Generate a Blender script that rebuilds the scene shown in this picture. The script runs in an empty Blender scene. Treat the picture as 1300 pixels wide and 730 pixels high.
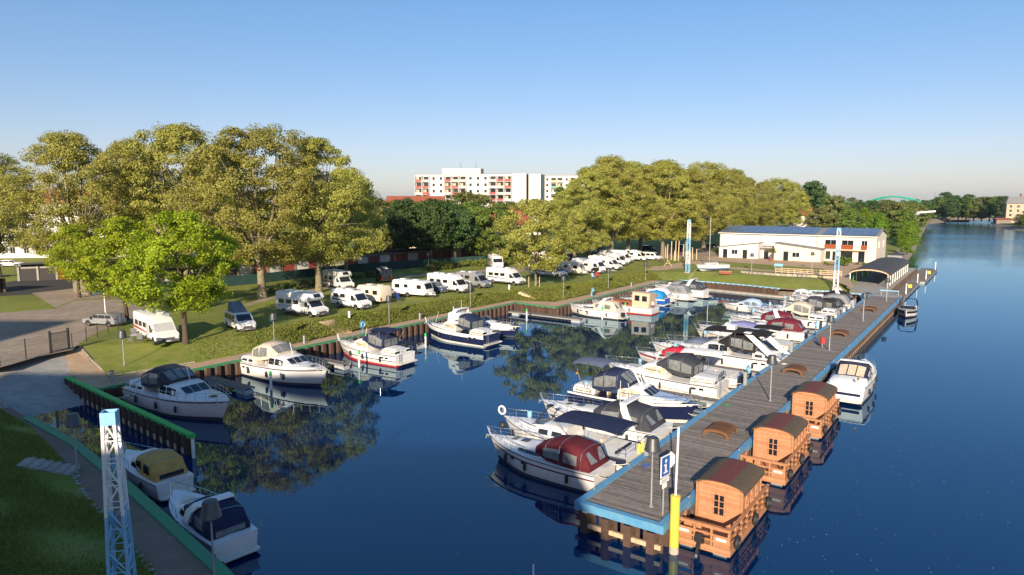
import bpy, math, random
import numpy as np
from mathutils import Vector, Matrix
random.seed(7)
rng = np.random.default_rng(11)
R = math.radians
PI = math.pi

# ------------------------------------------------------------------ camera
scene = bpy.context.scene
C = scene.collection
FPX, HORIZON, CAMZ = 867.0, 255.0, 17.0            # focal length in photo pixels (1300 wide), horizon row, height over water
TILT = math.atan((365 - HORIZON) / FPX)
cam = bpy.data.cameras.new('camera')
cam.sensor_width = 36.0
cam.lens = 36.0 * FPX / 1300.0
cam.clip_start = 0.5
cam.clip_end = 12000
camo = bpy.data.objects.new('camera', cam)
camo.location = (0, 0, CAMZ)
camo.rotation_euler = (PI / 2 - TILT, 0, 0)
C.objects.link(camo)
scene.camera = camo

# ------------------------------------------------------------------ sky, sun, exposure
SUN_EL, SUN_AZ = R(19.5), R(192.0)                  # azimuth clockwise from +Y: behind the camera, a little to the left
world = bpy.data.worlds.new('World')
scene.world = world
world.use_nodes = True
wn = world.node_tree
for n in list(wn.nodes):
    wn.nodes.remove(n)
sky = wn.nodes.new('ShaderNodeTexSky')
sky.sky_type = 'NISHITA'
sky.sun_disc = False
sky.sun_elevation = SUN_EL
sky.sun_rotation = SUN_AZ
sky.altitude = 20
sky.air_density = 1.0
sky.dust_density = 0.55
sky.ozone_density = 3.0
bg = wn.nodes.new('ShaderNodeBackground')
bg.inputs['Strength'].default_value = 0.134
wo = wn.nodes.new('ShaderNodeOutputWorld')
hsv = wn.nodes.new('ShaderNodeHueSaturation'); hsv.inputs['Saturation'].default_value = 1.3
gam = wn.nodes.new('ShaderNodeGamma'); gam.inputs[1].default_value = 0.65      # evens the sky out, everywhere alike
tnt = wn.nodes.new('ShaderNodeMix'); tnt.data_type = 'RGBA'; tnt.blend_type = 'MULTIPLY'; tnt.inputs[0].default_value = 1.0
tnt.inputs[7].default_value = (1.00, 0.93, 1.08, 1)
wn.links.new(sky.outputs[0], hsv.inputs['Color']); wn.links.new(hsv.outputs[0], gam.inputs[0]); wn.links.new(gam.outputs[0], tnt.inputs[6])
wn.links.new(tnt.outputs[2], bg.inputs[0])
wn.links.new(bg.outputs[0], wo.inputs[0])
sl = bpy.data.lights.new('sun', 'SUN')
sl.energy = 5.0
sl.angle = R(0.53)
sl.color = (1.0, 0.83, 0.62)
so = bpy.data.objects.new('sun', sl)
sdir = Vector((math.sin(SUN_AZ) * math.cos(SUN_EL), math.cos(SUN_AZ) * math.cos(SUN_EL), math.sin(SUN_EL)))
so.rotation_euler = sdir.to_track_quat('Z', 'Y').to_euler()
so.location = (-30, -60, 60)
C.objects.link(so)
scene.view_settings.view_transform = 'Standard'
scene.view_settings.look = 'None'
scene.view_settings.exposure = 0.85
scene.view_settings.gamma = 1.0
scene.view_settings.use_curve_mapping = False
scene.cycles.max_bounces = 6
scene.cycles.diffuse_bounces = 4
scene.cycles.glossy_bounces = 3
scene.cycles.transmission_bounces = 3
scene.cycles.transparent_max_bounces = 6
scene.cycles.caustics_reflective = False
scene.cycles.caustics_refractive = False
scene.cycles.use_denoising = True

# ------------------------------------------------------------------ site coordinates
# The harbour is laid out on a right-angled grid: s runs along the pier, away from the camera; t runs across it to the right.
SA = R(54.5)
E1 = (math.cos(SA), math.sin(SA))
E2 = (math.sin(SA), -math.cos(SA))
ANG_S, ANG_T = SA, SA - PI / 2                      # headings of +s and +t
def W(s, t, z=0.0):
    return Vector((s * E1[0] + t * E2[0], s * E1[1] + t * E2[1], z))
def PX(u, v, z=0.0):
    """photo pixel -> point on the level z"""
    a = (u - 650) / FPX; b = (365 - v) / FPX
    d = Vector((a, math.cos(TILT) + b * math.sin(TILT), -math.sin(TILT) + b * math.cos(TILT)))
    k = (z - CAMZ) / d.z
    return Vector((d.x * k, d.y * k, z))
def PY(u, v, y):
    """photo pixel -> point at the distance y"""
    a = (u - 650) / FPX; b = (365 - v) / FPX
    d = Vector((a, math.cos(TILT) + b * math.sin(TILT), -math.sin(TILT) + b * math.cos(TILT)))
    k = y / d.y
    return Vector((d.x * k, y, CAMZ + d.z * k))

# ------------------------------------------------------------------ materials
MATS = {}
def nodes_of(m):
    nt = m.node_tree
    return nt, nt.nodes['Principled BSDF']
def mat(name, col, rough=0.6, metal=0.0, var=0.12, scale=3.0, bump=0.0, bscale=30.0, spec=0.5, coat=0.0, col2=None, rand=0.0):
    """base colour broken up by two octaves of noise, optional fine relief"""
    if name in MATS:
        return MATS[name]
    m = bpy.data.materials.new(name)
    m.use_nodes = True
    nt, p = nodes_of(m)
    p.inputs['Roughness'].default_value = rough
    p.inputs['Metallic'].default_value = metal
    p.inputs['Specular IOR Level'].default_value = spec
    p.inputs['Coat Weight'].default_value = coat
    tc = nt.nodes.new('ShaderNodeTexCoord')
    nz = nt.nodes.new('ShaderNodeTexNoise')
    nz.inputs['Scale'].default_value = scale
    nz.inputs['Detail'].default_value = 5
    nz.inputs['Roughness'].default_value = 0.65
    nt.links.new(tc.outputs['Object'], nz.inputs['Vector'])
    rp = nt.nodes.new('ShaderNodeMix'); rp.data_type = 'RGBA'
    c2 = col2 if col2 else tuple(min(1, c * (1 + var)) for c in col)
    c1 = tuple(c * (1 - var) for c in col) if not col2 else col
    rp.inputs[6].default_value = (*c1, 1); rp.inputs[7].default_value = (*c2, 1)
    mr = nt.nodes.new('ShaderNodeMapRange')
    mr.inputs['From Min'].default_value = 0.3; mr.inputs['From Max'].default_value = 0.7
    nt.links.new(nz.outputs[0], mr.inputs[0])
    nt.links.new(mr.outputs[0], rp.inputs[0])
    out = rp.outputs[2]
    if rand > 0:
        oi = nt.nodes.new('ShaderNodeObjectInfo')
        hs = nt.nodes.new('ShaderNodeHueSaturation')
        ma = nt.nodes.new('ShaderNodeMapRange')
        ma.inputs['To Min'].default_value = 1 - rand; ma.inputs['To Max'].default_value = 1 + rand
        nt.links.new(oi.outputs['Random'], ma.inputs[0])
        nt.links.new(ma.outputs[0], hs.inputs['Value'])
        nt.links.new(out, hs.inputs['Color'])
        out = hs.outputs[0]
    nt.links.new(out, p.inputs['Base Color'])
    if bump > 0:
        n2 = nt.nodes.new('ShaderNodeTexNoise')
        n2.inputs['Scale'].default_value = bscale; n2.inputs['Detail'].default_value = 4
        nt.links.new(tc.outputs['Object'], n2.inputs['Vector'])
        b = nt.nodes.new('ShaderNodeBump')
        b.inputs['Strength'].default_value = bump; b.inputs['Distance'].default_value = 0.05
        nt.links.new(n2.outputs[0], b.inputs['Height'])
        nt.links.new(b.outputs[0], p.inputs['Normal'])
    MATS[name] = m
    return m

def leaf_mat(name, c_dark, c_light, transl=0.35):
    m = bpy.data.materials.new(name)
    m.use_nodes = True
    nt = m.node_tree
    p = nt.nodes['Principled BSDF']
    p.inputs['Roughness'].default_value = 0.55
    p.inputs['Specular IOR Level'].default_value = 0.25
    g = nt.nodes.new('ShaderNodeNewGeometry')
    tc = nt.nodes.new('ShaderNodeTexCoord')
    nz = nt.nodes.new('ShaderNodeTexNoise'); nz.inputs['Scale'].default_value = 0.35; nz.inputs['Detail'].default_value = 3
    nt.links.new(tc.outputs['Object'], nz.inputs['Vector'])
    ad = nt.nodes.new('ShaderNodeMath'); ad.operation = 'MULTIPLY_ADD'
    nt.links.new(g.outputs['Random Per Island'], ad.inputs[0]); ad.inputs[1].default_value = 0.75
    oi = nt.nodes.new('ShaderNodeObjectInfo')
    nm = nt.nodes.new('ShaderNodeMath'); nm.operation = 'MULTIPLY_ADD'
    nt.links.new(nz.outputs[0], nm.inputs[0]); nm.inputs[1].default_value = 0.9; nm.inputs[2].default_value = -0.38
    nt.links.new(nm.outputs[0], ad.inputs[2])
    mx = nt.nodes.new('ShaderNodeMix'); mx.data_type = 'RGBA'; mx.clamp_factor = True
    mx.inputs[6].default_value = (*c_dark, 1); mx.inputs[7].default_value = (*c_light, 1)
    nt.links.new(ad.outputs[0], mx.inputs[0])
    hs = nt.nodes.new('ShaderNodeHueSaturation')
    ma = nt.nodes.new('ShaderNodeMapRange'); ma.inputs['To Min'].default_value = 0.86; ma.inputs['To Max'].default_value = 1.14
    nt.links.new(oi.outputs['Random'], ma.inputs[0]); nt.links.new(ma.outputs[0], hs.inputs['Value'])
    mh = nt.nodes.new('ShaderNodeMapRange'); mh.inputs['To Min'].default_value = 0.488; mh.inputs['To Max'].default_value = 0.512
    nt.links.new(oi.outputs['Random'], mh.inputs[0]); nt.links.new(mh.outputs[0], hs.inputs['Hue'])
    nt.links.new(mx.outputs[2], hs.inputs['Color'])
    nt.links.new(hs.outputs[0], p.inputs['Base Color'])
    tr = nt.nodes.new('ShaderNodeBsdfTranslucent')
    nt.links.new(hs.outputs[0], tr.inputs['Color'])
    ms = nt.nodes.new('ShaderNodeMixShader'); ms.inputs[0].default_value = transl
    nt.links.new(p.outputs[0], ms.inputs[1]); nt.links.new(tr.outputs[0], ms.inputs[2])
    nt.links.new(ms.outputs[0], nt.nodes['Material Output'].inputs['Surface'])
    MATS[name] = m
    return m

def ground_mat(name, c1, c2, c3, s1, s2, rough=0.9, bump=0.3, bscale=6.0):
    """three colours mixed at two scales, in world metres"""
    m = bpy.data.materials.new(name); m.use_nodes = True
    nt, p = nodes_of(m)
    p.inputs['Roughness'].default_value = rough; p.inputs['Specular IOR Level'].default_value = 0.2
    g = nt.nodes.new('ShaderNodeNewGeometry')
    def noise(sc, det=6, ro=0.65):
        n = nt.nodes.new('ShaderNodeTexNoise'); n.inputs['Scale'].default_value = sc; n.inputs['Detail'].default_value = det
        n.inputs['Roughness'].default_value = ro
        nt.links.new(g.outputs['Position'], n.inputs['Vector'])
        r = nt.nodes.new('ShaderNodeMapRange'); r.inputs['From Min'].default_value = 0.36; r.inputs['From Max'].default_value = 0.64
        nt.links.new(n.outputs[0], r.inputs[0]); return n, r
    n1, r1 = noise(s1); n2, r2 = noise(s2)
    a = nt.nodes.new('ShaderNodeMix'); a.data_type = 'RGBA'
    a.inputs[6].default_value = (*c1, 1); a.inputs[7].default_value = (*c2, 1); nt.links.new(r1.outputs[0], a.inputs[0])
    b = nt.nodes.new('ShaderNodeMix'); b.data_type = 'RGBA'
    b.inputs[7].default_value = (*c3, 1); nt.links.new(a.outputs[2], b.inputs[6])
    mm = nt.nodes.new('ShaderNodeMath'); mm.operation = 'MULTIPLY'; mm.inputs[1].default_value = 0.6
    nt.links.new(r2.outputs[0], mm.inputs[0]); nt.links.new(mm.outputs[0], b.inputs[0])
    nt.links.new(b.outputs[2], p.inputs['Base Color'])
    if bump:
        n3, r3 = noise(bscale, 8, 0.75)
        bp = nt.nodes.new('ShaderNodeBump'); bp.inputs['Strength'].default_value = bump; bp.inputs['Distance'].default_value = 0.15
        nt.links.new(n3.outputs[0], bp.inputs['Height']); nt.links.new(bp.outputs[0], p.inputs['Normal'])
    MATS[name] = m
    return m

def water_mat():
    m = bpy.data.materials.new('water'); m.use_nodes = True
    nt, p = nodes_of(m)
    g = nt.nodes.new('ShaderNodeNewGeometry')
    def noise(sc, det, stretch=None):
        n = nt.nodes.new('ShaderNodeTexNoise'); n.inputs['Scale'].default_value = sc; n.inputs['Detail'].default_value = det
        if stretch:
            mp = nt.nodes.new('ShaderNodeMapping'); mp.inputs['Rotation'].default_value = (0, 0, -SA); mp.inputs['Scale'].default_value = stretch
            nt.links.new(g.outputs['Position'], mp.inputs['Vector']); nt.links.new(mp.outputs[0], n.inputs['Vector'])
        else:
            nt.links.new(g.outputs['Position'], n.inputs['Vector'])
        return n
    swell = noise(0.9, 2)
    rip = noise(5.0, 3)
    # open river: wind lanes of ripples drawn out along the stream; the basin behind the pier stays calm
    lane = noise(0.02, 4, (0.4, 1.6, 1))
    lr = nt.nodes.new('ShaderNodeMapRange'); lr.inputs['From Min'].default_value = 0.42; lr.inputs['From Max'].default_value = 0.62
    nt.links.new(lane.outputs[0], lr.inputs[0])
    sep = nt.nodes.new('ShaderNodeMapping'); sep.inputs['Rotation'].default_value = (0, 0, -SA)
    nt.links.new(g.outputs['Position'], sep.inputs['Vector'])
    sx = nt.nodes.new('ShaderNodeSeparateXYZ'); nt.links.new(sep.outputs[0], sx.inputs[0])
    riv = nt.nodes.new('ShaderNodeMapRange')          # rotated y = -t ; open water is t > -13 and s far
    riv.inputs['From Min'].default_value = 12.5; riv.inputs['From Max'].default_value = 0.0
    nt.links.new(sx.outputs['Y'], riv.inputs[0])
    far = nt.nodes.new('ShaderNodeMapRange'); far.inputs['From Min'].default_value = 200; far.inputs['From Max'].default_value = 340
    nt.links.new(sx.outputs['X'], far.inputs[0])
    rf = nt.nodes.new('ShaderNodeMath'); rf.operation = 'MULTIPLY'
    rf.inputs[0].default_value = 1.0; nt.links.new(far.outputs[0], rf.inputs[1])
    rl = nt.nodes.new('ShaderNodeMath'); rl.operation = 'MULTIPLY'
    nt.links.new(rf.outputs[0], rl.inputs[0]); nt.links.new(lr.outputs[0], rl.inputs[1])
    st = nt.nodes.new('ShaderNodeMath'); st.operation = 'MULTIPLY_ADD'; st.inputs[1].default_value = 0.5; st.inputs[2].default_value = 0.006
    lv = nt.nodes.new('ShaderNodeMath'); lv.operation = 'MULTIPLY_ADD'; lv.inputs[1].default_value = 0.65; nt.links.new(rl.outputs[0], lv.inputs[0])
    l2 = nt.nodes.new('ShaderNodeMath'); l2.operation = 'MULTIPLY'; l2.inputs[1].default_value = 0.35; nt.links.new(rf.outputs[0], l2.inputs[0]); nt.links.new(l2.outputs[0], lv.inputs[2])
    nt.links.new(lv.outputs[0], st.inputs[0])
    ro = nt.nodes.new('ShaderNodeMath'); ro.operation = 'MULTIPLY_ADD'; ro.inputs[1].default_value = 0.16; ro.inputs[2].default_value = 0.012
    nt.links.new(lv.outputs[0], ro.inputs[0]); pass
    hsum = nt.nodes.new('ShaderNodeMath'); hsum.operation = 'MULTIPLY_ADD'; hsum.inputs[1].default_value = 0.12
    nt.links.new(rip.outputs[0], hsum.inputs[0]); nt.links.new(swell.outputs[0], hsum.inputs[2])
    bp = nt.nodes.new('ShaderNodeBump'); bp.inputs['Distance'].default_value = 0.5
    nt.links.new(st.outputs[0], bp.inputs['Strength']); nt.links.new(hsum.outputs[0], bp.inputs['Height'])
    # body colour and mirror, weighted by Fresnel; the mirror is tinted a little blue-green
    fr = nt.nodes.new('ShaderNodeFresnel'); fr.inputs['IOR'].default_value = 1.8; nt.links.new(bp.outputs[0], fr.inputs['Normal'])
    gl = nt.nodes.new('ShaderNodeBsdfGlossy'); gl.inputs['Color'].default_value = (0.68, 0.90, 0.98, 1); nt.links.new(bp.outputs[0], gl.inputs['Normal']); nt.links.new(ro.outputs[0], gl.inputs['Roughness'])
    df = nt.nodes.new('ShaderNodeBsdfDiffuse'); df.inputs['Color'].default_value = (0.0001, 0.015, 0.068, 1)
    mx = nt.nodes.new('ShaderNodeMixShader'); nt.links.new(fr.outputs[0], mx.inputs[0]); nt.links.new(df.outputs[0], mx.inputs[1]); nt.links.new(gl.outputs[0], mx.inputs[2])
    nt.links.new(mx.outputs[0], nt.nodes['Material Output'].inputs['Surface']); nt.nodes.remove(p)
    MATS['water'] = m
    return m

def plank_mat(name, c1, c2, axis='X', pitch=0.14, rough=0.75, gap=0.06):
    """sawn timber: boards with their own tone and dark joints across one object axis, grain along the other"""
    m = bpy.data.materials.new(name); m.use_nodes = True
    nt, p = nodes_of(m); p.inputs['Roughness'].default_value = rough; p.inputs['Specular IOR Level'].default_value = 0.25
    tc = nt.nodes.new('ShaderNodeTexCoord')
    sx = nt.nodes.new('ShaderNodeSeparateXYZ'); nt.links.new(tc.outputs['Object'], sx.inputs[0])
    dv = nt.nodes.new('ShaderNodeMath'); dv.operation = 'DIVIDE'; dv.inputs[1].default_value = pitch
    nt.links.new(sx.outputs[axis], dv.inputs[0])
    fl = nt.nodes.new('ShaderNodeMath'); fl.operation = 'FLOOR'; nt.links.new(dv.outputs[0], fl.inputs[0])
    wnz = nt.nodes.new('ShaderNodeTexWhiteNoise'); wnz.noise_dimensions = '1D'; nt.links.new(fl.outputs[0], wnz.inputs['W'])
    nz = nt.nodes.new('ShaderNodeTexNoise'); nz.inputs['Scale'].default_value = 4; nz.inputs['Detail'].default_value = 6
    nt.links.new(tc.outputs['Object'], nz.inputs['Vector'])
    sm = nt.nodes.new('ShaderNodeMath'); sm.operation = 'MULTIPLY_ADD'; sm.inputs[1].default_value = 0.55
    nt.links.new(wnz.outputs['Value'], sm.inputs[0])
    s2 = nt.nodes.new('ShaderNodeMath'); s2.operation = 'MULTIPLY_ADD'; s2.inputs[1].default_value = 0.9; s2.inputs[2].default_value = -0.22
    nt.links.new(nz.outputs[0], s2.inputs[0]); nt.links.new(s2.outputs[0], sm.inputs[2])
    mx = nt.nodes.new('ShaderNodeMix'); mx.data_type = 'RGBA'; mx.clamp_factor = True
    mx.inputs[6].default_value = (*c1, 1); mx.inputs[7].default_value = (*c2, 1)
    nt.links.new(sm.outputs[0], mx.inputs[0])
    fr = nt.nodes.new('ShaderNodeMath'); fr.operation = 'FRACT'; nt.links.new(dv.outputs[0], fr.inputs[0])
    lt = nt.nodes.new('ShaderNodeMath'); lt.operation = 'GREATER_THAN'; lt.inputs[1].default_value = gap
    nt.links.new(fr.outputs[0], lt.inputs[0])
    bp = nt.nodes.new('ShaderNodeBump'); bp.inputs['Strength'].default_value = 0.8; bp.inputs['Distance'].default_value = 0.02
    nt.links.new(lt.outputs[0], bp.inputs['Height']); nt.links.new(bp.outputs[0], p.inputs['Normal'])
    nt.links.new(mx.outputs[2], p.inputs['Base Color'])
    MATS[name] = m
    return m

mat('gelcoat', (0.72, 0.72, 0.71), 0.3, var=0.07, scale=1.0, coat=0.25, rand=0.07)
def stain(name, z0, z1, col):
    """scum and rust streaks that have dried on just above the waterline"""
    nt, p = nodes_of(MATS[name]); src = p.inputs['Base Color'].links[0].from_socket
    tc = nt.nodes.new('ShaderNodeTexCoord'); sx = nt.nodes.new('ShaderNodeSeparateXYZ'); nt.links.new(tc.outputs['Object'], sx.inputs[0])
    mp = nt.nodes.new('ShaderNodeMapping'); mp.inputs['Scale'].default_value = (3.0, 3.0, 0.5); nt.links.new(tc.outputs['Object'], mp.inputs[0])
    nz = nt.nodes.new('ShaderNodeTexNoise'); nz.inputs['Scale'].default_value = 1.6; nz.inputs['Detail'].default_value = 6; nt.links.new(mp.outputs[0], nz.inputs['Vector'])
    mr = nt.nodes.new('ShaderNodeMapRange'); mr.inputs['From Min'].default_value = z1; mr.inputs['From Max'].default_value = z0; nt.links.new(sx.outputs['Z'], mr.inputs[0])
    ml = nt.nodes.new('ShaderNodeMath'); ml.operation = 'MULTIPLY'; nt.links.new(mr.outputs[0], ml.inputs[0]); nt.links.new(nz.outputs[0], ml.inputs[1])
    mx = nt.nodes.new('ShaderNodeMix'); mx.data_type = 'RGBA'; mx.inputs[7].default_value = (*col, 1); nt.links.new(src, mx.inputs[6]); nt.links.new(ml.outputs[0], mx.inputs[0])
    nt.links.new(mx.outputs[2], p.inputs['Base Color'])
stain('gelcoat', 0.1, 0.9, (0.42, 0.37, 0.27))
mat('gelcoat_cream', (0.70, 0.66, 0.57), 0.32, var=0.05, scale=1.2, coat=0.2)
mat('wheelhouse_beige', (0.50, 0.385, 0.27), 0.5, var=0.08, scale=1.5)
mat('gelcoat_grey', (0.42, 0.44, 0.47), 0.35, var=0.06, scale=1.2, coat=0.2)
mat('navy_hull', (0.012, 0.018, 0.06), 0.2, var=0.15, coat=0.4)
mat('blue_hull', (0.02, 0.09, 0.36), 0.28, var=0.12, coat=0.3)
mat('red_hull', (0.33, 0.02, 0.03), 0.3, var=0.12, coat=0.3)
mat('black_hull', (0.015, 0.015, 0.017), 0.35, var=0.2)
mat('red_paint', (0.38, 0.03, 0.03), 0.5, var=0.15)
mat('antifoul', (0.03, 0.035, 0.05), 0.6, var=0.3)
mat('teak', (0.30, 0.15, 0.06), 0.55, var=0.25, scale=8)
mat('mahogany', (0.28, 0.075, 0.025), 0.3, var=0.25, scale=6, coat=0.3)
mat('glass_dark', (0.012, 0.016, 0.022), 0.06, var=0.1, spec=0.8)
mat('vinyl', (0.16, 0.17, 0.17), 0.12, var=0.35, scale=2.5, spec=0.7)
mat('curtain_pane', (0.50, 0.42, 0.31), 0.15, var=0.2, scale=4, spec=0.6)
mat('steel', (0.60, 0.61, 0.62), 0.25, metal=0.9, var=0.08)
mat('galv', (0.34, 0.36, 0.37), 0.5, metal=0.4, var=0.18, scale=6)
mat('rubber', (0.018, 0.018, 0.02), 0.6, var=0.3)
mat('cockpit', (0.30, 0.29, 0.28), 0.7, var=0.3, scale=6)
mat('cushion', (0.55, 0.48, 0.38), 0.8, var=0.2, scale=6)
for nm, c in dict(navy=(0.016, 0.024, 0.062), charcoal=(0.040, 0.043, 0.055), burgundy=(0.085, 0.013, 0.020), beige=(0.46, 0.28, 0.085), cream=(0.52, 0.46, 0.37),
                  royal=(0.015, 0.05, 0.22), brightblue=(0.01, 0.20, 0.48), greyblue=(0.11, 0.135, 0.20), black=(0.020, 0.018, 0.018), white=(0.68, 0.68, 0.68),
                  grey=(0.20, 0.21, 0.23), red=(0.42, 0.02, 0.045), wine=(0.12, 0.014, 0.026), periwinkle=(0.16, 0.17, 0.36), lightblue=(0.30, 0.42, 0.60)).items():
    mat('fabric_' + nm, c, 0.85, var=0.2, scale=1.6, bump=0.8, bscale=2.6, spec=0.2)
mat('orange', (0.75, 0.12, 0.02), 0.5)
mat('yellow_paint', (0.62, 0.53, 0.075), 0.45, var=0.12, scale=3)
mat('white_paint', (0.74, 0.74, 0.73), 0.45, var=0.07)
mat('green_paint', (0.015, 0.25, 0.10), 0.55, scale=1.6, col2=(0.06, 0.20, 0.10), bump=0.1)
mat('green_bright', (0.04, 0.44, 0.09), 0.5, var=0.12)
mat('blue_paint', (0.06, 0.25, 0.46), 0.55, scale=2.2, col2=(0.14, 0.30, 0.44), bump=0.1)
mat('mast_blue', (0.22, 0.46, 0.66), 0.45, var=0.12, scale=2.5)
mat('sign_blue', (0.012, 0.10, 0.38), 0.4, var=0.06)
mat('sheet_pile', (0.072, 0.042, 0.030), 0.8, var=0.4, scale=5, bump=0.4, bscale=12, rand=0.22)
mat('pile_wash', (0.40, 0.34, 0.29), 0.8, var=0.3, scale=5)
mat('concrete', (0.30, 0.29, 0.27), 0.85, var=0.18, scale=1.2, bump=0.3, bscale=14)
mat('kerb_stone', (0.32, 0.29, 0.25), 0.85, var=0.25, scale=3, bump=0.3, rand=0.15)
mat('dark_metal', (0.035, 0.04, 0.04), 0.5, metal=0.3, var=0.2)
mat('lamp_grey', (0.075, 0.08, 0.085), 0.45, metal=0.5, var=0.15, scale=4)
mat('vehicle_white', (0.76, 0.755, 0.74), 0.3, var=0.05, scale=0.9, coat=0.3)
mat('vehicle_cream', (0.66, 0.57, 0.44), 0.35, var=0.05, scale=0.9)
mat('vehicle_silver', (0.42, 0.43, 0.45), 0.25, metal=0.5, var=0.05, coat=0.4)
mat('vehicle_black', (0.016, 0.016, 0.018), 0.22, var=0.2, coat=0.5)
mat('vehicle_blue', (0.02, 0.05, 0.13), 0.25, var=0.2, coat=0.5)
mat('plastic_grey', (0.09, 0.09, 0.095), 0.6, var=0.15)
mat('headlight', (0.62, 0.64, 0.66), 0.08, var=0.1, spec=0.8)
mat('tail_red', (0.40, 0.01, 0.01), 0.2)
mat('bark_plane', (0.27, 0.235, 0.15), 0.9, col2=(0.10, 0.085, 0.05), scale=2.2, bump=0.5, bscale=6)
mat('bark_dark', (0.075, 0.055, 0.038), 0.95, var=0.35, scale=4, bump=0.6, bscale=10)
mat('render_white', (0.60, 0.58, 0.55), 0.8, var=0.05, scale=0.6)
mat('render_cream', (0.62, 0.565, 0.48), 0.85, var=0.06, scale=0.5)
mat('render_beige', (0.40, 0.335, 0.24), 0.85, var=0.08, scale=0.3)
mat('clad_white', (0.56, 0.56, 0.555), 0.55, var=0.05, scale=0.8)
mat('roof_red', (0.25, 0.07, 0.035), 0.8, var=0.25, scale=2)
mat('roof_grey', (0.20, 0.20, 0.205), 0.7, var=0.15, scale=1.5)
mat('roof_felt', (0.045, 0.046, 0.052), 0.85, var=0.3, scale=0.8)
mat('solar', (0.095, 0.125, 0.20), 0.25, var=0.15, scale=2, spec=0.8, rand=0.12)
mat('wood_rail', (0.38, 0.18, 0.085), 0.65, var=0.25, scale=5)
mat('wood_grey', (0.20, 0.165, 0.13), 0.8, var=0.3, scale=5)
mat('wood_pale', (0.50, 0.38, 0.24), 0.75, var=0.2, scale=3)
mat('brick', (0.25, 0.075, 0.04), 0.85, var=0.25, scale=4)
mat('skin', (0.55, 0.33, 0.23), 0.6)
mat('teal_mesh', (0.010, 0.045, 0.040), 0.9, var=0.25, scale=0.5)
mat('bridge_green', (0.02, 0.34, 0.25), 0.5)
plank_mat('cabin_wood', (0.33, 0.145, 0.072), (0.52, 0.265, 0.145), 'Z', 0.135)
plank_mat('bench_wood', (0.095, 0.045, 0.022), (0.19, 0.09, 0.042), 'Y', 0.1)
plank_mat('deck_wood', (0.085, 0.075, 0.068), (0.27, 0.24, 0.215), 'X', 0.15, rough=0.85)
leaf_mat('leaf_plane', (0.205, 0.215, 0.032), (0.53, 0.52, 0.13), 0.40)
leaf_mat('leaf_lime', (0.17, 0.27, 0.010), (0.50, 0.60, 0.040), 0.45)
leaf_mat('leaf_dark', (0.030, 0.068, 0.020), (0.10, 0.165, 0.046), 0.3)
leaf_mat('leaf_mid', (0.07, 0.13, 0.02), (0.22, 0.30, 0.055), 0.36)
leaf_mat('leaf_olive', (0.10, 0.125, 0.03), (0.26, 0.27, 0.085), 0.33)
leaf_mat('leaf_cover', (0.10, 0.145, 0.018), (0.30, 0.30, 0.07), 0.3)
leaf_mat('leaf_fresh', (0.09, 0.18, 0.015), (0.27, 0.40, 0.04), 0.38)
ground_mat('grass', (0.115, 0.165, 0.020), (0.19, 0.235, 0.030), (0.27, 0.235, 0.085), 0.12, 0.9, bump=0.6, bscale=5)
ground_mat('field', (0.06, 0.085, 0.02), (0.09, 0.115, 0.03), (0.07, 0.07, 0.03), 0.03, 0.2)
ground_mat('gravel', (0.30, 0.24, 0.185), (0.40, 0.33, 0.26), (0.22, 0.17, 0.13), 0.25, 1.3, bump=0.25, bscale=12)
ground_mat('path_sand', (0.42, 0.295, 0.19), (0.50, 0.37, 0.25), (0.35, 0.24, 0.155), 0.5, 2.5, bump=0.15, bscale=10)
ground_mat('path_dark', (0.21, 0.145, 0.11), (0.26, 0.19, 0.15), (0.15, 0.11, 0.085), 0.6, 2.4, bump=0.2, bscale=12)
ground_mat('asphalt', (0.055, 0.055, 0.057), (0.075, 0.073, 0.072), (0.045, 0.045, 0.047), 0.4, 3.0, bump=0.15, bscale=20)
ground_mat('slab', (0.30, 0.295, 0.28), (0.40, 0.39, 0.37), (0.22, 0.215, 0.205), 0.3, 1.5, bump=0.15, bscale=12)
ground_mat('bank_earth', (0.075, 0.09, 0.016), (0.12, 0.135, 0.026), (0.10, 0.07, 0.03), 0.6, 2.5, bump=0.8, bscale=4)
ground_mat('stones', (0.22, 0.19, 0.15), (0.34, 0.29, 0.23), (0.10, 0.085, 0.065), 1.5, 3.5, bump=0.8, bscale=3)
water_mat()
def MT(n): return MATS[n] if n in MATS else MATS['fabric_' + n]

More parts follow.
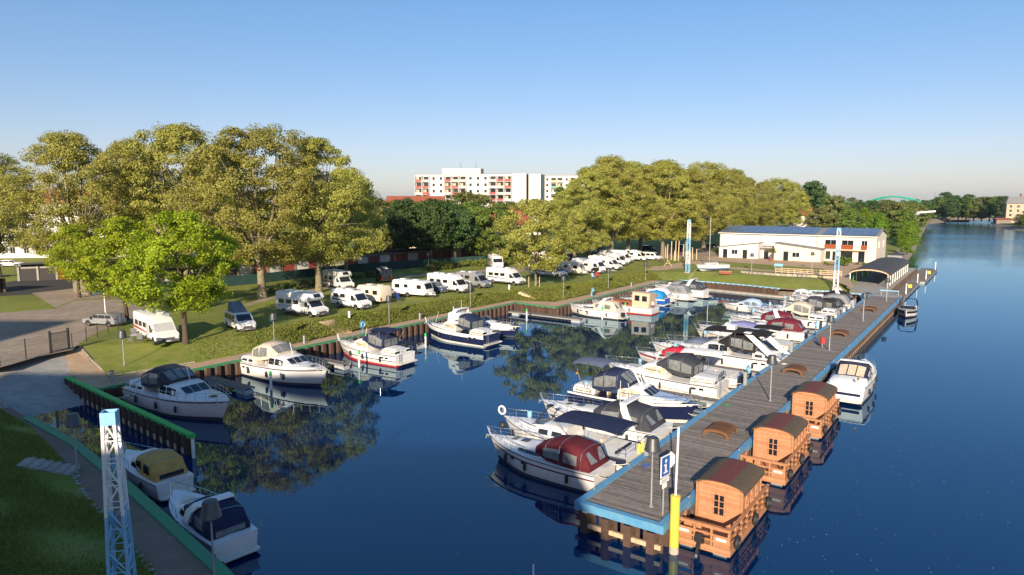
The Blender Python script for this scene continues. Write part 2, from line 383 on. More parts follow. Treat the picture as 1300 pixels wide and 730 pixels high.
# ------------------------------------------------------------------ mesh builder
class MB:
    def __init__(self): self.v = []; self.f = []
    def add(self, vs, fs):
        o = len(self.v); self.v += [tuple(p) for p in vs]; self.f += [tuple(i + o for i in f) for f in fs]; return self
    def box(self, cx, cy, cz, sx, sy, sz, rz=0.0, ry=0.0, rx=0.0):
        vs = [Vector((x * sx / 2, y * sy / 2, z * sz / 2)) for x in (-1, 1) for y in (-1, 1) for z in (-1, 1)]
        if rz or ry or rx:
            m = Matrix.Rotation(rz, 3, 'Z') @ Matrix.Rotation(ry, 3, 'Y') @ Matrix.Rotation(rx, 3, 'X')
            vs = [m @ p for p in vs]
        c = Vector((cx, cy, cz))
        return self.add([p + c for p in vs], [(0, 1, 3, 2), (4, 6, 7, 5), (0, 4, 5, 1), (2, 3, 7, 6), (0, 2, 6, 4), (1, 5, 7, 3)])
    def bb(self, x0, x1, y0, y1, z0, z1):
        return self.box((x0 + x1) / 2, (y0 + y1) / 2, (z0 + z1) / 2, x1 - x0, y1 - y0, z1 - z0)
    def tube(self, pts, r, n=6, r2=None, caps=True):
        pts = [Vector(p) for p in pts]; k = len(pts)
        rs = r if isinstance(r, (list, tuple)) else [r + ((r2 if r2 is not None else r) - r) * i / (k - 1) for i in range(k)]
        vs = []
        up = None
        for i, p in enumerate(pts):
            d = (pts[min(i + 1, k - 1)] - pts[max(i - 1, 0)])
            if d.length < 1e-9: d = Vector((0, 0, 1))
            d.normalize()
            if up is None or abs(d.dot(up)) > 0.99:
                up = Vector((0, 0, 1)) if abs(d.z) < 0.9 else Vector((1, 0, 0))
            a = d.cross(up).normalized(); b = a.cross(d).normalized()
            up = b
            for j in range(n):
                w = 2 * PI * j / n
                vs.append(p + (a * math.cos(w) + b * math.sin(w)) * rs[i])
        fs = [(i * n + j, i * n + (j + 1) % n, (i + 1) * n + (j + 1) % n, (i + 1) * n + j) for i in range(k - 1) for j in range(n)]
        if caps:
            fs.append(tuple(range(n - 1, -1, -1))); fs.append(tuple((k - 1) * n + j for j in range(n)))
        return self.add(vs, fs)
    def lathe(self, prof, n=12, c=(0, 0, 0), caps=True):
        vs = [(c[0] + r * math.cos(2 * PI * j / n), c[1] + r * math.sin(2 * PI * j / n), c[2] + z) for r, z in prof for j in range(n)]
        k = len(prof)
        fs = [(i * n + j, i * n + (j + 1) % n, (i + 1) * n + (j + 1) % n, (i + 1) * n + j) for i in range(k - 1) for j in range(n)]
        if caps:
            fs.append(tuple(range(n - 1, -1, -1))); fs.append(tuple((k - 1) * n + j for j in range(n)))
        return self.add(vs, fs)
    def loft(self, secs, closed=True, cap0=True, cap1=True):
        n = len(secs[0]); k = len(secs)
        vs = [p for s in secs for p in s]
        m = n if closed else n - 1
        fs = [(i * n + j, (i + 1) * n + j, (i + 1) * n + (j + 1) % n, i * n + (j + 1) % n) for i in range(k - 1) for j in range(m)]
        if closed and cap0: fs.append(tuple(range(n)))
        if closed and cap1: fs.append(tuple((k - 1) * n + j for j in range(n - 1, -1, -1)))
        return self.add(vs, fs)
    def prism(self, poly, z0, z1):
        n = len(poly)
        vs = [(p[0], p[1], z0) for p in poly] + [(p[0], p[1], z1) for p in poly]
        fs = [tuple(range(n - 1, -1, -1)), tuple(range(n, 2 * n))] + [(i, (i + 1) % n, n + (i + 1) % n, n + i) for i in range(n)]
        return self.add(vs, fs)
    def slab(self, quad, th):
        """quad of 3-D points given a thickness along its normal"""
        q = [Vector(p) for p in quad]
        nrm = (q[1] - q[0]).cross(q[2] - q[0]).normalized() * th
        n = len(q)
        vs = q + [p + nrm for p in q]
        fs = [tuple(range(n - 1, -1, -1)), tuple(range(n, 2 * n))] + [(i, (i + 1) % n, n + (i + 1) % n, n + i) for i in range(n)]
        return self.add(vs, fs)
    def face(self, pts): return self.add(pts, [tuple(range(len(pts)))])
    def torus(self, c, R0, r, axis='X', n=16, m=6):
        vs = []
        for i in range(n):
            a = 2 * PI * i / n
            for j in range(m):
                b = 2 * PI * j / m
                q = (R0 + r * math.cos(b)); u, w, h = q * math.cos(a), q * math.sin(a), r * math.sin(b)
                p = {'X': (h, u, w), 'Y': (u, h, w), 'Z': (u, w, h)}[axis]
                vs.append((c[0] + p[0], c[1] + p[1], c[2] + p[2]))
        fs = [(i * m + j, ((i + 1) % n) * m + j, ((i + 1) % n) * m + (j + 1) % m, i * m + (j + 1) % m) for i in range(n) for j in range(m)]
        return self.add(vs, fs)
    def mesh(self, name, material, smooth=False, angle=40):
        me = bpy.data.meshes.new(name)
        me.from_pydata(self.v, [], self.f)
        me.materials.append(MT(material) if isinstance(material, str) else material)
        import bmesh
        if smooth is not None:
            bm = bmesh.new(); bm.from_mesh(me); bmesh.ops.recalc_face_normals(bm, faces=bm.faces)
            if smooth:
                for f in bm.faces: f.smooth = True
                lim = R(angle)
                for e in bm.edges:
                    if len(e.link_faces) == 2 and e.calc_face_angle(0) > lim: e.smooth = False
            bm.to_mesh(me); bm.free()
        return me
    def build(self, name, material, parent=None, smooth=False, loc=(0, 0, 0), rz=0.0, angle=40):
        return link(name, self.mesh(name, material, smooth, angle), parent, loc, rz)

def link(name, me, parent=None, loc=(0, 0, 0), rz=0.0):
    o = bpy.data.objects.new(name, me)
    o.location = loc; o.rotation_euler = (0, 0, rz)
    C.objects.link(o)
    if parent is not None:
        o.parent = parent
        KIDS.setdefault(parent.name, []).append(o)
    return o
KIDS = {}
def tag(o, label=None, cat=None, group=None, kind=None):
    if label: o['label'] = label
    if cat: o['category'] = cat
    if group: o['group'] = group
    if kind: o['kind'] = kind
    return o
def thing(name, label, cat, loc=(0, 0, 0), rz=0.0, group=None):
    o = link(name, None, None, loc, rz)
    o.empty_display_size = 0.3
    return tag(o, label, cat, group)
def dup(o, loc=None, rz=None, label=None, parent=None, scale=None, group=None):
    kids = list(KIDS.get(o.name, ()))
    c = o.copy(); C.objects.link(c); c.parent = parent
    if parent is not None: KIDS.setdefault(parent.name, []).append(c)
    if loc is not None: c.location = loc
    if rz is not None: c.rotation_euler = (0, 0, rz)
    if scale is not None: c.scale = scale if isinstance(scale, (tuple, list)) else (scale,) * 3
    if label: c['label'] = label
    if group: c['group'] = group
    for k in kids: dup(k, parent=c)
    return c
# ================================================================== THE SETTING
Z_Q, Z_L = 1.40, 2.60                               # quay level, lawn level
def struct(name, mb, material, smooth=False, kind='structure'):
    o = mb.build(name, material, smooth=smooth)
    o['kind'] = kind
    return o
def sheet(name, pts, z, material, kind='structure'):
    mb = MB(); mb.face([(p[0], p[1], z) for p in pts])
    o = mb.build(name, material, smooth=None)
    me = o.data
    if me.polygons[0].normal.z < 0: me.flip_normals()
    o['kind'] = kind
    return o
def ribbon(name, A, B, material, n=1, kind='structure', smooth=True, wob=0.0):
    """strip lofted between two polylines of the same length"""
    mb = MB(); rows = []
    for k in range(n + 1):
        f = k / n
        row = []
        for a, b in zip(A, B):
            p = Vector(a).lerp(Vector(b), f)
            if 0 < k < n: p.z += wob * (math.sin(f * PI)) * (0.6 + 0.8 * random.random())
            row.append(p)
        rows.append(row)
    mb.loft(rows, closed=False)
    return struct(name, mb, material, smooth, kind)
def resample(line, step):
    pts = [Vector(p) for p in line]; out = [pts[0]]
    for a, b in zip(pts, pts[1:]):
        k = max(1, int((b - a).length / step))
        out += [a.lerp(b, i / k) for i in range(1, k + 1)]
    return out
def at_count(line, n):
    """n points evenly spread along a polyline"""
    pts = [Vector(p) for p in line]
    L = [0]
    for a, b in zip(pts, pts[1:]): L.append(L[-1] + (b - a).length)
    out = []
    for i in range(n):
        d = L[-1] * i / (n - 1); k = 0
        while k < len(L) - 2 and L[k + 1] < d: k += 1
        f = (d - L[k]) / max(1e-6, L[k + 1] - L[k])
        out.append(pts[k].lerp(pts[k + 1], min(1, max(0, f))))
    return out

# water: one sheet under everything
sheet('water', [(-900, -900), (2500, -900), (2500, 2500), (-900, 2500)], 0.0, 'water')

# --- left shore lines in site coordinates
quay = [(25.2, -60.2), (34, -60.1), (85.2, -60.0), (84.6, -52.6), (104, -52.6), (127.2, -52.6), (128.2, -44), (127, -37), (126, -31.5), (126, -26), (125.6, -18.6)]
foot = [(27.4, -63.6), (35, -62.6), (86.8, -62.2), (89.4, -55.6), (104, -55.4), (125.5, -55.5), (129.6, -45), (128.6, -37), (127.6, -31.5), (127.6, -26), (127, -18.6)]
top = [(29.6, -74.0), (36.5, -67.4), (88, -65.0), (94.5, -60.6), (105, -59.4), (127, -60.2), (136.5, -48), (135, -38), (133.5, -31.5), (133.5, -27), (132, -23.6)]
def shore_level(s, t, base): return base
q3 = [W(s, t, Z_Q) for s, t in quay]; f3 = [W(s, t, Z_Q) for s, t in foot]; t3 = [W(s, t, Z_L) for s, t in top]
ribbon('promenade', q3, f3, 'path_sand')
fa = []; ta = []
for i in range(len(f3) - 1):
    k = max(2, int((f3[i + 1] - f3[i]).length / 2.0))
    for j in range(k):
        fa.append(f3[i].lerp(f3[i + 1], j / k)); ta.append(t3[i].lerp(t3[i + 1], j / k))
fa.append(f3[-1]); ta.append(t3[-1])
NB = [i for i, p in enumerate(fa) if p.x * E1[0] + p.y * E1[1] < 128 and p.x * E2[0] + p.y * E2[1] < -52]
kb = max(NB)
fa = [p + Vector((0, 0, 0.004)) for p in fa]
KA = 8
ribbon('lawn_corner', fa[:KA + 1], ta[:KA + 1], 'grass', n=4, wob=0.1)
ribbon('bank', fa[KA:kb + 1], ta[KA:kb + 1], 'bank_earth', n=4, wob=0.25)
ribbon('lawn_slope', fa[kb:], ta[kb:], 'grass', n=3, wob=0.05)

# --- near left shore: quay edge, path and rising lawn
quayL = [(18.9, -60.5), (18.6, -56.3), (18.2, -47.5), (17.5, -42.5), (16.9, -37.8), (15.0, -25.9), (12.6, -13.0), (9, 0), (-6, 26)]
pathL = [(18.2, -60.5), (17.9, -53.4), (16.4, -44.2), (15.2, -38.8), (14.6, -35.6), (13.2, -27.0), (10.6, -14.0), (7, -1.2), (-8, 25)]
topL = [(15.6, -66), (13.4, -55), (11.6, -46.5), (10.2, -40.5), (9.4, -37), (8.0, -28.5), (5, -16), (1, -3.5), (-13, 22)]
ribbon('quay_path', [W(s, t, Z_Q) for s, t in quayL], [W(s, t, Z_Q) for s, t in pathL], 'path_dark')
ribbon('lawn_bank', [W(s, t, Z_Q + 0.004) for s, t in pathL], [W(s, t, Z_L) for s, t in topL], 'grass', n=4, wob=0.12)

# --- slipway: concrete slab running down into the water
sa, sb = 18.6, 25.0
rt = [(-76.5, 2.58), (-70, 1.75), (-64, 0.55), (-60.5, -0.25), (-55, -1.2)]
mb = MB(); mb.loft([[W(sa - 0.6, t, z), W((sa + sb) / 2, t, z), W(sb + (0.0 if t > -66 else (0.5 + (-66 - t) * 0.36)), t, z)] for t, z in rt], closed=False)
struct('slipway', mb, 'slab')
mb = MB(); mb.loft([[W(sb + 0.2 + (0 if t > -66 else (-66 - t) * 0.36), t, z + 0.02), W(f[0], f[1], z + 0.03)] for (t, z), f in
                   zip([(-76.5, 2.575), (-70, 1.76), (-64.5, 1.38), (-60.1, 1.385)], [(29.8, -75.6), (28.6, -70), (27.6, -63.6), (25.4, -60.1)])], closed=False)
struct('slipway_side', mb, 'path_sand')

# --- the ground: one sheet out to the horizon
outer = [(p.x, p.y) for p in [W(28.9, -76.6)]]
gpoly = [W(28.6, -76.5)] + [W(s, t) for s, t in top] + [W(139, -23.6), W(181, -23.8), W(188, -22.5), W(275, -26.5), W(347, -31.5), W(582, -47)]
gpoly += [Vector((352, 566, 0)), Vector((400, 618, 0)), Vector((470, 655, 0)), Vector((620, 690, 0)), Vector((2600, 900, 0)), Vector((5000, 6000, 0)), Vector((-5000, 6000, 0)), Vector((-5000, -400, 0)), Vector((-60, -400, 0)), Vector((-20, -60, 0))]
gpoly += [W(s, t) for s, t in reversed(topL)] + [W(18.0, -76.5)]
sheet('ground', gpoly, Z_L, 'grass')
sheet('far_bank', [(268, 330), (290, 380), (301, 408), (335, 470), (372, 525), (430, 572), (520, 600), (2600, 760), (5000, 600), (3000, -800), (420, -300)], 1.6, 'field')
# river banks: slope from the ground down under the water
lb = [W(181, -23.8), W(188, -22.5), W(275, -26.5), W(347, -31.5), W(582, -47), Vector((352, 566, 0)), Vector((400, 618, 0)), Vector((470, 655, 0)), Vector((620, 690, 0)), Vector((2600, 900, 0))]
lw = [W(181.2, -15.6), W(190, -18.6), W(273, -23.0), W(345, -28.0), W(580, -43), Vector((357, 561, 0)), Vector((404, 612, 0)), Vector((473, 648, 0)), Vector((622, 682, 0)), Vector((2600, 890, 0))]
ribbon('river_bank', [p + Vector((0, 0, Z_L - 0.004)) for p in lb], [p + Vector((0, 0, -0.5)) for p in lw], 'stones', n=3, wob=0.3)
rb = [(268, 330), (290, 380), (301, 408), (335, 470), (372, 525), (430, 572), (520, 600), (2600, 760)]
ribbon('river_bank_right', [Vector((x, y, 1.596)) for x, y in rb], [Vector((x - 5, y + 3, -0.5)) for x, y in rb], 'stones', n=2, wob=0.3)

# --- yard of gravel and asphalt on the left, tracks on the lawn
def px_sheet(name, pts, z, material): return sheet(name, [PX(u, v, z) for u, v in pts], z, material)
px_sheet('gravel_yard', [(-160, 462), (-60, 474), (0, 466.5), (48, 453), (92, 444), (108, 430), (128, 420), (168, 408), (204, 396), (216, 388), (150, 380), (96, 381), (70, 392), (-40, 400), (-200, 420)], Z_L + 0.006, 'gravel')
px_sheet('yard_road', [(-40, 378), (40, 374), (97, 376), (140, 376), (112, 364), (98, 350), (80, 346), (10, 358), (-60, 366)], Z_L + 0.006, 'asphalt')
px_sheet('gravel_track', [(70, 390), (98, 379.5), (150, 378.5), (120, 370), (96, 366), (40, 372)], Z_L + 0.010, 'gravel')
px_sheet('camp_track', [(505, 352), (560, 349), (620, 344.5), (690, 336), (730, 331), (700, 333), (640, 340), (560, 347), (505, 350)], Z_L + 0.006, 'gravel')
px_sheet('camp_track_rear', [(648, 347), (690, 340), (760, 331), (830, 327), (900, 331), (912, 325.8), (905, 318), (860, 314), (800, 319), (700, 333), (645, 343)], Z_L + 0.010, 'gravel')
px_sheet('back_road', [(330, 380), (400, 366), (420, 362), (430, 364), (360, 376), (315, 388), (300, 390)], Z_L + 0.006, 'gravel')
# paths and forecourt by the clubhouse
px_sheet('club_path', [(846, 341.5), (876, 334.5), (905, 340), (975, 344.5), (1030, 349), (1060, 357.5), (1085, 366), (1078, 352), (1080, 342), (1120, 336), (1112, 333.6), (912, 325.5), (893, 325.5), (905, 332), (880, 331), (840, 337)], Z_L + 0.014, 'path_sand')
# the lawn between forecourt and path
px_sheet('club_lawn', [(912, 331.6), (1044, 341), (1052, 345.4), (1000, 344.6), (955, 341), (915, 337.6), (907, 335)], Z_L + 0.018, 'grass')
# walkway of paving from the pier to the clubhouse
mb = MB(); mb.loft([[W(s, a, 1.405 + (s - 127.8) * 0.004), W(s, b, 1.405 + (s - 127.8) * 0.004)] for s, a, b in [(125.5, -18.8, -12.2), (129, -20, -12.4), (133.6, -22.5, -15.0), (140, -23.4, -15.1), (182, -23.6, -15.3)]], closed=False)
struct('walkway', mb, 'concrete')
mb = MB(); mb.loft([[W(s, -23.9, Z_L + 0.008), W(s, -21.9, 1.52)] for s in (131.6, 140, 160, 182)], closed=False)
struct('walkway_verge', mb, 'grass')
# path branching to the promenade, with its round lawn
mb = MB()
for (s0, t0), (s1, t1) in (((124.6, -58.7), (134, -57.4)), ((126.6, -54.2), (136.8, -51.8))): pass
mb.loft([[W(125.2, -57.6, 1.95), W(126.6, -55.4, 1.52)], [W(129, -59.5, 2.55), W(131, -56.5, 2.35)], [W(135, -60.5, Z_L + 0.03), W(136.5, -56.5, Z_L + 0.03)], [W(141, -62, Z_L + 0.022), W(140, -55.5, Z_L + 0.022)], [W(146, -58, Z_L + 0.022), W(143, -54, Z_L + 0.022)]], closed=False)
struct('branch_path', mb, 'path_sand')

# stone ramp down to the basin end
mb = MB(); mb.loft([[W(126.3, a, 0.3), W(126.3, b, 0.3)] if i == 0 else ([W(128.5, a, 1.44), W(128.5, b, 1.44)] if i == 1 else [W(134.5, a + 0.2, 2.66), W(134.5, b - 0.4, 2.66)]) for i, (a, b) in enumerate([(-31.6, -26), (-31.6, -26), (-31.6, -26)])], closed=False)
struct('stone_ramp', mb, 'stones')

# ------------------------------------------------------------------ quay walls of steel sheet piles with painted cap beams
PITCH = 1.05
def pile_mesh(h0, h1):
    mb = MB(); d = 0.40; p = PITCH
    prof = [(-p / 2, 0), (-p * 0.30, d * 0.0), (-p * 0.18, d), (p * 0.18, d), (p * 0.30, 0), (p / 2, 0)]
    th = 0.03
    back = [(x, y - th) for x, y in prof]
    poly = prof + back[::-1]
    mb.prism(poly, h0, h1)
    return mb.mesh('sheet_pile', 'sheet_pile')
PILE = pile_mesh(-1.6, Z_Q)
WASH = None
def wash_mesh():
    mb = MB(); d = 0.405; p = PITCH
    prof = [(-p * 0.18, d), (p * 0.18, d)]
    mb.bb(-p * 0.18, p * 0.18, d, d + 0.012, 0.12, 0.52)
    return mb.mesh('tide_mark', 'pile_wash')
WASH = wash_mesh()
def quay_wall(name, label, line, cap_mat, cap_w=0.42, cap_h=0.22, side=1, cap_shift=0.0, wash=False, zc=Z_Q, cat='quay wall', both=False):
    """line: site points; side=+1 puts the pile faces on the left of the running direction"""
    pts = [W(s, t, 0) for s, t in line]
    root = thing(name, label, cat, pts[0])
    def lo(p): return p - pts[0]
    for a, b in zip(pts, pts[1:]):
        d = (b - a); L = d.length; n = max(1, round(L / PITCH)); ang = math.atan2(d.y, d.x)
        for k in range(n):
            c = a + d * ((k + 0.5) / n)
            for sd in ((1, -1) if both else (side,)):
                o = link('sheet_pile', PILE, root, lo(c), ang if sd > 0 else ang + PI)
                o.scale = (L / n / PITCH, 1, zc / Z_Q)
                if wash:
                    w = link('tide_mark', WASH, o)
    # cap: a beam along the whole line, mitred by overlapping ends
    mb = MB()
    n = len(pts)
    ring = []
    for i in range(n):
        d0 = (pts[i] - pts[i - 1]).normalized() if i else (pts[1] - pts[0]).normalized()
        d1 = (pts[i + 1] - pts[i]).normalized() if i < n - 1 else d0
        nn = Vector((-(d0 + d1).y, (d0 + d1).x, 0)).normalized()
        k = 1 / max(0.5, nn.dot(Vector((-d0.y, d0.x, 0))))
        c = lo(pts[i]) + nn * cap_shift
        e = 0.0
        if i == 0: c = c - d0 * 0.15
        if i == n - 1: c = c + d0 * 0.15
        ring.append([c - nn * cap_w / 2 * k + Vector((0, 0, zc - 0.14)), c + nn * cap_w / 2 * k + Vector((0, 0, zc - 0.14)),
                     c + nn * (cap_w / 2 - 0.03) * k + Vector((0, 0, zc + cap_h - 0.14)), c - nn * (cap_w / 2 - 0.03) * k + Vector((0, 0, zc + cap_h - 0.14))])
    mb.loft(ring)
    mb.build('cap_beam', cap_mat, root)
    return root
quay_wall('quay_wall', 'brown sheet pile quay wall with green cap below the camp promenade', quay[:6], 'green_paint', side=-1, cap_shift=0.05)
quay_wall('quay_wall', 'low brown sheet pile wall with pale blue cap below the club lawn', [(128.1, -51.5), (128.2, -44), (127.2, -37), (125.9, -31.4)], 'mast_blue', side=-1, cap_w=0.36, zc=1.5, cap_shift=0.1)
quay_wall('quay_wall', 'short blue capped sheet pile wall right of the stone ramp', [(125.9, -26.2), (127.0, -23.4), (126.4, -18.4)], 'mast_blue', side=-1, cap_w=0.36, zc=1.5, cap_shift=0.1)
mb = MB(); mb.loft([[W(s, t, 0.28), W(s + 1.2, t, 0.30), W(s + 1.2, t, -0.6), W(s, t, -0.6)] for s, t in [(126.9, -50.5), (126.9, -44), (125.8, -37), (124.9, -32), (124.8, -24), (124.6, -18.6)]])
struct('stone_apron', mb, 'kerb_stone')
quay_wall('jetty_wall', 'green capped sheet pile breakwater between slipway and moored white yacht', [(25.3, -66.6), (24.3, -54), (23.5, -43.2)], 'green_bright', both=True, wash=True, cap_w=0.5, cat='breakwater')
quay_wall('quay_wall', 'near left quay wall with wide green cap along the brown path', quayL[1:8], 'green_paint', side=1, cap_w=0.62, cap_shift=0.0)
# low walls and stones beside the slipway
for i in range(16):
    mb = MB(); mb.box(0, 0, 0.2, 0.9 + 0.5 * random.random(), 0.7, 0.5 + 0.3 * random.random(), 0.3 * random.random(), 0.1 * random.random())
    if i == 0: wroot = thing('rubble_wall', 'rough stone rubble wall on the left of the slipway', 'wall', W(17.6, -70, 0))
    s, t = 17.75 + 0.3 * random.random(), -76 + i * 1.05
    z = np.interp(t, [-76, -60], [2.6, 1.2])
    p = W(s, t, z) - W(17.6, -70, 0)
    mb.build('stone', 'kerb_stone', wroot, loc=p, rz=random.random())
kroot = thing('kerb', 'pale kerb stones edging the lawn beside the slipway', 'kerb', W(28.3, -70, 0))
ks = resample([W(30.0, -76.2, 2.56), W(28.8, -70.2, 1.85), W(27.7, -64.0, 1.40), W(30.8, -63.3, 1.4), W(35, -62.8, 1.4)], 1.0)
kme = MB().bb(-0.48, 0.48, -0.08, 0.08, -0.1, 0.13).mesh('kerb_stone', 'kerb_stone')
for a, b in zip(ks, ks[1:]):
    o = link('kerb_stone', kme, kroot, (a + b) / 2 - W(28.3, -70, 0)); d = b - a
    o.rotation_euler = (0, -math.atan2(d.z, math.hypot(d.x, d.y)), math.atan2(d.y, d.x))
eroot = thing('path_edging', 'row of small pale edging stones between brown path and near lawn', 'edging', W(15, -40, Z_Q))
es = resample([W(s - 0.12, t, Z_Q) for s, t in pathL[2:7]], 0.5)
for a, b in zip(es, es[1:]):
    if random.random() < 0.62:
        c = (a + b) / 2 - W(15, -40, Z_Q)
        MB().box(0, 0, 0.04, 0.2 + 0.12 * random.random(), 0.14 + 0.08 * random.random(), 0.12).build('edging_stone', 'kerb_stone', eroot, loc=c, rz=random.random() * 3) if len(KIDS.get(eroot.name, ())) < 5 else link('edging_stone', random.choice(KIDS[eroot.name][:5]).data, eroot, c, random.random() * 3)

# steps in the near lawn and three flights through the bank
def steps(label, s, t, n, along, width, run, z0, z1, material='kerb_stone'):
    """flight of steps climbing away from the path; along = heading of ascent"""
    base = W(s, t, z0)
    r = thing('steps', label, 'steps', base, along)
    me = MB().bb(-run * 0.55, run * 0.55, -width / 2, width / 2, -0.35, 0.0).mesh('step', material)
    for k in range(n):
        link('step', me, r, (run * (k + 0.5), 0, (z1 - z0) * (k + 1) / n + 0.03))
    return r
steps('worn concrete steps cut into the dark lawn beside the near path', 16.1, -42.5, 6, R(191), 1.35, 0.45, Z_Q + 0.1, 2.25)
steps('wide pale steps through the bank right of the white panel van', 53.3, -62.3, 8, ANG_T + PI, 2.0, 0.42, Z_Q, Z_L, 'wood_pale')
steps('pale steps through the bank at the inner corner of the basin', 90.2, -58.6, 7, ANG_T + PI + 0.3, 2.2, 0.5, Z_Q, Z_L, 'wood_pale')

# ------------------------------------------------------------------ the pier
PS0, PS1, PT0, PT1 = 29.8, 125.6, -17.0, -12.1
pr = thing('pier', 'long timber decked pier with blue painted edge beams', 'pier', W(PS0, (PT0 + PT1) / 2, 0), ANG_S)
PW = PT1 - PT0
mb = MB()
x = 0.3
while x < PS1 - PS0:
    for y0, y1 in ((-PW / 2 + 0.35, 0.0), (0.006, PW / 2 - 0.35)):
        dz = random.uniform(-0.004, 0.004)
        mb.bb(x + 0.006, x + 0.144, y0, y1 - 0.006, Z_Q - 0.06, Z_Q + dz)
    x += 0.15
o = mb.build('deck_boards', 'deck_wood', pr); o['kind'] = 'stuff'
MB().bb(0.05, PS1 - PS0, -PW / 2 + 0.1, PW / 2 - 0.1, 0.95, Z_Q - 0.07).build('substructure', 'black_hull', pr)
for y in (-1, 1):
    x = 0.0; L = 6.0
    bm_ = MB().bb(0.01, L - 0.01, -0.18, 0.18, Z_Q - 0.28, Z_Q + 0.12).mesh('edge_beam', 'blue_paint')
    while x < PS1 - PS0 - 1:
        link('edge_beam', bm_, pr, (x, y * (PW / 2 - 0.18), 0)); x += L
MB().bb(-0.36, -0.01, -PW / 2 - 0.01, PW / 2 + 0.01, Z_Q - 0.30, Z_Q + 0.12).build('edge_beam', 'blue_paint', pr)
for k in range(int(PW / PITCH)):
    link('sheet_pile', PILE, pr, (-0.12, -PW / 2 + (k + 0.5) * PW / int(PW / PITCH), -0.3), PI / 2)
n = int((PS1 - PS0 - 0.4) / PITCH)
WASHR = MB().bb(-0.3, 0.3, 0.33, 0.36, 0.25, 0.45).mesh('waling', 'wood_pale')
for k in range(n):
    xk = 0.4 + (k + 0.5) * PITCH
    o = link('sheet_pile', PILE, pr, (xk, -(PW / 2 - 0.42), -0.3), PI)
    if k > 30: link('waling', WASHR, o, (0, 0, 0.3))
MB().bb(-0.45, -0.30, -PW / 2 + 0.1, PW / 2 - 0.1, 0.30, 0.52).build('waling', 'wood_pale', pr)
# bearer posts on the berth side
pm = MB().tube([(0, 0, -1.5), (0, 0, 1.0)], 0.16, 8).mesh('bearer', 'sheet_pile', True)
for k in range(16):
    link('bearer', pm, pr, (2 + k * 6, PW / 2 - 0.35, 0))
# mooring cleats and cross-wise gangway hinge
cm = MB().box(0, 0, 0.1, 0.3, 0.08, 0.06).box(0, 0, 0.04, 0.08, 0.08, 0.1).mesh('cleat', 'galv')
for k in range(22):
    link('cleat', cm, pr, (1.5 + k * 4.2, PW / 2 - 0.18, Z_Q + 0.12)); link('cleat', cm, pr, (3.5 + k * 4.2, -PW / 2 + 0.18, Z_Q + 0.12))
# return wing walls where pier meets shore
quay_wall('wing_wall', 'slanting blue capped wing wall at the landward end of the pier', [(125.4, -18.2), (121.4, -17.2)], 'blue_paint', side=1, cat='quay wall')
# river side wall under the walkway
quay_wall('quay_wall', 'rusty brown river wall below the walkway and pavilion', [(125.8, -12.4), (129, -12.6), (133.6, -15.1), (140, -15.2), (182, -15.4)], 'concrete', side=-1, cap_w=0.3, zc=1.45)
# ================================================================== TREES
def leaves_mesh(name, pts, size, material, updir=None, flat=0.35):
    """one quad per point, folded a little, turned at random but leaning outwards"""
    n = len(pts)
    nr = rng.normal(size=(n, 3))
    if updir is not None: nr += updir * 2.0
    nr /= np.linalg.norm(nr, axis=1)[:, None]
    a = np.cross(nr, rng.normal(size=(n, 3))); a /= np.linalg.norm(a, axis=1)[:, None] + 1e-9
    b = np.cross(nr, a)
    sz = size * (0.6 + 0.8 * rng.random(n))[:, None]
    droop = nr * sz * 0.18
    v = np.empty((n, 4, 3), dtype=np.float32)
    v[:, 0] = pts - a * sz * 0.62
    v[:, 1] = pts - b * sz * 0.42 + droop
    v[:, 2] = pts + a * sz * 0.62
    v[:, 3] = pts + b * sz * 0.42 + droop
    me = bpy.data.meshes.new(name)
    me.vertices.add(n * 4); me.vertices.foreach_set('co', v.ravel())
    me.loops.add(n * 4); me.loops.foreach_set('vertex_index', np.arange(n * 4, dtype=np.int32))
    me.polygons.add(n); me.polygons.foreach_set('loop_start', np.arange(0, n * 4, 4, dtype=np.int32))
    me.update(); me.validate()
    me.materials.append(MT(material))
    return me

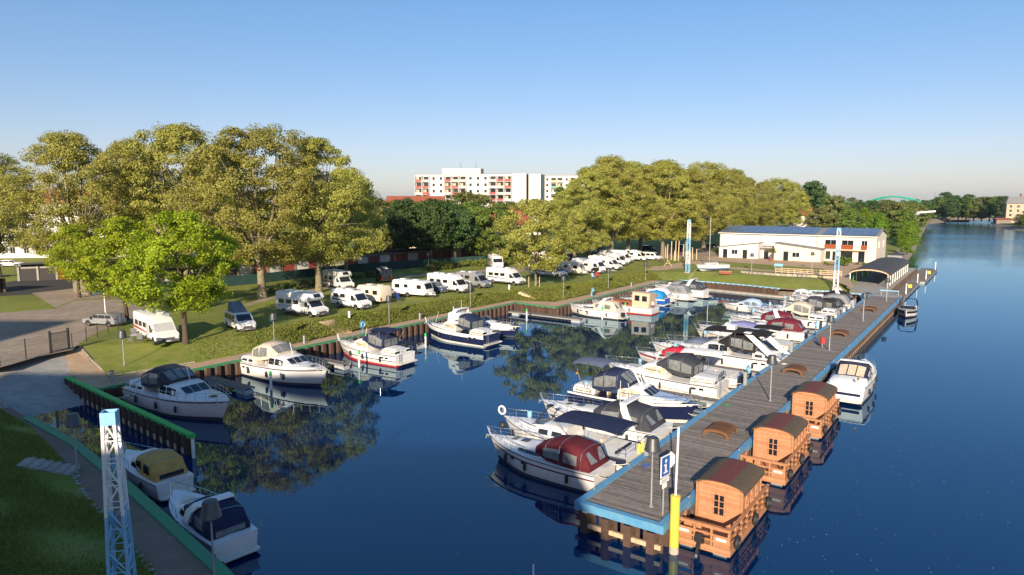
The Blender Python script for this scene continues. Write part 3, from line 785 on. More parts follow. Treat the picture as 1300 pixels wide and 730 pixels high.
def make_tree(H, R0, base, leaf, bark, n_clump, per, lsize, trunk_r, lean=0.0, limbs=9, shape='round', clump=1.3, seed=1, gap=0.25, name='tree'):
    """returns (trunk mesh, crown mesh): trunk at the origin, crown from 'base' up to H"""
    global rng
    rs = random.Random(seed); rng = np.random.default_rng(seed)
    cz = (H + base) / 2; hz = (H - base) / 2
    # crown envelope: radius as a function of height and bearing
    ph = [rs.random() * 6.28 for _ in range(6)]
    def env(theta, f):                                # f 0 bottom .. 1 top
        if shape == 'round': r = math.sin(PI * min(1, max(0, 0.10 + 0.86 * f))) ** 0.62
        elif shape == 'vase': r = (math.sin(PI * min(1, 0.15 + 0.83 * f)) ** 0.72) * (0.92 + 0.16 * f)
        elif shape == 'wide': r = math.sin(PI * min(1, 0.22 + 0.74 * f)) ** 0.5
        elif shape == 'cone': r = (1 - f) ** 0.75 * 0.95 + 0.06
        else: r = 1
        r *= 1 + 0.17 * math.sin(2 * theta + ph[0] + 4 * f) + 0.14 * math.sin(3 * theta + ph[1] - 6 * f) + 0.12 * math.sin(5 * theta + ph[2] + 9 * f)
        return max(0.05, r) * R0
    # main limbs
    tm = MB()
    fork = base + (H - base) * 0.10
    tm.tube([(0, 0, -0.3), (0.05, 0.02, base * 0.3), (lean * 0.3, 0.03, base * 0.7), (lean * 0.6, 0, fork)], [trunk_r * 1.35, trunk_r, trunk_r * 0.88, trunk_r * 0.78], 9)
    tips = []
    for k in range(limbs):
        th = 2 * PI * (k + rs.random() * 0.6) / limbs
        f = rs.uniform(0.35, 0.95)
        rr = env(th, f) * rs.uniform(0.5, 0.8)
        end = Vector((math.cos(th) * rr, math.sin(th) * rr, base + (H - base) * f * 0.96))
        z0 = rs.uniform(max(base * 0.75, 1.2), fork)
        p0 = Vector((lean * 0.5, 0, z0))
        m1 = p0.lerp(end, 0.35) + Vector((0, 0, (H - base) * 0.03)); m2 = p0.lerp(end, 0.7) + Vector((rs.uniform(-.4, .4), rs.uniform(-.4, .4), (H - base) * 0.05))
        r0 = trunk_r * rs.uniform(0.38, 0.6)
        tm.tube([p0, m1, m2, end], [r0, r0 * 0.7, r0 * 0.42, r0 * 0.12], 6)
        tips.append((m1, m2, end, r0))
        for q in range(3):
            th2 = th + rs.uniform(-0.9, 0.9); f2 = min(1, max(0.05, f + rs.uniform(-0.35, 0.2)))
            rr2 = env(th2, f2) * rs.uniform(0.7, 0.95)
            e2 = Vector((math.cos(th2) * rr2, math.sin(th2) * rr2, base + (H - base) * f2 * 0.97))
            st = m1.lerp(m2, rs.random()) if q else m2
            tm.tube([st, st.lerp(e2, 0.5) + Vector((0, 0, 0.3)), e2], [r0 * 0.35, r0 * 0.2, r0 * 0.06], 4)
    # leaf clumps
    P = []; U = []
    cl = []
    for k in range(n_clump):
        th = rs.random() * 2 * PI; f = rs.random()
        f = f if shape != 'cone' else f ** 1.6
        q = rs.random() ** 0.38
        # gaps: drop clumps where a low-frequency field is low
        g = math.sin(th * 2 + ph[3] + f * 6) + math.sin(th * 3 - f * 9 + ph[4]) + math.sin(f * 13 + ph[5] + th)
        if g < -1.1 and rs.random() < gap * 2.5: continue
        r = env(th, f) * q
        cl.append((r * math.cos(th), r * math.sin(th), base + (H - base) * f))
    for c in cl:
        cs = clump * rs.uniform(0.55, 1.25)
        m = int(per * rs.uniform(0.6, 1.4) * (cs / clump))
        d = rng.normal(size=(m, 3)); d /= np.linalg.norm(d, axis=1)[:, None]
        rad = rng.random(m)[:, None] ** 0.4
        pp = np.array(c) + d * rad * np.array([cs, cs, cs * 0.62])
        P.append(pp); 
        out = np.array([c[0], c[1], (c[2] - cz) * 0.8]); out = out / (np.linalg.norm(out) + 1e-6)
        U.append(d * 0.45 + out * 0.55)
    P = np.concatenate(P); U = np.concatenate(U)
    return tm.mesh('trunk', bark, True, 60), leaves_mesh('crown', P, lsize, leaf, U)

TREES = {}
def kind(key, **k): TREES[key] = make_tree(seed=len(TREES) + 3, **k)
kind('plane1', H=23.6, R0=9.8, base=4.9, leaf='leaf_plane', bark='bark_plane', n_clump=540, per=155, lsize=0.215, trunk_r=0.55, limbs=9, shape='vase', clump=1.25, gap=0.5)
kind('plane2', H=24.4, R0=9.5, base=5.0, leaf='leaf_plane', bark='bark_plane', n_clump=520, per=155, lsize=0.215, trunk_r=0.58, limbs=10, shape='round', clump=1.3, gap=0.55)
kind('plane3', H=22.6, R0=9.1, base=4.8, leaf='leaf_plane', bark='bark_plane', n_clump=530, per=150, lsize=0.215, trunk_r=0.52, limbs=8, shape='vase', clump=1.2, gap=0.45)
kind('planeS', H=14.5, R0=6.6, base=3.2, leaf='leaf_plane', bark='bark_plane', n_clump=300, per=140, lsize=0.215, trunk_r=0.20, limbs=8, shape='round', clump=1.1, gap=0.4)
kind('lime1', H=13.6, R0=5.5, base=4.0, leaf='leaf_lime', bark='bark_dark', n_clump=320, per=120, lsize=0.205, trunk_r=0.30, limbs=9, shape='round', clump=1.0, gap=0.5)
kind('lime2', H=12.5, R0=4.8, base=3.4, leaf='leaf_lime', bark='bark_dark', n_clump=230, per=110, lsize=0.21, trunk_r=0.28, limbs=8, shape='round', clump=1.0, gap=0.4)
kind('dark1', H=15, R0=5.6, base=4.2, leaf='leaf_dark', bark='bark_dark', n_clump=260, per=50, lsize=0.42, trunk_r=0.35, limbs=7, shape='round', clump=1.1, gap=0.2)
kind('mid1', H=14, R0=6.0, base=2.0, leaf='leaf_mid', bark='bark_dark', n_clump=260, per=50, lsize=0.42, trunk_r=0.35, limbs=7, shape='round', clump=1.15, gap=0.3)
kind('mid2', H=12, R0=5.4, base=1.6, leaf='leaf_mid', bark='bark_dark', n_clump=200, per=48, lsize=0.45, trunk_r=0.30, limbs=6, shape='wide', clump=1.15, gap=0.3)
kind('olive1', H=14, R0=6.2, base=1.8, leaf='leaf_olive', bark='bark_dark', n_clump=230, per=48, lsize=0.45, trunk_r=0.32, limbs=6, shape='round', clump=1.2, gap=0.3)
kind('fresh1', H=9, R0=3.4, base=0.8, leaf='leaf_fresh', bark='bark_dark', n_clump=150, per=48, lsize=0.30, trunk_r=0.2, limbs=6, shape='cone', clump=0.9, gap=0.2)
kind('poplar', H=20, R0=3.2, base=2.0, leaf='leaf_mid', bark='bark_dark', n_clump=170, per=55, lsize=0.45, trunk_r=0.35, limbs=6, shape='round', clump=1.0, gap=0.2)
def tree(name, label, key, loc, scale=1.0, rz=None, group=None, sz=None):
    t = thing(name, label, 'tree', loc, rz if rz is not None else random.random() * 6.28, group)
    t.scale = (scale * random.uniform(0.92, 1.08), scale * random.uniform(0.92, 1.08), sz if sz else scale * random.uniform(0.95, 1.05))
    tr, cr = TREES[key]
    link('trunk', tr, t); link('crown', cr, t)
    return t
def tpx(u, v, z=Z_L): return PX(u, v, z)

# big planes along the left of the camp
tree('plane_tree', 'big olive plane tree with forked pale trunk behind the white camper vans', 'plane1', tpx(405, 371), 1.0, 0.6, sz=1.0)
tree('plane_tree', 'tall plane tree behind the motorhome with overcab, second from the block of flats', 'plane2', tpx(333, 378), 1.02, 2.2)
tree('plane_tree', 'tallest plane tree of the left group, behind the bright green tree', 'plane3', tpx(238, 362), 1.2, 1.0)
tree('plane_tree', 'wide plane tree at the upper left in front of the cream apartment house', 'plane2', tpx(104, 366), 1.06, 4.2)
tree('plane_tree', 'plane tree cut by the left edge of the photo', 'plane1', tpx(-2, 352), 1.02, 3.0)
tree('plane_tree', 'plane tree between two taller ones on the far left', 'plane3', tpx(172, 350), 1.08, 5.4)
tree('plane_tree', 'plane tree set back behind the forked trunk, crown edge towards the flats', 'plane3', tpx(440, 352), 0.86, 2.9)
tree('plane_tree', 'plane tree filling the gap left of the forked plane', 'plane1', tpx(290, 352), 1.0, 1.9)
# bright green trees in front
tree('maple_tree', 'bright lime green tree on the camp lawn above the white yachts', 'lime1', tpx(236, 437, 2.45), 1.0, 1.3)
tree('maple_tree', 'smaller lime green tree left of the big lime green tree, by the estate car', 'lime2', tpx(160, 407), 0.98, 0.4)
tree('maple_tree', 'lime green tree with its trunk at the edge of the gravel yard', 'lime2', tpx(101, 378), 0.86, 2.4)
# row of planes in the middle
tree('plane_tree', 'small slender plane tree on the lawn at the bend of the bank', 'planeS', tpx(680, 363), 1.0, 0.5)
ORD = ['first', 'second', 'third', 'fourth', 'fifth', 'sixth', 'seventh', 'eighth', 'ninth', 'tenth', 'eleventh', 'twelfth', 'thirteenth']
row = [(729, 339, 'plane1', 0.72), (748, 334, 'plane3', 0.92), (776, 331, 'plane2', 0.98), (797, 327, 'plane1', 1.02), (841, 328, 'plane3', 1.02), (813, 322, 'plane2', 1.03), (871, 324, 'plane1', 0.96), (893, 317, 'plane2', 1.05), (858, 314, 'plane3', 1.1),
       (757, 320, 'plane3', 1.02), (915, 312, 'plane1', 1.02), (925, 306, 'plane2', 1.06), (944, 303, 'plane3', 1.06), (968, 300, 'plane1', 0.95), (985, 297, 'plane2', 0.95), (1003, 296, 'plane3', 0.95)]
for i, (u, v, k, sc) in enumerate(row):
    tree('plane_tree', ORD[sorted(q[0] for q in row if (q[0] < 900) == (u < 900)).index(u)] + (' plane tree from the left in the dense row behind the motorhomes' if u < 900 else ' plane tree from the left in the row beside the clubhouse roof'), k, tpx(u, v), sc, i * 1.7, 'plane tree row by the motorhomes' if u < 900 else 'plane tree row behind the clubhouse')
# dark and mixed trees behind the garages
mixed = [(516, 334, 'dark1', 0.92), (548, 336, 'dark1', 0.98), (578, 334, 'dark1', 0.9), (600, 330, 'mid1', 0.95), (500, 326, 'mid1', 1.0), (532, 322, 'mid2', 1.15), (560, 318, 'mid1', 1.05), (590, 314, 'olive1', 1.2), (612, 312, 'olive1', 1.1), (640, 308, 'mid1', 1.0), (476, 330, 'olive1', 1.0), (655, 316, 'olive1', 1.0)]
for i, (u, v, k, sc) in enumerate(mixed):
    nm = {'dark1': 'dark evergreen looking broadleaf tree behind the garages', 'mid1': 'mid green broadleaf tree in front of the red roofs', 'mid2': 'spreading mid green tree behind the garages', 'olive1': 'olive green tree below the white apartment block'}[k]
    same = sorted(q[0] for q in mixed if q[2] == k)
    tree('broadleaf_tree', nm + ', ' + ORD[same.index(u)] + ' from the left', k, tpx(u, v), sc, i * 2.1, 'mixed trees behind the garages, ' + k)
tree('broadleaf_tree', 'bright mid green tree standing at the left of the small plane tree', 'mid1', tpx(632, 334), 0.92, 0.7)
tree('conifer_tree', 'narrow pointed tree in front of the pale second apartment block', 'poplar', tpx(711, 300), 1.05, 0.0, sz=1.0)

# behind the clubhouse and along the river
g = 'trees beyond the clubhouse'
rr = random.Random(5)
names = {'mid1': 'mid green tree in the wood beyond the clubhouse', 'mid2': 'spreading green tree in the wood beyond the clubhouse', 'olive1': 'olive tree in the wood beyond the clubhouse', 'dark1': 'dark tree in the wood beyond the clubhouse', 'fresh1': 'young bright green tree on the river bank beyond the clubhouse', 'poplar': 'tall narrow tree in the wood beyond the clubhouse'}
spots = []
for u, v, k, sc in [(1028, 292, 'dark1', 1.55), (1040, 291, 'mid1', 1.3), (1060, 293, 'olive1', 1.15), (1050, 290, 'mid1', 0.9), (1078, 297, 'mid2', 0.9), (1096, 296, 'fresh1', 1.25), (1090, 288, 'dark1', 0.88), (1108, 300, 'fresh1', 1.0), (1118, 301, 'fresh1', 1.1), (1108, 289, 'dark1', 0.9), (1120, 289, 'olive1', 0.98), (1130, 292, 'olive1', 0.98), (1140, 296, 'olive1', 1.0),
                    (1148, 300, 'mid2', 0.9), (1150, 308, 'fresh1', 0.9), (1157, 305, 'fresh1', 0.8), (1154, 314, 'fresh1', 0.85), (1146, 310, 'fresh1', 0.7), (1151, 322, 'fresh1', 0.6), (1140, 305, 'mid2', 0.55), (1160, 297, 'fresh1', 0.9), (1165, 291, 'olive1', 0.9), (1160, 289, 'mid1', 0.9), (1150, 287, 'mid1', 0.95), (1140, 287, 'dark1', 0.85), (1168, 286, 'mid1', 0.85)]:
    spots.append((u, v, k, sc))
for i, (u, v, k, sc) in enumerate(spots):
    same = sorted(q[0] for q in spots if q[2] == k)
    tree('riverside_tree', names[k] + (', ' + ORD[same.index(u)] + ' from the left' if len(same) > 1 else ''), k, tpx(u, v), sc, i * 1.3, g + ', ' + k)
# far wood along the horizon, each tree its own
gf = 'far trees along the river horizon'
i = 0
for y, n, u0, u1, sc0 in [(340, 14, 1015, 1150, 0.72), (430, 18, 1015, 1172, 0.8), (560, 22, 1010, 1180, 0.86), (760, 30, 1010, 1300, 0.95), (1000, 36, 990, 1330, 1.15)]:
    for k in range(n):
        u = u0 + (u1 - u0) * (k + rr.random()) / n
        yy = y * rr.uniform(0.94, 1.08)
        key = rr.choice(['mid1', 'dark1', 'mid2', 'olive1', 'mid1', 'dark1'])
        p = Vector(((u - 650) / FPX * yy / 0.992, yy, Z_L))
        tree('far_tree', 'distant dark green tree on the wooded horizon beyond the clubhouse', key, p, sc0 * rr.uniform(0.85, 1.15), rr.random() * 6, gf); i += 1
gr = 'trees on the far right river bank'
for u, v, k, sc in [(1196, 280.5, 'dark1', 1.1), (1206, 280.3, 'mid1', 1.25), (1216, 280.6, 'dark1', 1.3), (1226, 281, 'mid1', 1.2), (1236, 281.2, 'olive1', 1.3), (1246, 281.5, 'dark1', 1.2), (1255, 282, 'mid1', 1.35), (1262, 283, 'dark1', 1.2), (1186, 279.5, 'mid1', 1.3), (1180, 279.3, 'dark1', 1.2), (1190, 279.0, 'dark1', 1.5)]:
    tree('far_bank_tree', 'dark tree lining the far right river bank', k, PX(u, v, 1.6) + Vector((14, 12, 0)), sc, rr.random() * 6, gr)
for u, v, k, sc in [(1292, 288.5, 'mid2', 0.62), (1284, 288, 'olive1', 0.5), (1301, 290, 'mid2', 0.75), (1308, 287, 'mid1', 0.9)]:
    tree('far_bank_bush', 'low bushy tree at the right photo edge below the beige warehouse', k, PX(u, v, 1.6) + Vector((6, 2, 0)), sc, rr.random() * 6, 'bushy trees at the right edge')

# bushes along the mesh fence and by the path
bush_me = []
for q in range(3):
    pts = []
    rg = np.random.default_rng(40 + q)
    for c in range(14):
        cc = np.array([rg.normal() * 0.6, rg.normal() * 0.6, 0.35 + rg.random() * 0.6])
        d = rg.normal(size=(40, 3)); d /= np.linalg.norm(d, axis=1)[:, None]
        pts.append(cc + d * 0.38 * rg.random((40, 1)) ** 0.4)
    bush_me.append(leaves_mesh('foliage', np.concatenate(pts), 0.20, ['leaf_olive', 'leaf_mid', 'leaf_cover'][q]))
stem_me = MB().tube([(0, 0, -0.2), (0, 0, 0.5)], 0.05, 5).mesh('stem', 'bark_dark')
def bush(loc, q, sc, label, group):
    b = thing('bush', label, 'bush', loc, random.random() * 6, group); b.scale = (sc, sc, sc)
    link('foliage', bush_me[q], b); link('stem', stem_me, b)
for k in range(26):
    u = 545 + (k % 13) * 12 + random.uniform(-5, 5); v = 340.5 - (u - 545) * 0.075 + random.uniform(-1, 4)
    bush(tpx(u, v), k % 3, random.uniform(0.8, 1.4), 'shaggy bush in the strip before the green mesh fence', 'bushes along the mesh fence')
for k in range(10):
    bush(tpx(345 + k * 14 + random.uniform(-4, 4), 372 - k * 2.2), k % 3, random.uniform(0.7, 1.3), 'dark shrub in the shade below the mesh fence', 'shaded shrubs under the planes')

# ground cover on the bank, grass tufts near the camera: nobody could count these
def scatter_strip(A, B, n, h, spread=1.0):
    A = np.array([tuple(p) for p in A]); B = np.array([tuple(p) for p in B])
    L = np.concatenate([[0], np.cumsum(np.linalg.norm(np.diff(A, axis=0), axis=1))])
    d = rng.random(n) * L[-1]; f = rng.random(n)[:, None]
    a = np.stack([np.interp(d, L, A[:, j]) for j in range(3)], 1); b = np.stack([np.interp(d, L, B[:, j]) for j in range(3)], 1)
    p = a * (1 - f) + b * f
    p[:, 2] += 0.10 + rng.random(n) * h + 0.22 * np.sin(f[:, 0] * PI)
    return p
P = np.concatenate([scatter_strip(fa[KA:kb + 1], ta[KA:kb + 1], 70000, 0.10), scatter_strip(fa[KA - 2:KA + 4], ta[KA - 2:KA + 4], 2500, 0.1), scatter_strip(fa[KA - 5:KA + 1], ta[KA - 5:KA + 1], 900, 0.05)])
P[:, :2] += rng.normal(size=(len(P), 2)) * 0.22
P[:, 2] += 0.16 * np.sin(P[:, 0] * 0.9) * np.sin(P[:, 1] * 1.1 + 1.0)
o = link('ground_cover', leaves_mesh('ground_cover', P, 0.12, 'leaf_cover')); tag(o, 'low shaggy green and russet ground cover on the camp bank', 'ground cover', kind='stuff')
def grass_blades(name, P, h, material):
    n = len(P); v = np.empty((n, 3, 3), dtype=np.float32)
    a = rng.random(n) * 2 * PI; w = 0.018 + 0.02 * rng.random(n); hh = h * (0.4 + 0.9 * rng.random(n))
    dx = np.stack([np.cos(a) * w, np.sin(a) * w, 0 * a], 1)
    v[:, 0] = P - dx; v[:, 1] = P + dx
    v[:, 2] = P + np.stack([rng.normal(size=n) * 0.4 * hh, rng.normal(size=n) * 0.4 * hh, hh], 1)
    me = bpy.data.meshes.new(name)
    me.vertices.add(n * 3); me.vertices.foreach_set('co', v.ravel()); me.loops.add(n * 3)
    me.loops.foreach_set('vertex_index', np.arange(n * 3, dtype=np.int32)); me.polygons.add(n)
    me.polygons.foreach_set('loop_start', np.arange(0, n * 3, 3, dtype=np.int32)); me.update(); me.validate()
    me.materials.append(MT(material)); return me
PL = scatter_strip([W(s, t, Z_Q) for s, t in pathL[:7]], [W(s, t, Z_L) for s, t in topL[:7]], 90000, 0.0)
PL[:, 2] -= 0.12
PL = PL[(np.sin(PL[:, 0] * 0.8 + 1.3 * np.sin(PL[:, 1] * 0.5)) + np.sin(PL[:, 1] * 1.1 + PL[:, 0] * 0.4) + rng.normal(size=len(PL)) * 0.7) > -0.5]
o = link('grass', grass_blades('grass', PL, 0.16, 'leaf_cover')); tag(o, 'rough grass on the near left slope in shade', 'grass', kind='stuff')
# ================================================================== BUILDINGS
def part(parent, name, material, fn, smooth=False):
    mb = MB(); fn(mb); return mb.build(name, material, parent, smooth)
WIN = {}
def window_part(parent, w, h, loc, rz=0.0, frame='white_paint', pane='glass_dark', name='window', mull=1, sill=True):
    """frame proud of the wall, pane set back; wall faces local -y"""
    key = (round(w, 2), round(h, 2), frame, pane, mull)
    if key not in WIN:
        f = MB(); t = 0.07
        f.bb(-w / 2 - t, -w / 2, -0.06, 0.05, -t, h + t).bb(w / 2, w / 2 + t, -0.06, 0.05, -t, h + t)
        f.bb(-w / 2, w / 2, -0.06, 0.05, h, h + t).bb(-w / 2 - 0.05, w / 2 + 0.05, -0.12, 0.05, -t - 0.03, 0)
        for k in range(mull):
            x = -w / 2 + w * (k + 1) / (mull + 1); f.bb(x - 0.025, x + 0.025, -0.045, 0.04, 0, h)
        WIN[key] = (f.mesh('window', frame), MB().bb(-w / 2 + 0.002, w / 2 - 0.002, -0.02, 0.03, 0.002, h - 0.002).mesh('pane', pane))
    a, b = WIN[key]
    o = link(name, a, parent, loc, rz); link('pane', b, o)
    return o

# --- clubhouse: long shed with solar roof; local x along the front (to +t), local y away from the water, origin at the left front corner
LX, DY, EV, RG = 36.8, 16.0, 6.1, 7.5
cb = thing('clubhouse', 'long white and cream clubhouse with blue solar roof beside the basin', 'building', W(178.5, -60, Z_L), ANG_T)
SPL = 24.0
def gable(mb, x0, x1, y0, y1, ev, rg):
    ym = (y0 + y1) / 2
    prof = [(y0, 0), (y0, ev), (ym, rg), (y1, ev), (y1, 0)]
    mb.loft([[(x0, y, z) for y, z in prof], [(x1, y, z) for y, z in prof]])
part(cb, 'wall', 'clad_white', lambda m: gable(m, 0, SPL, 0, DY, EV, RG))
part(cb, 'wall', 'render_cream', lambda m: gable(m, SPL + 0.01, LX, -0.1, DY + 0.1, EV - 0.05, RG - 0.02))['label'] = 'cream two storey end of the clubhouse'
slope = math.atan2(RG - EV, DY / 2)
rf = part(cb, 'roof', 'roof_grey', lambda m: (m.slab([(-0.4, -0.5, EV - 0.05), (LX + 0.4, -0.5, EV - 0.05), (LX + 0.4, DY / 2, RG + 0.04), (-0.4, DY / 2, RG + 0.04)], 0.14),
                                              m.slab([(-0.4, DY / 2, RG + 0.04), (LX + 0.4, DY / 2, RG + 0.04), (LX + 0.4, DY + 0.5, EV - 0.05), (-0.4, DY + 0.5, EV - 0.05)], 0.14)))
pw, ph = 1.62, 1.62
pan = MB().bb(0.02, pw - 0.02, 0.02, ph - 0.02, 0.0, 0.05).mesh('solar_panel', 'solar')
for i in range(22):
    if i == 14: continue
    for j in range(5):
        x = 0.2 + i * 1.655; y = -0.25 + j * ph * math.cos(slope)
        o = link('solar_panel', pan, rf, (x, y, EV + 0.02 + (y + 0.5) * math.tan(slope) + 0.19)); o.rotation_euler = (slope, 0, 0)
part(cb, 'gutter', 'white_paint', lambda m: m.bb(-0.3, LX + 0.3, -0.62, -0.48, EV - 0.12, EV + 0.03))
# cladding joints
jm = MB().bb(-0.02, 0.02, -0.015, 0.0, 0.1, EV - 0.1).mesh('cladding_joint', 'white_paint')
for k in range(1, 12): link('cladding_joint', jm, cb, (k * 2.0, 0, 0))
# painted ring ornaments on the white wall
om = MB().torus((0, 0, 0), 0.62, 0.035, 'Y', 20, 4).mesh('ring_ornament', 'mast_blue')
om2 = MB()
om2.tube([(1.1 * (1 - k / 22) * math.cos(k * 0.36), 0, 0.8 * (1 - k / 26) * math.sin(k * 0.36)) for k in range(20)], 0.04, 4)
om2 = om2.mesh('spiral_ornament', 'mast_blue')
for x, z, m_ in [(1.8, 4.6, om2), (4.6, 5.0, om), (13.2, 4.9, om), (13.9, 4.7, om2), (19.4, 4.5, om), (21.8, 4.3, om2)]:
    link(m_.name.split('.')[0], m_, cb, (x, -0.035, z))
dp = MB().tube([(0, -0.1, 0), (0, -0.1, EV - 0.1)], 0.05, 6).mesh('downpipe', 'galv')
for x in (0.15, 10.6, 23.8): link('downpipe', dp, cb, (x, 0, 0))
dp2 = MB().tube([(0, -0.1, 0), (0, -0.1, EV - 0.1)], 0.05, 6).mesh('downpipe', 'white_paint'); link('downpipe', dp2, cb, (LX - 0.2, -0.1, 0))
# upper loggias, lower doors and windows of the cream end
for x, w in ((26.6, 2.5), (30.3, 2.5), (33.9, 1.2)):
    window_part(cb, w, 2.0, (x + 0.4, -0.12, 3.1), pane='glass_dark', mull=1)
    part(cb, 'balcony_rail', 'mahogany', lambda m, x=x, w=w: [m.bb(x + 0.4 - w / 2 - 0.05 + k * 0.13, x + 0.4 - w / 2 + 0.07 + k * 0.13, -0.34, -0.26, 3.0, 4.05) for k in range(int(w / 0.13))])
for x, w, h, z in ((26.1, 0.9, 1.7, 0.6), (27.6, 0.8, 2.0, 0.3), (30.2, 2.4, 2.3, 0.1), (33.4, 1.2, 2.3, 0.1)):
    window_part(cb, w, h, (x + 0.4, -0.12, z), frame='dark_metal', mull=1, name='window' if z > 0.2 else 'door')
part(cb, 'awning_beam', 'wood_rail', lambda m: m.bb(28.8, 34.6, -0.9, -0.12, 2.62, 2.74))
for y in (4.0, 11.5): window_part(cb, 1.0, 1.4, (LX + 0.02, y, 3.4), PI / 2, mull=0)
# left lean-to: roof rises to the right
def wedge(m, x0, x1, y0, h0, h1): m.loft([[(x0, y0, 0), (x0, -0.01, 0), (x0, -0.01, h0), (x0, y0, h0)], [(x1, y0, 0), (x1, -0.01, 0), (x1, -0.01, h1), (x1, y0, h1)]])
part(cb, 'annex', 'render_white', lambda m: wedge(m, 1.4, 11.2, -4.5, 2.6, 3.9))
part(cb, 'annex_roof', 'roof_grey', lambda m: m.slab([(1.2, -4.8, 2.62), (11.4, -4.8, 3.96), (11.4, -0.02, 3.96), (1.2, -0.02, 2.62)], 0.09))
part(cb, 'annex', 'render_white', lambda m: m.bb(11.25, 15.0, -2.2, -0.02, 0, 2.9))
part(cb, 'annex_roof', 'roof_grey', lambda m: m.slab([(11.25, -3.1, 2.55), (15.1, -3.1, 2.55), (15.1, -0.03, 3.1), (11.25, -0.03, 3.1)], 0.08))
part(cb, 'annex', 'render_cream', lambda m: wedge(m, 15.2, 25.8, -5.0, 4.1, 2.9))
part(cb, 'annex_roof', 'roof_grey', lambda m: m.slab([(15.0, -5.3, 4.16), (26.1, -5.3, 2.92), (26.1, -0.02, 2.92), (15.0, -0.02, 4.16)], 0.09))
for x, y, w, h, z in ((3.0, -4.52, 0.95, 2.05, 0.05), (8.0, -4.52, 0.95, 2.05, 0.05), (12.6, -2.22, 0.95, 2.05, 0.05), (18.0, -5.02, 1.0, 2.1, 0.05)):
    window_part(cb, w, h, (x, y, z), frame='dark_metal', mull=0, name='door')
for x, y, w, h, z in ((5.4, -4.52, 1.5, 1.1, 1.0), (20.3, -5.02, 1.6, 1.1, 0.95)): window_part(cb, w, h, (x, y, z), mull=1)
part(cb, 'plinth', 'concrete', lambda m: m.bb(-0.3, LX + 0.3, -0.35, DY + 0.3, -0.6, 0.02))

# --- apartment blocks
def apartment(name, label, origin, rz, nx, nf, bay, fh, depth, cols, wallm, balc, blank_end=0.0, penthouse=True):
    b = thing(name, label, 'building', origin, rz)
    L = nx * bay; H = nf * fh + 1.2
    part(b, 'wall', wallm, lambda m: m.bb(0, L, 0, depth, -1.5, H))
    part(b, 'parapet', 'roof_grey', lambda m: m.bb(-0.15, L + 0.15, -0.15, depth + 0.15, H, H + 0.25))
    wm = None
    box_f = MB().bb(-bay / 2 + 0.25, bay / 2 - 0.25, -1.25, -0.02, -0.12, 0.0).bb(-bay / 2 + 0.1, -bay / 2 + 0.25, -1.25, -0.02, -0.12, fh - 0.13).bb(bay / 2 - 0.25, bay / 2 - 0.1, -1.25, -0.02, -0.12, fh - 0.13).mesh('balcony', 'render_white')
    par = {c: MB().bb(-bay / 2 + 0.25, bay / 2 - 0.25, -1.27, -1.19, 0.0, 0.95).mesh('parapet_panel', c) for c in set(balc)}
    win = MB().bb(-bay / 2 + 0.5, bay / 2 - 0.5, -0.03, 0.02, 0.25, 2.2).mesh('pane', 'glass_dark')
    cur = MB().bb(-bay / 2 + 0.7, 0, -0.045, -0.031, 0.3, 2.1).mesh('curtain', 'curtain_pane')
    sw = MB().bb(-0.55, 0.55, -0.03, 0.02, 0.8, 2.0).mesh('window', 'glass_dark')
    rs = random.Random(3)
    for i in range(nx):
        for f in range(nf):
            c = ((i + 0.5) * bay, 0, 0.8 + f * fh)
            if cols[i % len(cols)] == 'B':
                o = link('balcony', box_f, b, c); link('parapet_panel', par[balc[(i + f) % len(balc)]], o); link('pane', win, o)
                if rs.random() < 0.45: link('curtain', cur, o)
            else:
                link('window', sw, b, c)
    if penthouse:
        part(b, 'roof_house', wallm, lambda m: m.bb(L * 0.26, L * 0.66, depth * 0.3, depth * 0.8, H + 0.2, H + 2.6))
        for x in (L * 0.44, L * 0.6): part(b, 'antenna', 'dark_metal', lambda m, x=x: m.tube([(x, depth * 0.5, H + 2.4), (x, depth * 0.5, H + 5.6)], 0.07, 5))
    return b
mat('balcony_red', (0.30, 0.065, 0.06), 0.7); mat('balcony_grey', (0.42, 0.42, 0.42), 0.7); mat('balcony_green', (0.10, 0.34, 0.20), 0.7); mat('balcony_yellow', (0.55, 0.46, 0.16), 0.7)
YA = 300
pa = PY(528, 262, YA); pb = PY(650, 262, YA - 8)
ra = math.atan2(pb.y - pa.y, pb.x - pa.x); Lf = math.hypot(pb.x - pa.x, pb.y - pa.y)
apt = apartment('apartment_block', 'large white slab block of flats with red and grey balconies', (pa.x, pa.y, Z_L), ra, 13, 9, Lf / 13, 2.72, 12, 'BBWWBBBWWWBBB', 'render_white', ['balcony_red', 'balcony_grey', 'balcony_grey', 'balcony_red'])
pc = PY(650.3, 262, YA - 9); pd_ = PY(682, 262, YA + 5)
wing = part(apt, 'end_wing', 'render_white', lambda m: m.bb(Lf + 0.05, Lf + 6.2, -0.6, 12.5, -1.5, 9 * 2.72 + 1.25))
part(apt, 'end_wing', 'render_white', lambda m: m.bb(Lf + 7.1, Lf + 12.2, 0.2, 12.5, -1.5, 9 * 2.72 + 1.1))
part(apt, 'stair_glazing', 'glass_dark', lambda m: m.bb(Lf + 6.25, Lf + 7.05, 1.2, 12.3, -1.5, 9 * 2.72 + 0.8))
pe = PY(682.5, 262, 345)
apartment('apartment_block', 'second paler block of flats right of the white slab, half hidden by planes', (pe.x, pe.y, Z_L), -0.06, 9, 9, 3.2, 2.85, 12, 'BWB', 'render_white', ['balcony_green', 'balcony_yellow', 'balcony_grey'], penthouse=False)
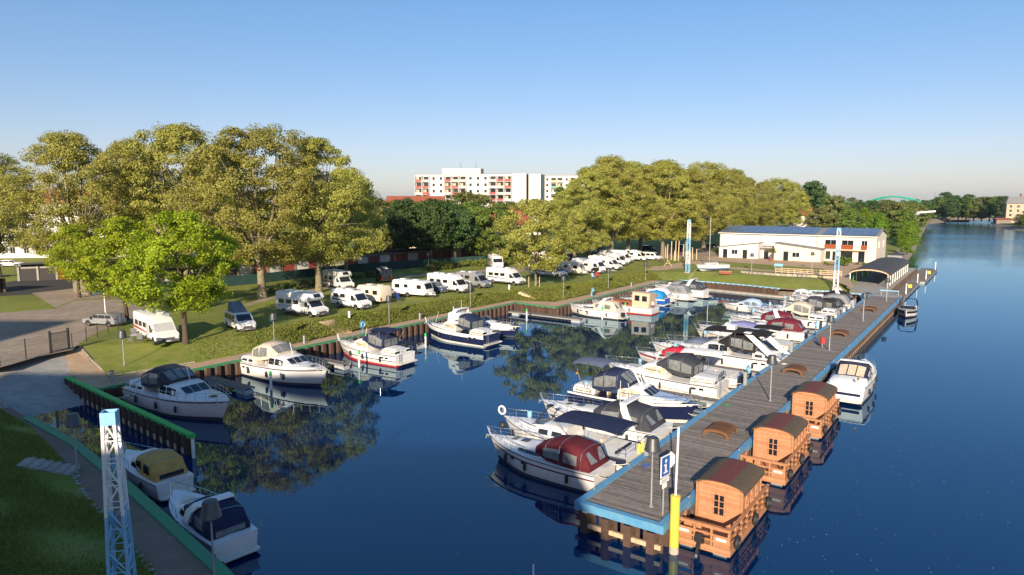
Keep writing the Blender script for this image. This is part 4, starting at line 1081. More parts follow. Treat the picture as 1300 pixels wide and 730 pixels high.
# long cream house behind the left planes
ph0 = PY(-120, 330, 168); ph1 = PY(262, 330, 182)
rl = math.atan2(ph1.y - ph0.y, ph1.x - ph0.x); Ll = math.hypot(ph1.x - ph0.x, ph1.y - ph0.y)
lh = thing('tenement', 'long cream house with red roof behind the left plane trees', 'building', (ph0.x, ph0.y, Z_L), rl)
part(lh, 'wall', 'render_white', lambda m: m.bb(0, Ll, 0, 11, -0.5, 13.2))
part(lh, 'cornice', 'render_white', lambda m: m.bb(-0.3, Ll + 0.3, -0.35, 11.3, 13.2, 13.55))
part(lh, 'roof', 'roof_red', lambda m: m.loft([[(x, -0.6, 13.56), (x, 5.5, 17.6), (x, 11.6, 13.56)] for x in (-0.4, Ll + 0.4)]))
k = 0; x = 2.0
while x < Ll - 1.5:
    for f in range(4): window_part(lh, 1.1, 1.5, (x, -0.03, 1.2 + f * 3.15), mull=1)
    x += 3.1
# red roofed houses
def house(label, u, v, y, w, d, h, rh, rz, wallm='render_cream'):
    p = PY(u, v, y); hh = thing('house', label, 'house', (p.x, p.y, Z_L), rz)
    part(hh, 'wall', wallm, lambda m: gable(m, -w / 2, w / 2, -d / 2, d / 2, h, h + rh))
    part(hh, 'roof', 'roof_red', lambda m: (m.slab([(-w / 2 - 0.5, -d / 2 - 0.5, h - 0.1), (w / 2 + 0.5, -d / 2 - 0.5, h - 0.1), (w / 2 + 0.5, 0, h + rh + 0.15), (-w / 2 - 0.5, 0, h + rh + 0.15)], 0.2),
                                            m.slab([(-w / 2 - 0.5, 0, h + rh + 0.15), (w / 2 + 0.5, 0, h + rh + 0.15), (w / 2 + 0.5, d / 2 + 0.5, h - 0.1), (-w / 2 - 0.5, d / 2 + 0.5, h - 0.1)], 0.2)))
    for i in range(max(2, int(w / 3))):
        for f in range(int(h / 3)):
            window_part(hh, 1.0, 1.4, (-w / 2 + (i + 0.5) * w / max(2, int(w / 3)), -d / 2 - 0.02, 1.0 + f * 3.0))
    window_part(hh, 1.0, 1.3, (-w / 2 - 0.02, 0, h - 0.4), -PI / 2, mull=0)
    part(hh, 'chimney', 'brick', lambda m: m.bb(w * 0.2, w * 0.2 + 0.9, -0.5, 0.4, h + rh - 0.4, h + rh + 1.2))
    return hh
house('red roofed house left of the white slab block, behind trees', 528, 255, 215, 17, 12, 11.4, 4.2, 0.1)
house('small house with pale gable and brown roof below the slab block', 634, 268, 190, 15, 9, 8.0, 3.4, -0.35 + 0.6)
house('small house with pale walls among trees beyond the clubhouse', 1022, 275, 330, 11, 9, 7.5, 2.6, -0.3)
house('white roofed low house among trees right of the small pale house', 1060, 275, 380, 13, 10, 8.5, 2.0, -0.3, 'render_white')

# --- garages behind the mesh fence
def garages(label, p0, p1, n, doors, h=2.9, d=6.0, roofm='roof_felt', wallm='wood_grey'):
    a, b = Vector(p0), Vector(p1); dd = b - a; L = dd.length
    g = thing('garage_row', label, 'garages', (a.x, a.y, a.z), math.atan2(dd.y, dd.x))
    part(g, 'wall', wallm, lambda m: (m.bb(0, L, 0.25, d, -0.3, h), [m.bb(k * L / n - 0.16, k * L / n + 0.16, -0.02, 0.26, -0.3, h) for k in range(n + 1)]))
    part(g, 'roof', roofm, lambda m: m.slab([(-0.4, -0.9, h + 0.42), (L + 0.4, -0.9, h + 0.42), (L + 0.4, d + 0.3, h + 0.02), (-0.4, d + 0.3, h + 0.02)], 0.16))
    dm = {c: MB().bb(-L / n / 2 + 0.2, L / n / 2 - 0.2, 0.1, 0.2, -0.1, 2.2).mesh('garage_door', c) for c in set(doors)}
    for k in range(n): link('garage_door', dm[doors[k % len(doors)]], g, ((k + 0.5) * L / n, 0, 0))
    return g
def ST(s, t, z=Z_L): return W(s, t, z)
mat('door_red', (0.20, 0.035, 0.028), 0.7, var=0.3); mat('door_white', (0.50, 0.49, 0.46), 0.7, var=0.2); mat('door_blue', (0.08, 0.16, 0.30), 0.7, var=0.2); mat('door_black', (0.03, 0.028, 0.028), 0.7)
garages('long row of garages with red and white doors behind the mesh fence', ST(62, -117), ST(110, -112.5), 16, ['door_red', 'door_white', 'door_red', 'door_black', 'door_white', 'door_red', 'door_white'])
garages('garage row with dark doors set back behind the first garages', ST(60, -131), ST(126, -122), 18, ['door_red', 'door_white', 'door_black'], h=2.8)
garages('short garage row with blue grey doors at the left end of the fence', ST(47, -113.5), ST(61, -113), 5, ['door_blue', 'door_white', 'door_blue'])
garages('dark roofed garage pair at the left beyond the yard', PX(24, 357, Z_L), PX(96, 354, Z_L), 3, ['door_black', 'door_black', 'mahogany'], h=2.6, wallm='concrete')
garages('low shed cut by the left photo edge', PX(-40, 377, Z_L), PX(7, 371, Z_L), 2, ['door_black'], h=2.2, d=5, wallm='wood_grey')
garages('dark red garages at the right end behind the dark trees', ST(112, -113), ST(138, -108), 8, ['door_red', 'door_white', 'door_red', 'door_red'], h=2.7)

# --- fences
def mesh_fence(label, pts, h, screen, post='dark_metal', step=2.6):
    P = [Vector(p) for p in pts]; r = thing('fence', label, 'fence', P[0])
    pm = MB().tube([(0, 0, -0.2), (0, 0, h + 0.08)], 0.04, 5).mesh('post', post)
    for a, b in zip(P, P[1:]):
        d = b - a; L = d.length; n = max(1, round(L / step)); ang = math.atan2(d.y, d.x)
        me = MB().bb(0.02, L / n - 0.02, -0.012, 0.012, 0.03, h).mesh('screen_panel', screen)
        for k in range(n):
            c = a + d * (k / n) - P[0]
            o = link('screen_panel', me, r, c, ang); o.rotation_euler[0] = random.uniform(-.012, .012)
            link('post', pm, r, c)
    link('post', pm, r, P[-1] - P[0])
    return r
mesh_fence('long dark green screened mesh fence behind the camp lawn', [ST(50, -108.5), ST(71, -105.4), ST(92.6, -106.5), ST(122, -99), ST(140, -93)], 1.7, 'teal_mesh')
def bar_fence(label, pts, h, step=2.5):
    P = [Vector(p) for p in pts]; r = thing('wire_fence', label, 'fence', P[0])
    pm = MB().tube([(0, 0, -0.2), (0, 0, h + 0.05)], 0.045, 6).mesh('post', 'dark_metal')
    for a, b in zip(P, P[1:]):
        d = b - a; L = d.length; n = max(1, round(L / step)); ang = math.atan2(d.y, d.x); w = L / n
        mb = MB()
        for k in range(int(w / 0.25)): mb.box(0.1 + k * 0.25, 0, h / 2, 0.006, 0.006, h - 0.1)
        for k in range(6): mb.box(w / 2, 0.008, 0.08 + k * (h - 0.16) / 5, w - 0.04, 0.006, 0.007)
        me = mb.mesh('mesh_panel', 'dark_metal')
        for k in range(n):
            c = a + d * (k / n) - P[0]
            o = link('mesh_panel', me, r, c, ang); o['kind'] = 'stuff'
            link('post', pm, r, c)
    link('post', pm, r, P[-1] - P[0])
    return r
bar_fence('dark wire fence across the head of the slipway', [PX(-90, 478, Z_L), PX(0, 465, Z_L), PX(64, 448, Z_L)], 1.9)
bar_fence('thin wire fence along the lawn edge between gravel yard and camp', [PX(92, 443, Z_L), PX(110, 434, Z_L), PX(150, 418, Z_L), PX(160, 410, Z_L)], 1.5)
gt = thing('gate', 'dark steel gate standing between wire fence and lawn by the slipway', 'gate', PX(65, 448.5, Z_L), math.atan2(PX(88, 443.5, Z_L).y - PX(65, 448.5, Z_L).y, PX(88, 443.5, Z_L).x - PX(65, 448.5, Z_L).x))
gl = (PX(88, 443.5, Z_L) - PX(65, 448.5, Z_L)).length
for x in (0, gl): part(gt, 'post', 'dark_metal', lambda m, x=x: m.box(x, 0, 1.05, 0.16, 0.16, 2.2))
part(gt, 'frame', 'dark_metal', lambda m: (m.box(gl / 2, 0, 0.15, gl - 0.2, 0.05, 0.06), m.box(gl / 2, 0, 1.85, gl - 0.2, 0.05, 0.06)))
for k in range(14): part(gt, 'bar', 'dark_metal', lambda m, k=k: m.box(0.2 + k * (gl - 0.4) / 13, 0, 1.0, 0.025, 0.025, 1.66)) if k == 0 else link('bar', KIDS[gt.name][3].data, gt, (k * (gl - 0.4) / 13, 0, 0))

# --- beige warehouse on the right bank
pw_ = PX(1276, 283, 1.6)
wh = thing('warehouse', 'tall beige warehouse with grey hipped roof on the right bank', 'building', (pw_.x + 3, pw_.y + 4, 1.6), -0.25)
part(wh, 'wall', 'render_beige', lambda m: m.bb(0, 34, 0, 16, -0.5, 13.5))
part(wh, 'roof', 'roof_grey', lambda m: m.loft([[(-0.6, -0.6, 13.5), (34.6, -0.6, 13.5), (34.6, 16.6, 13.5), (-0.6, 16.6, 13.5)], [(3, 6, 18.5), (31, 6, 18.5), (31, 10, 18.5), (3, 10, 18.5)]]))
part(wh, 'chimney', 'brick', lambda m: m.bb(11, 12, 7.5, 8.5, 18, 20.5))
for i in range(7):
    for f in range(4): window_part(wh, 1.6, 1.8, (2.6 + i * 4.6, -0.03, 1.6 + f * 3.0), mull=1)
lowb = PX(1262, 283.5, 1.6)
hb = thing('boat_shed', 'low brown shed below the beige warehouse', 'shed', (lowb.x + 3, lowb.y + 2, 1.6), -0.25)
part(hb, 'wall', 'wood_grey', lambda m: m.bb(0, 9, 0, 6, -0.4, 2.4)); part(hb, 'roof', 'roof_red', lambda m: m.loft([[(x, -0.5, 2.4), (x, 3, 3.6), (x, 6.5, 2.4)] for x in (-0.4, 9.4)]))
# --- green arch bridge, crane, pylons far off
bp_ = PY(1100, 262, 900); bq = PY(1152, 258, 860)
br = thing('arch_bridge', 'far green steel arch bridge above the trees', 'bridge', (bp_.x, bp_.y, 15.0), math.atan2(bq.y - bp_.y, bq.x - bp_.x))
Lb = 62
part(br, 'arch', 'bridge_green', lambda m: [m.tube([(x, y, 7.0 * (1 - ((x - Lb / 2) / (Lb / 2)) ** 2) + 0.4) for x in [Lb * k / 16 for k in range(17)]], 0.9, 6) for y in (0, 9)], True)
part(br, 'deck', 'bridge_green', lambda m: m.bb(-30, Lb + 60, -0.5, 9.5, -1.0, 0.4))
for k in range(1, 14): part(br, 'hanger', 'bridge_green', lambda m, k=k: m.tube([(Lb * k / 14, 0, 0), (Lb * k / 14, 0, 7.0 * (1 - ((k / 7) - 1) ** 2) + 0.4)], 0.16, 4))
for x in (-4, Lb + 4): part(br, 'pier', 'concrete', lambda m, x=x: m.bb(x - 2, x + 2, 0, 9, -15, -1.0))
for u, hpx, y, lab in ((1058, 240, 1300, 'tiny lattice power pylon on the left of the far green bridge'), (1186, 241, 1400, 'tiny lattice power pylon right of the far green bridge')):
    p = PY(u, 256, y); zt = PY(u, hpx, y).z
    py = thing('power_pylon', lab, 'pylon', (p.x, p.y, Z_L))
    part(py, 'tower', 'galv', lambda m: [m.tube([(sx * 3, sy * 3, 0), (0, 0, zt - Z_L)], 0.3, 4) for sx in (-1, 1) for sy in (-1, 1)])
    for z, w in ((0.6, 8), (0.75, 6), (0.88, 4)): part(py, 'cross_arm', 'galv', lambda m, z=z, w=w: m.box(0, 0, (zt - Z_L) * z, w * 2, 0.4, 0.5))
pcn = PX(1161, 293, Z_L)
cr = thing('dock_crane', 'pale grey portal crane with jib on the river bank among trees', 'crane', (pcn.x, pcn.y, Z_L), 0.1)
part(cr, 'column', 'galv', lambda m: m.bb(-1.1, 1.1, -1.1, 1.1, 0, 8.4)); part(cr, 'jib', 'clad_white', lambda m: m.box(5.2, 0, 9.1, 9.5, 0.9, 0.8, 0, -0.07)); part(cr, 'cab', 'glass_dark', lambda m: m.bb(-1.2, 1.0, -1.25, -1.12, 5.6, 7.6))

# --- unseen blocks added behind the camera, on the left, to shade the near shore
def slab_behind(label, x0, x1, y0, y1, h):
    b = thing('shore_building', label, 'building', (x0, y0, Z_L))
    part(b, 'wall', 'render_beige', lambda m: m.bb(0, x1 - x0, 0, y1 - y0, -0.5, h))
    part(b, 'roof', 'roof_felt', lambda m: m.bb(-0.3, x1 - x0 + 0.3, -0.3, y1 - y0 + 0.3, h, h + 0.4))
    for f in range(int(h / 3.2)):
        for i in range(int((x1 - x0) / 4)): window_part(b, 1.4, 1.5, (2 + i * 4, y1 - y0 + 0.03, 1.0 + f * 3.2), PI)
    return b
slab_behind('beige block added out of view behind the viewpoint to shade the near boats', -34.5, -10.5, -42, -24, 22.3)
slab_behind('taller beige block added out of view behind the viewpoint to shade the slipway', -62, -35, -42, -24, 29.0)
slab_behind('tall beige block added out of view behind the viewpoint to shade the gravel yard', -125, -75, -40, -22, 37.0)
# ================================================================== BOATS
# local frame: x forward, y to port, z up from the waterline, origin amidships
class Boat:
    def __init__(self, label, s, t, head, L, B, fb, hull='gelcoat', deck='gelcoat', stripe='antifoul', name='motor_boat', sheer=0.32, group=None, full=0.5, rail='steel', cat='boat', stern=0.90):
        self.L, self.B, self.fb, self.full, self.sheerk, self.stern = L, B, fb, full, sheer, stern
        self.r = thing(name, label, cat, W(s, t, 0), head, group)
        N = 15
        self.us = [i / (N - 1) for i in range(N)]
        h = MB(); secs = []
        for u in self.us:
            b = self.hb(u); zs = self.sz(u); rk = 0.10 * L * (u ** 4)
            x = -L / 2 + u * L
            ch = 0.9 - 0.55 * max(0, (u - 0.55) / 0.45) ** 1.5
            kz = -0.45 * (1 - max(0, (u - 0.8) / 0.2) ** 2) 
            half = [(x - rk, 0.0, kz), (x - rk * 0.85, b * ch, 0.02 + 0.10 * u), (x - rk * 0.45, b * (ch * 0.45 + 0.55) * (0.99), zs * 0.52), (x, b, zs)]
            secs.append(half + [(p[0], -p[1], p[2]) for p in reversed(half[1:])])
        h.loft(secs, closed=False)
        n = len(secs[0]); h.add([], [])
        h.face(secs[0])
        h.build('hull', hull, self.r, True, angle=35)
        # boot stripe along the waterline
        st = MB()
        for sg in (1, -1):
            rows = []
            for u in self.us:
                b = self.hb(u); rk = 0.10 * L * (u ** 4); x = -L / 2 + u * L; ch = 0.9 - 0.55 * max(0, (u - 0.55) / 0.45) ** 1.5
                zs = self.sz(u)
                p0 = Vector((x - rk * 0.85, sg * (b * ch + 0.012), 0.02 + 0.10 * u)); p1 = Vector((x - rk * 0.45, sg * (b * (ch * 0.45 + 0.55) * 0.99 + 0.012), zs * 0.52))
                rows.append([p0 + Vector((0, 0, -0.1)), p0.lerp(p1, 0.22)])
            st.loft(rows, closed=False)
        b0 = self.hb(0)
        st.bb(-L / 2 - 0.012, -L / 2 + 0.01, -b0 * 0.9, b0 * 0.9, -0.1, 0.16)
        st.build('boot_stripe', stripe, self.r)
        self.deckm = deck
        # rub rail
        rr = MB()
        for sg in (1, -1): rr.tube([(-L / 2 + u * L + (0.01 if u == 1 else 0), sg * (self.hb(u) + 0.015), self.sz(u) - 0.06) for u in self.us], 0.035, 4)
        rr.build('rub_rail', 'plastic_grey' if hull != 'navy_hull' else 'gelcoat', self.r)
    def hb(self, u):
        k = max(0, (u - self.full) / (1 - self.full))
        return max(0.02, self.B / 2 * (self.stern + (1 - self.stern) * min(1, u / 0.3)) * (1 - k ** 2.3))
    def sz(self, u): return self.fb * (1 + self.sheerk * max(0, u - 0.15) ** 1.6)
    def u(self, x): return min(1, max(0, (x + self.L / 2) / self.L))
    def deck(self, cock=None, floor=0.45, side=0.32, cm='cockpit'):
        """deck skin; cock=(x0,x1) leaves an open well with its own floor"""
        d = MB(); w = MB(); L = self.L
        xs = [-L / 2 + u * L for u in self.us]
        if cock: xs = sorted(set(xs + [cock[0], cock[1]]))
        def row(x):
            u = self.u(x); b = self.hb(u) - 0.01; z = self.sz(u) - 0.03
            return b, z
        for x0, x1 in zip(xs, xs[1:]):
            b0, z0 = row(x0); b1, z1 = row(x1)
            if cock and x0 >= cock[0] - 1e-6 and x1 <= cock[1] + 1e-6:
                for sg in (1, -1):
                    d.face([(x0, sg * b0, z0), (x1, sg * b1, z1), (x1, sg * (b1 - side), z1), (x0, sg * (b0 - side), z0)])
                    d.face([(x0, sg * (b0 - side), z0), (x1, sg * (b1 - side), z1), (x1, sg * (b1 - side), floor), (x0, sg * (b0 - side), floor)])
                w.face([(x0, b0 - side, floor), (x1, b1 - side, floor), (x1, -b1 + side, floor), (x0, -b0 + side, floor)])
            else:
                c0, c1 = z0 + 0.06 * min(1, b0), z1 + 0.06 * min(1, b1)
                d.face([(x0, b0, z0), (x1, b1, z1), (x1, 0, c1), (x0, 0, c0)]); d.face([(x0, 0, c0), (x1, 0, c1), (x1, -b1, z1), (x0, -b0, z0)])
        if cock:
            for x in cock:
                b, z = row(x); d.face([(x, b - side, z), (x, -b + side, z), (x, -b + side, floor), (x, b - side, floor)])
            w.build('cockpit_floor', cm, self.r)
        d.build('deck', self.deckm, self.r)
        return self
    def cabin(self, secs, material='gelcoat', name='cabin', panes=(), pane='glass_dark', front=None, front_pane='glass_dark', zb=None):
        """secs: (x, half width base, half width top, z base, z top) from stern to bow; panes: (x0, x1, f0, f1) on both flanks"""
        m = MB(); rows = []
        for x, wb, wt, z0, z1 in secs:
            r_ = min(0.10, (z1 - z0) * 0.35)
            half = [(wb, z0), (wt + (wb - wt) * 0.1, z1 - r_), (wt - 0.10, z1), (wt * 0.45, z1 + 0.05)]
            rows.append([(x, y, z) for y, z in half] + [(x, -y, z) for y, z in reversed(half)])
        m.loft(rows)
        o = m.build(name, material, self.r, True, angle=50)
        def at(x, f, sg, off=0.012):
            for a, b in zip(secs, secs[1:]):
                if a[0] <= x <= b[0] + 1e-6:
                    k = (x - a[0]) / max(1e-6, b[0] - a[0]); q = [a[i] + (b[i] - a[i]) * k for i in range(5)]
                    break
            else: q = secs[-1] if x > secs[0][0] else secs[0]
            r_ = min(0.10, (q[4] - q[3]) * 0.35); zt = q[4] - r_
            y = q[1] + (q[2] + (q[1] - q[2]) * 0.1 - q[1]) * f
            return Vector((x, sg * (y + off), q[3] + (zt - q[3]) * f))
        for p in panes:
            x0, x1, f0, f1 = p[:4]; pm = p[4] if len(p) > 4 else pane
            xs = sorted({x0, x1} | {s_[0] for s_ in secs if x0 < s_[0] < x1})
            for sg in (1, -1):
                g = MB()
                g.loft([[at(x, f0, sg), at(x, f1, sg)] for x in xs], closed=False)
                g.build('side_window', pm, o)
        if front:                                      # panes across the sloping front: between two consecutive sections
            i, n, f0, f1 = front
            a, b = secs[i], secs[i + 1]
            def fp(k, f):
                x = b[0] + (a[0] - b[0]) * f; z = b[4] + (a[4] - b[4]) * f
                hw = (b[2] + (a[2] - b[2]) * f - 0.14) * (2 * k - 1)
                crown = 0.05 * (1 - abs(2 * k - 1))
                return Vector((x + 0.015, hw, z + 0.022 + crown))
            for k in range(n):
                g = MB(); e = 0.04
                g.face([fp(k / n + e / n, f0), fp((k + 1) / n - e / n, f0), fp((k + 1) / n - e / n, f1), fp(k / n + e / n, f1)])
                g.build('front_window', front_pane, o)
        self.last = o
        return self
    def canopy(self, secs, material, side=(), back=None, front=None, pane='vinyl', arch=0.22):
        """fabric hood lofted over hoops: (x, half width, z base, z top)"""
        if 'fabric_' + material in MATS: material = 'fabric_' + material
        m = MB(); rows = []
        def hoop(x, w, z0, z1):
            h = z1 - z0; pts = [(w, z0), (w * 0.99, z0 + h * 0.55), (w * 0.90, z0 + h * 0.86), (w * 0.55, z1), (0, z1 + arch * 0.25)]
            return [(x, y, z) for y, z in pts] + [(x, -y, z) for y, z in reversed(pts[:-1])]
        rows = [hoop(*s_) for s_ in secs]
        m.loft(rows)
        o = m.build('canopy', material, self.r, True, angle=55)
        def at(x, f, sg):
            for a, b in zip(secs, secs[1:]):
                if a[0] <= x <= b[0] + 1e-6:
                    k = (x - a[0]) / (b[0] - a[0]); q = [a[i] + (b[i] - a[i]) * k for i in range(4)]; break
            h = q[3] - q[2]
            ff = f
            y = q[1] * (1 - 0.018 * ff) if ff < 0.55 else q[1] * (0.99 - (ff - 0.55) / 0.31 * 0.09)
            return Vector((x, sg * (y + 0.014), q[2] + h * ff))
        for x0, x1, f0, f1 in side:
            for sg in (1, -1):
                g = MB(); xs = sorted({x0, x1} | {s_[0] for s_ in secs if x0 < s_[0] < x1})
                g.loft([[at(x, f, sg) for f in ([f0, 0.55, f1] if f0 < 0.55 < f1 else [f0, f1])] for x in xs], closed=False)
                g.build('canopy_window', pane, o)
        for which, spec in (('back', back), ('front', front)):
            if not spec: continue
            s_ = secs[0] if which == 'back' else secs[-1]; sx = -1 if which == 'back' else 1
            # the end slope: from the end hoop to the next one
            q = secs[1] if which == 'back' else secs[-2]
            n, f0, f1 = spec
            for k in range(n):
                g = MB(); e = 0.06
                pts = []
                for kk, f in ((k / n + e / n, f0), ((k + 1) / n - e / n, f0), ((k + 1) / n - e / n, f1), (k / n + e / n, f1)):
                    w = s_[1] * 0.84
                    pts.append((s_[0] + sx * 0.014, w * (2 * kk - 1), s_[2] + (s_[3] - s_[2]) * f))
                if abs(s_[3] - s_[2]) < 0.35:          # sloping end: lay the panes on the slope
                    pts = []
                    for kk, f in ((k / n + e / n, f0), ((k + 1) / n - e / n, f0), ((k + 1) / n - e / n, f1), (k / n + e / n, f1)):
                        x = s_[0] + (q[0] - s_[0]) * f; w = (s_[1] + (q[1] - s_[1]) * f) * 0.80
                        z = s_[3] + (q[3] - s_[3]) * f
                        kx = 2 * kk - 1
                        lift = arch * 0.25 * (1 - abs(kx) / 0.69) if abs(kx) < 0.69 else -(abs(kx) - 0.69) * 0.25 * (s_[3] - s_[2] + (q[3] - q[2] - s_[3] + s_[2]) * f)
                        pts.append((x + sx * 0.02, w * kx, z + 0.03 + lift))
                g.face(pts); g.build('canopy_window', pane, o)
        sm = MB()
        for s_ in secs[1:-1] if len(secs) > 2 else []:
            sm.tube([(p[0], p[1] * 1.004, p[2] + 0.006) for p in hoop(*s_)], 0.014, 4)
        if sm.v: sm.build('hoop', 'steel', o)
        return self
    def bimini(self, x0, x1, w, z0, z1, material, n=3, crown=0.12):
        m = MB(); rows = []
        for k in range(n + 2):
            x = x0 + (x1 - x0) * k / (n + 1); e = -0.10 if k in (0, n + 1) else 0
            top = [(x, w, z1 - 0.10 + e), (x, w * 0.7, z1 + e), (x, 0, z1 + crown * 0.6 + e), (x, -w * 0.7, z1 + e), (x, -w, z1 - 0.10 + e)]
            rows.append(top + [(p[0], p[1] * 0.99, p[2] - 0.03) for p in reversed(top)])
        m.loft(rows)
        o = m.build('bimini_top', material, self.r, True, angle=60)
        f = MB()
        for sg in (1, -1):
            xm = (x0 + x1) / 2
            for xt in (x0 + 0.1, xm, x1 - 0.1): f.tube([(xm + (xt - xm) * 0.15, sg * w * 0.98, z0), (xt, sg * w * 0.97, z1 - 0.12)], 0.018, 5)
        f.build('bimini_frame', 'steel', o)
        return self
    def rails(self, x0, x1=None, h=0.55, n=6, inset=0.10, pulpit=True, mid=True):
        L = self.L; x1 = x1 if x1 is not None else L / 2 - 0.05
        xs = [x0 + (x1 - x0) * k / n for k in range(n + 1)]
        m = MB()
        for sg in (1, -1):
            top = []
            for x in xs:
                u = self.u(x); y = max(0.05, self.hb(u) - inset); z = self.sz(u)
                top.append((x + (0.25 if x > x1 - 0.3 else 0.06), sg * y, z + h)); m.tube([(x, sg * y, z - 0.03), top[-1]], 0.016, 4)
            m.tube(top, 0.02, 5)
            if mid: m.tube([(p[0] - 0.02, p[1], p[2] - h * 0.5) for p in top], 0.012, 4)
            self.tipr = top[-1]
        if pulpit:
            m.tube([(self.tipr[0], self.tipr[1], self.tipr[2]), (self.tipr[0] + 0.14, 0, self.tipr[2] + 0.02), (self.tipr[0], -self.tipr[1], self.tipr[2])], 0.02, 5)
        m.build('railing', 'steel', self.r, True)
        return self
    def stern_rail(self, x0, x1, h=0.6, z=None):
        m = MB(); u0 = self.u(x0); z0 = z if z is not None else self.sz(u0) - 0.05
        y0 = self.hb(u0) - 0.1; y1 = self.hb(self.u(x1)) - 0.1
        for f in (0.5, 1.0): m.tube([(x1, y1, z0 + h * f), (x0, y0, z0 + h * f), (x0, -y0, z0 + h * f), (x1, -y1, z0 + h * f)], 0.018, 4)
        for x, y in ((x1, y1), (x0, y0), (x0, 0), (x0, -y0), (x1, -y1)): m.tube([(x, y, z0 - 0.05), (x, y, z0 + h)], 0.016, 4)
        m.build('stern_rail', 'steel', self.r, True); return self
    def platform(self, d=0.75, z=0.28, material='gelcoat'):
        w = self.hb(0) * 0.94
        MB().prism([(-self.L / 2 - d, -w * 0.86), (-self.L / 2 - d * 0.7, -w), (-self.L / 2 + 0.02, -w), (-self.L / 2 + 0.02, w), (-self.L / 2 - d * 0.7, w), (-self.L / 2 - d, w * 0.86)], z - 0.07, z).build('swim_platform', material, self.r); return self
    def fenders(self, xs, sides=(1, -1), material='rubber'):
        m = MB().lathe([(0.02, 0.3), (0.06, 0.26), (0.105, 0.18), (0.105, -0.2), (0.06, -0.28), (0.02, -0.31)], 8).mesh('fender', material, True)
        for sg in sides:
            for x in xs:
                u = self.u(x); link('fender', m, self.r, (x, sg * (self.hb(u) * 0.985 + 0.10), self.sz(u) * 0.55))
        return self
    def arch(self, x, w, z0, z1, rake=0.7, material='gelcoat', th=0.28):
        """radar arch swept aft"""
        m = MB(); pts = [(x + rake, w, z0), (x + rake * 0.35, w * 0.97, z0 + (z1 - z0) * 0.7), (x, w * 0.78, z1), (x - 0.05, 0, z1 + 0.05), (x, -w * 0.78, z1), (x + rake * 0.35, -w * 0.97, z0 + (z1 - z0) * 0.7), (x + rake, -w, z0)]
        rows = []
        for p in pts: rows.append([(p[0] - th, p[1], p[2] - 0.05), (p[0] + th, p[1], p[2] - 0.05), (p[0] + th * 0.8, p[1], p[2] + 0.05), (p[0] - th * 0.8, p[1], p[2] + 0.05)])
        # side legs need their thickness across, so offset along y as well
        for i in (0, 1, 5, 6):
            p = pts[i]; sg = 1 if p[1] > 0 else -1
            rows[i] = [(p[0] - th, p[1] - 0.05 * sg, p[2]), (p[0] + th, p[1] - 0.05 * sg, p[2]), (p[0] + th, p[1] + 0.05 * sg, p[2]), (p[0] - th, p[1] + 0.05 * sg, p[2])]
            if sg < 0: pass
        m.loft(rows)
        m.build('radar_arch', material, self.r, True); return self
    def windscreen(self, x, w, z, h, rake=0.7, back=1.0, n=3):
        """framed wrap-round screen: glass strips between a foot and a top line"""
        foot = [(x - back, w, z - 0.05), (x - 0.1, w * 0.92, z), (x + 0.25, w * 0.45, z + 0.03), (x + 0.25, -w * 0.45, z + 0.03), (x - 0.1, -w * 0.92, z), (x - back, -w, z - 0.05)]
        topl = [(p[0] - rake * (1 if abs(p[1]) < w else 0.25), p[1] * 0.92, p[2] + h * (1 if abs(p[1]) < w else 0.72)) for p in foot]
        g = MB(); g.loft([[a, b] for a, b in zip(foot, topl)], closed=False); o = g.build('windscreen', 'glass_dark', self.r)
        f = MB(); f.tube(topl, 0.022, 5); [f.tube([a, b], 0.018, 4) for a, b in zip(foot, topl)]
        f.build('frame', 'steel', o); return self
    def antenna(self, x, y, z, h, lean=0.0): MB().tube([(x, y, z), (x - lean, y, z + h)], 0.018, 4).build('antenna', 'white_paint', self.r); return self
    def hatch(self, x, y, z, sx=0.5, sy=0.5, pitch=0.0): MB().box(x, y, z, sx, sy, 0.05, 0, pitch).build('hatch', 'glass_dark', self.r); return self
    def anchor(self):
        L = self.L; z = self.sz(1) - 0.08
        MB().box(L / 2 + 0.05, 0, z, 0.5, 0.12, 0.06).tube([(L / 2 + 0.25, 0.14, z - 0.22), (L / 2 + 0.3, 0, z - 0.03), (L / 2 + 0.25, -0.14, z - 0.22)], 0.03, 5).build('anchor', 'galv', self.r); return self
    def flag(self, x, y, z, cols=('black_hull', 'red_paint', 'yellow_paint')):
        p = MB().tube([(x, y, z), (x - 0.25, y, z + 0.9)], 0.014, 4).build('flag_staff', 'wood_pale', self.r)
        for k, c in enumerate(cols):
            MB().add([(x - 0.24 - 0.05 * k * 0, y, z + 0.86 - k * 0.11), (x - 0.21, y, z + 0.75 - k * 0.11), (x - 0.42, y + 0.12, z + 0.62 - k * 0.11), (x - 0.45, y + 0.12, z + 0.73 - k * 0.11)], [(0, 1, 2, 3)]).build('flag', c, p)
        return self
    def ports(self, xs, f=0.62, w=0.34, h=0.14, sides=(1, -1), material='glass_dark'):
        for sg in sides:
            for x in xs:
                u = self.u(x); b = self.hb(u); z = self.sz(u) * f
                du = 0.02; ang = math.atan2((self.hb(self.u(x + 0.3)) - self.hb(self.u(x - 0.3))), 0.6)
                ch = 0.9 - 0.55 * max(0, (u - 0.55) / 0.45) ** 1.5; bm_ = b * (ch * 0.45 + 0.55) * 0.99
                yy = bm_ + (b - bm_) * (f - 0.52) / 0.48 if f > 0.52 else b * ch + (bm_ - b * ch) * f / 0.52
                MB().box(0, 0, 0, w, 0.05, h).build('porthole', material, self.r, loc=(x - 0.045 * self.L * u ** 4 * (1 - f) * 2, sg * (yy + 0.005), z), rz=sg * ang)
        return self
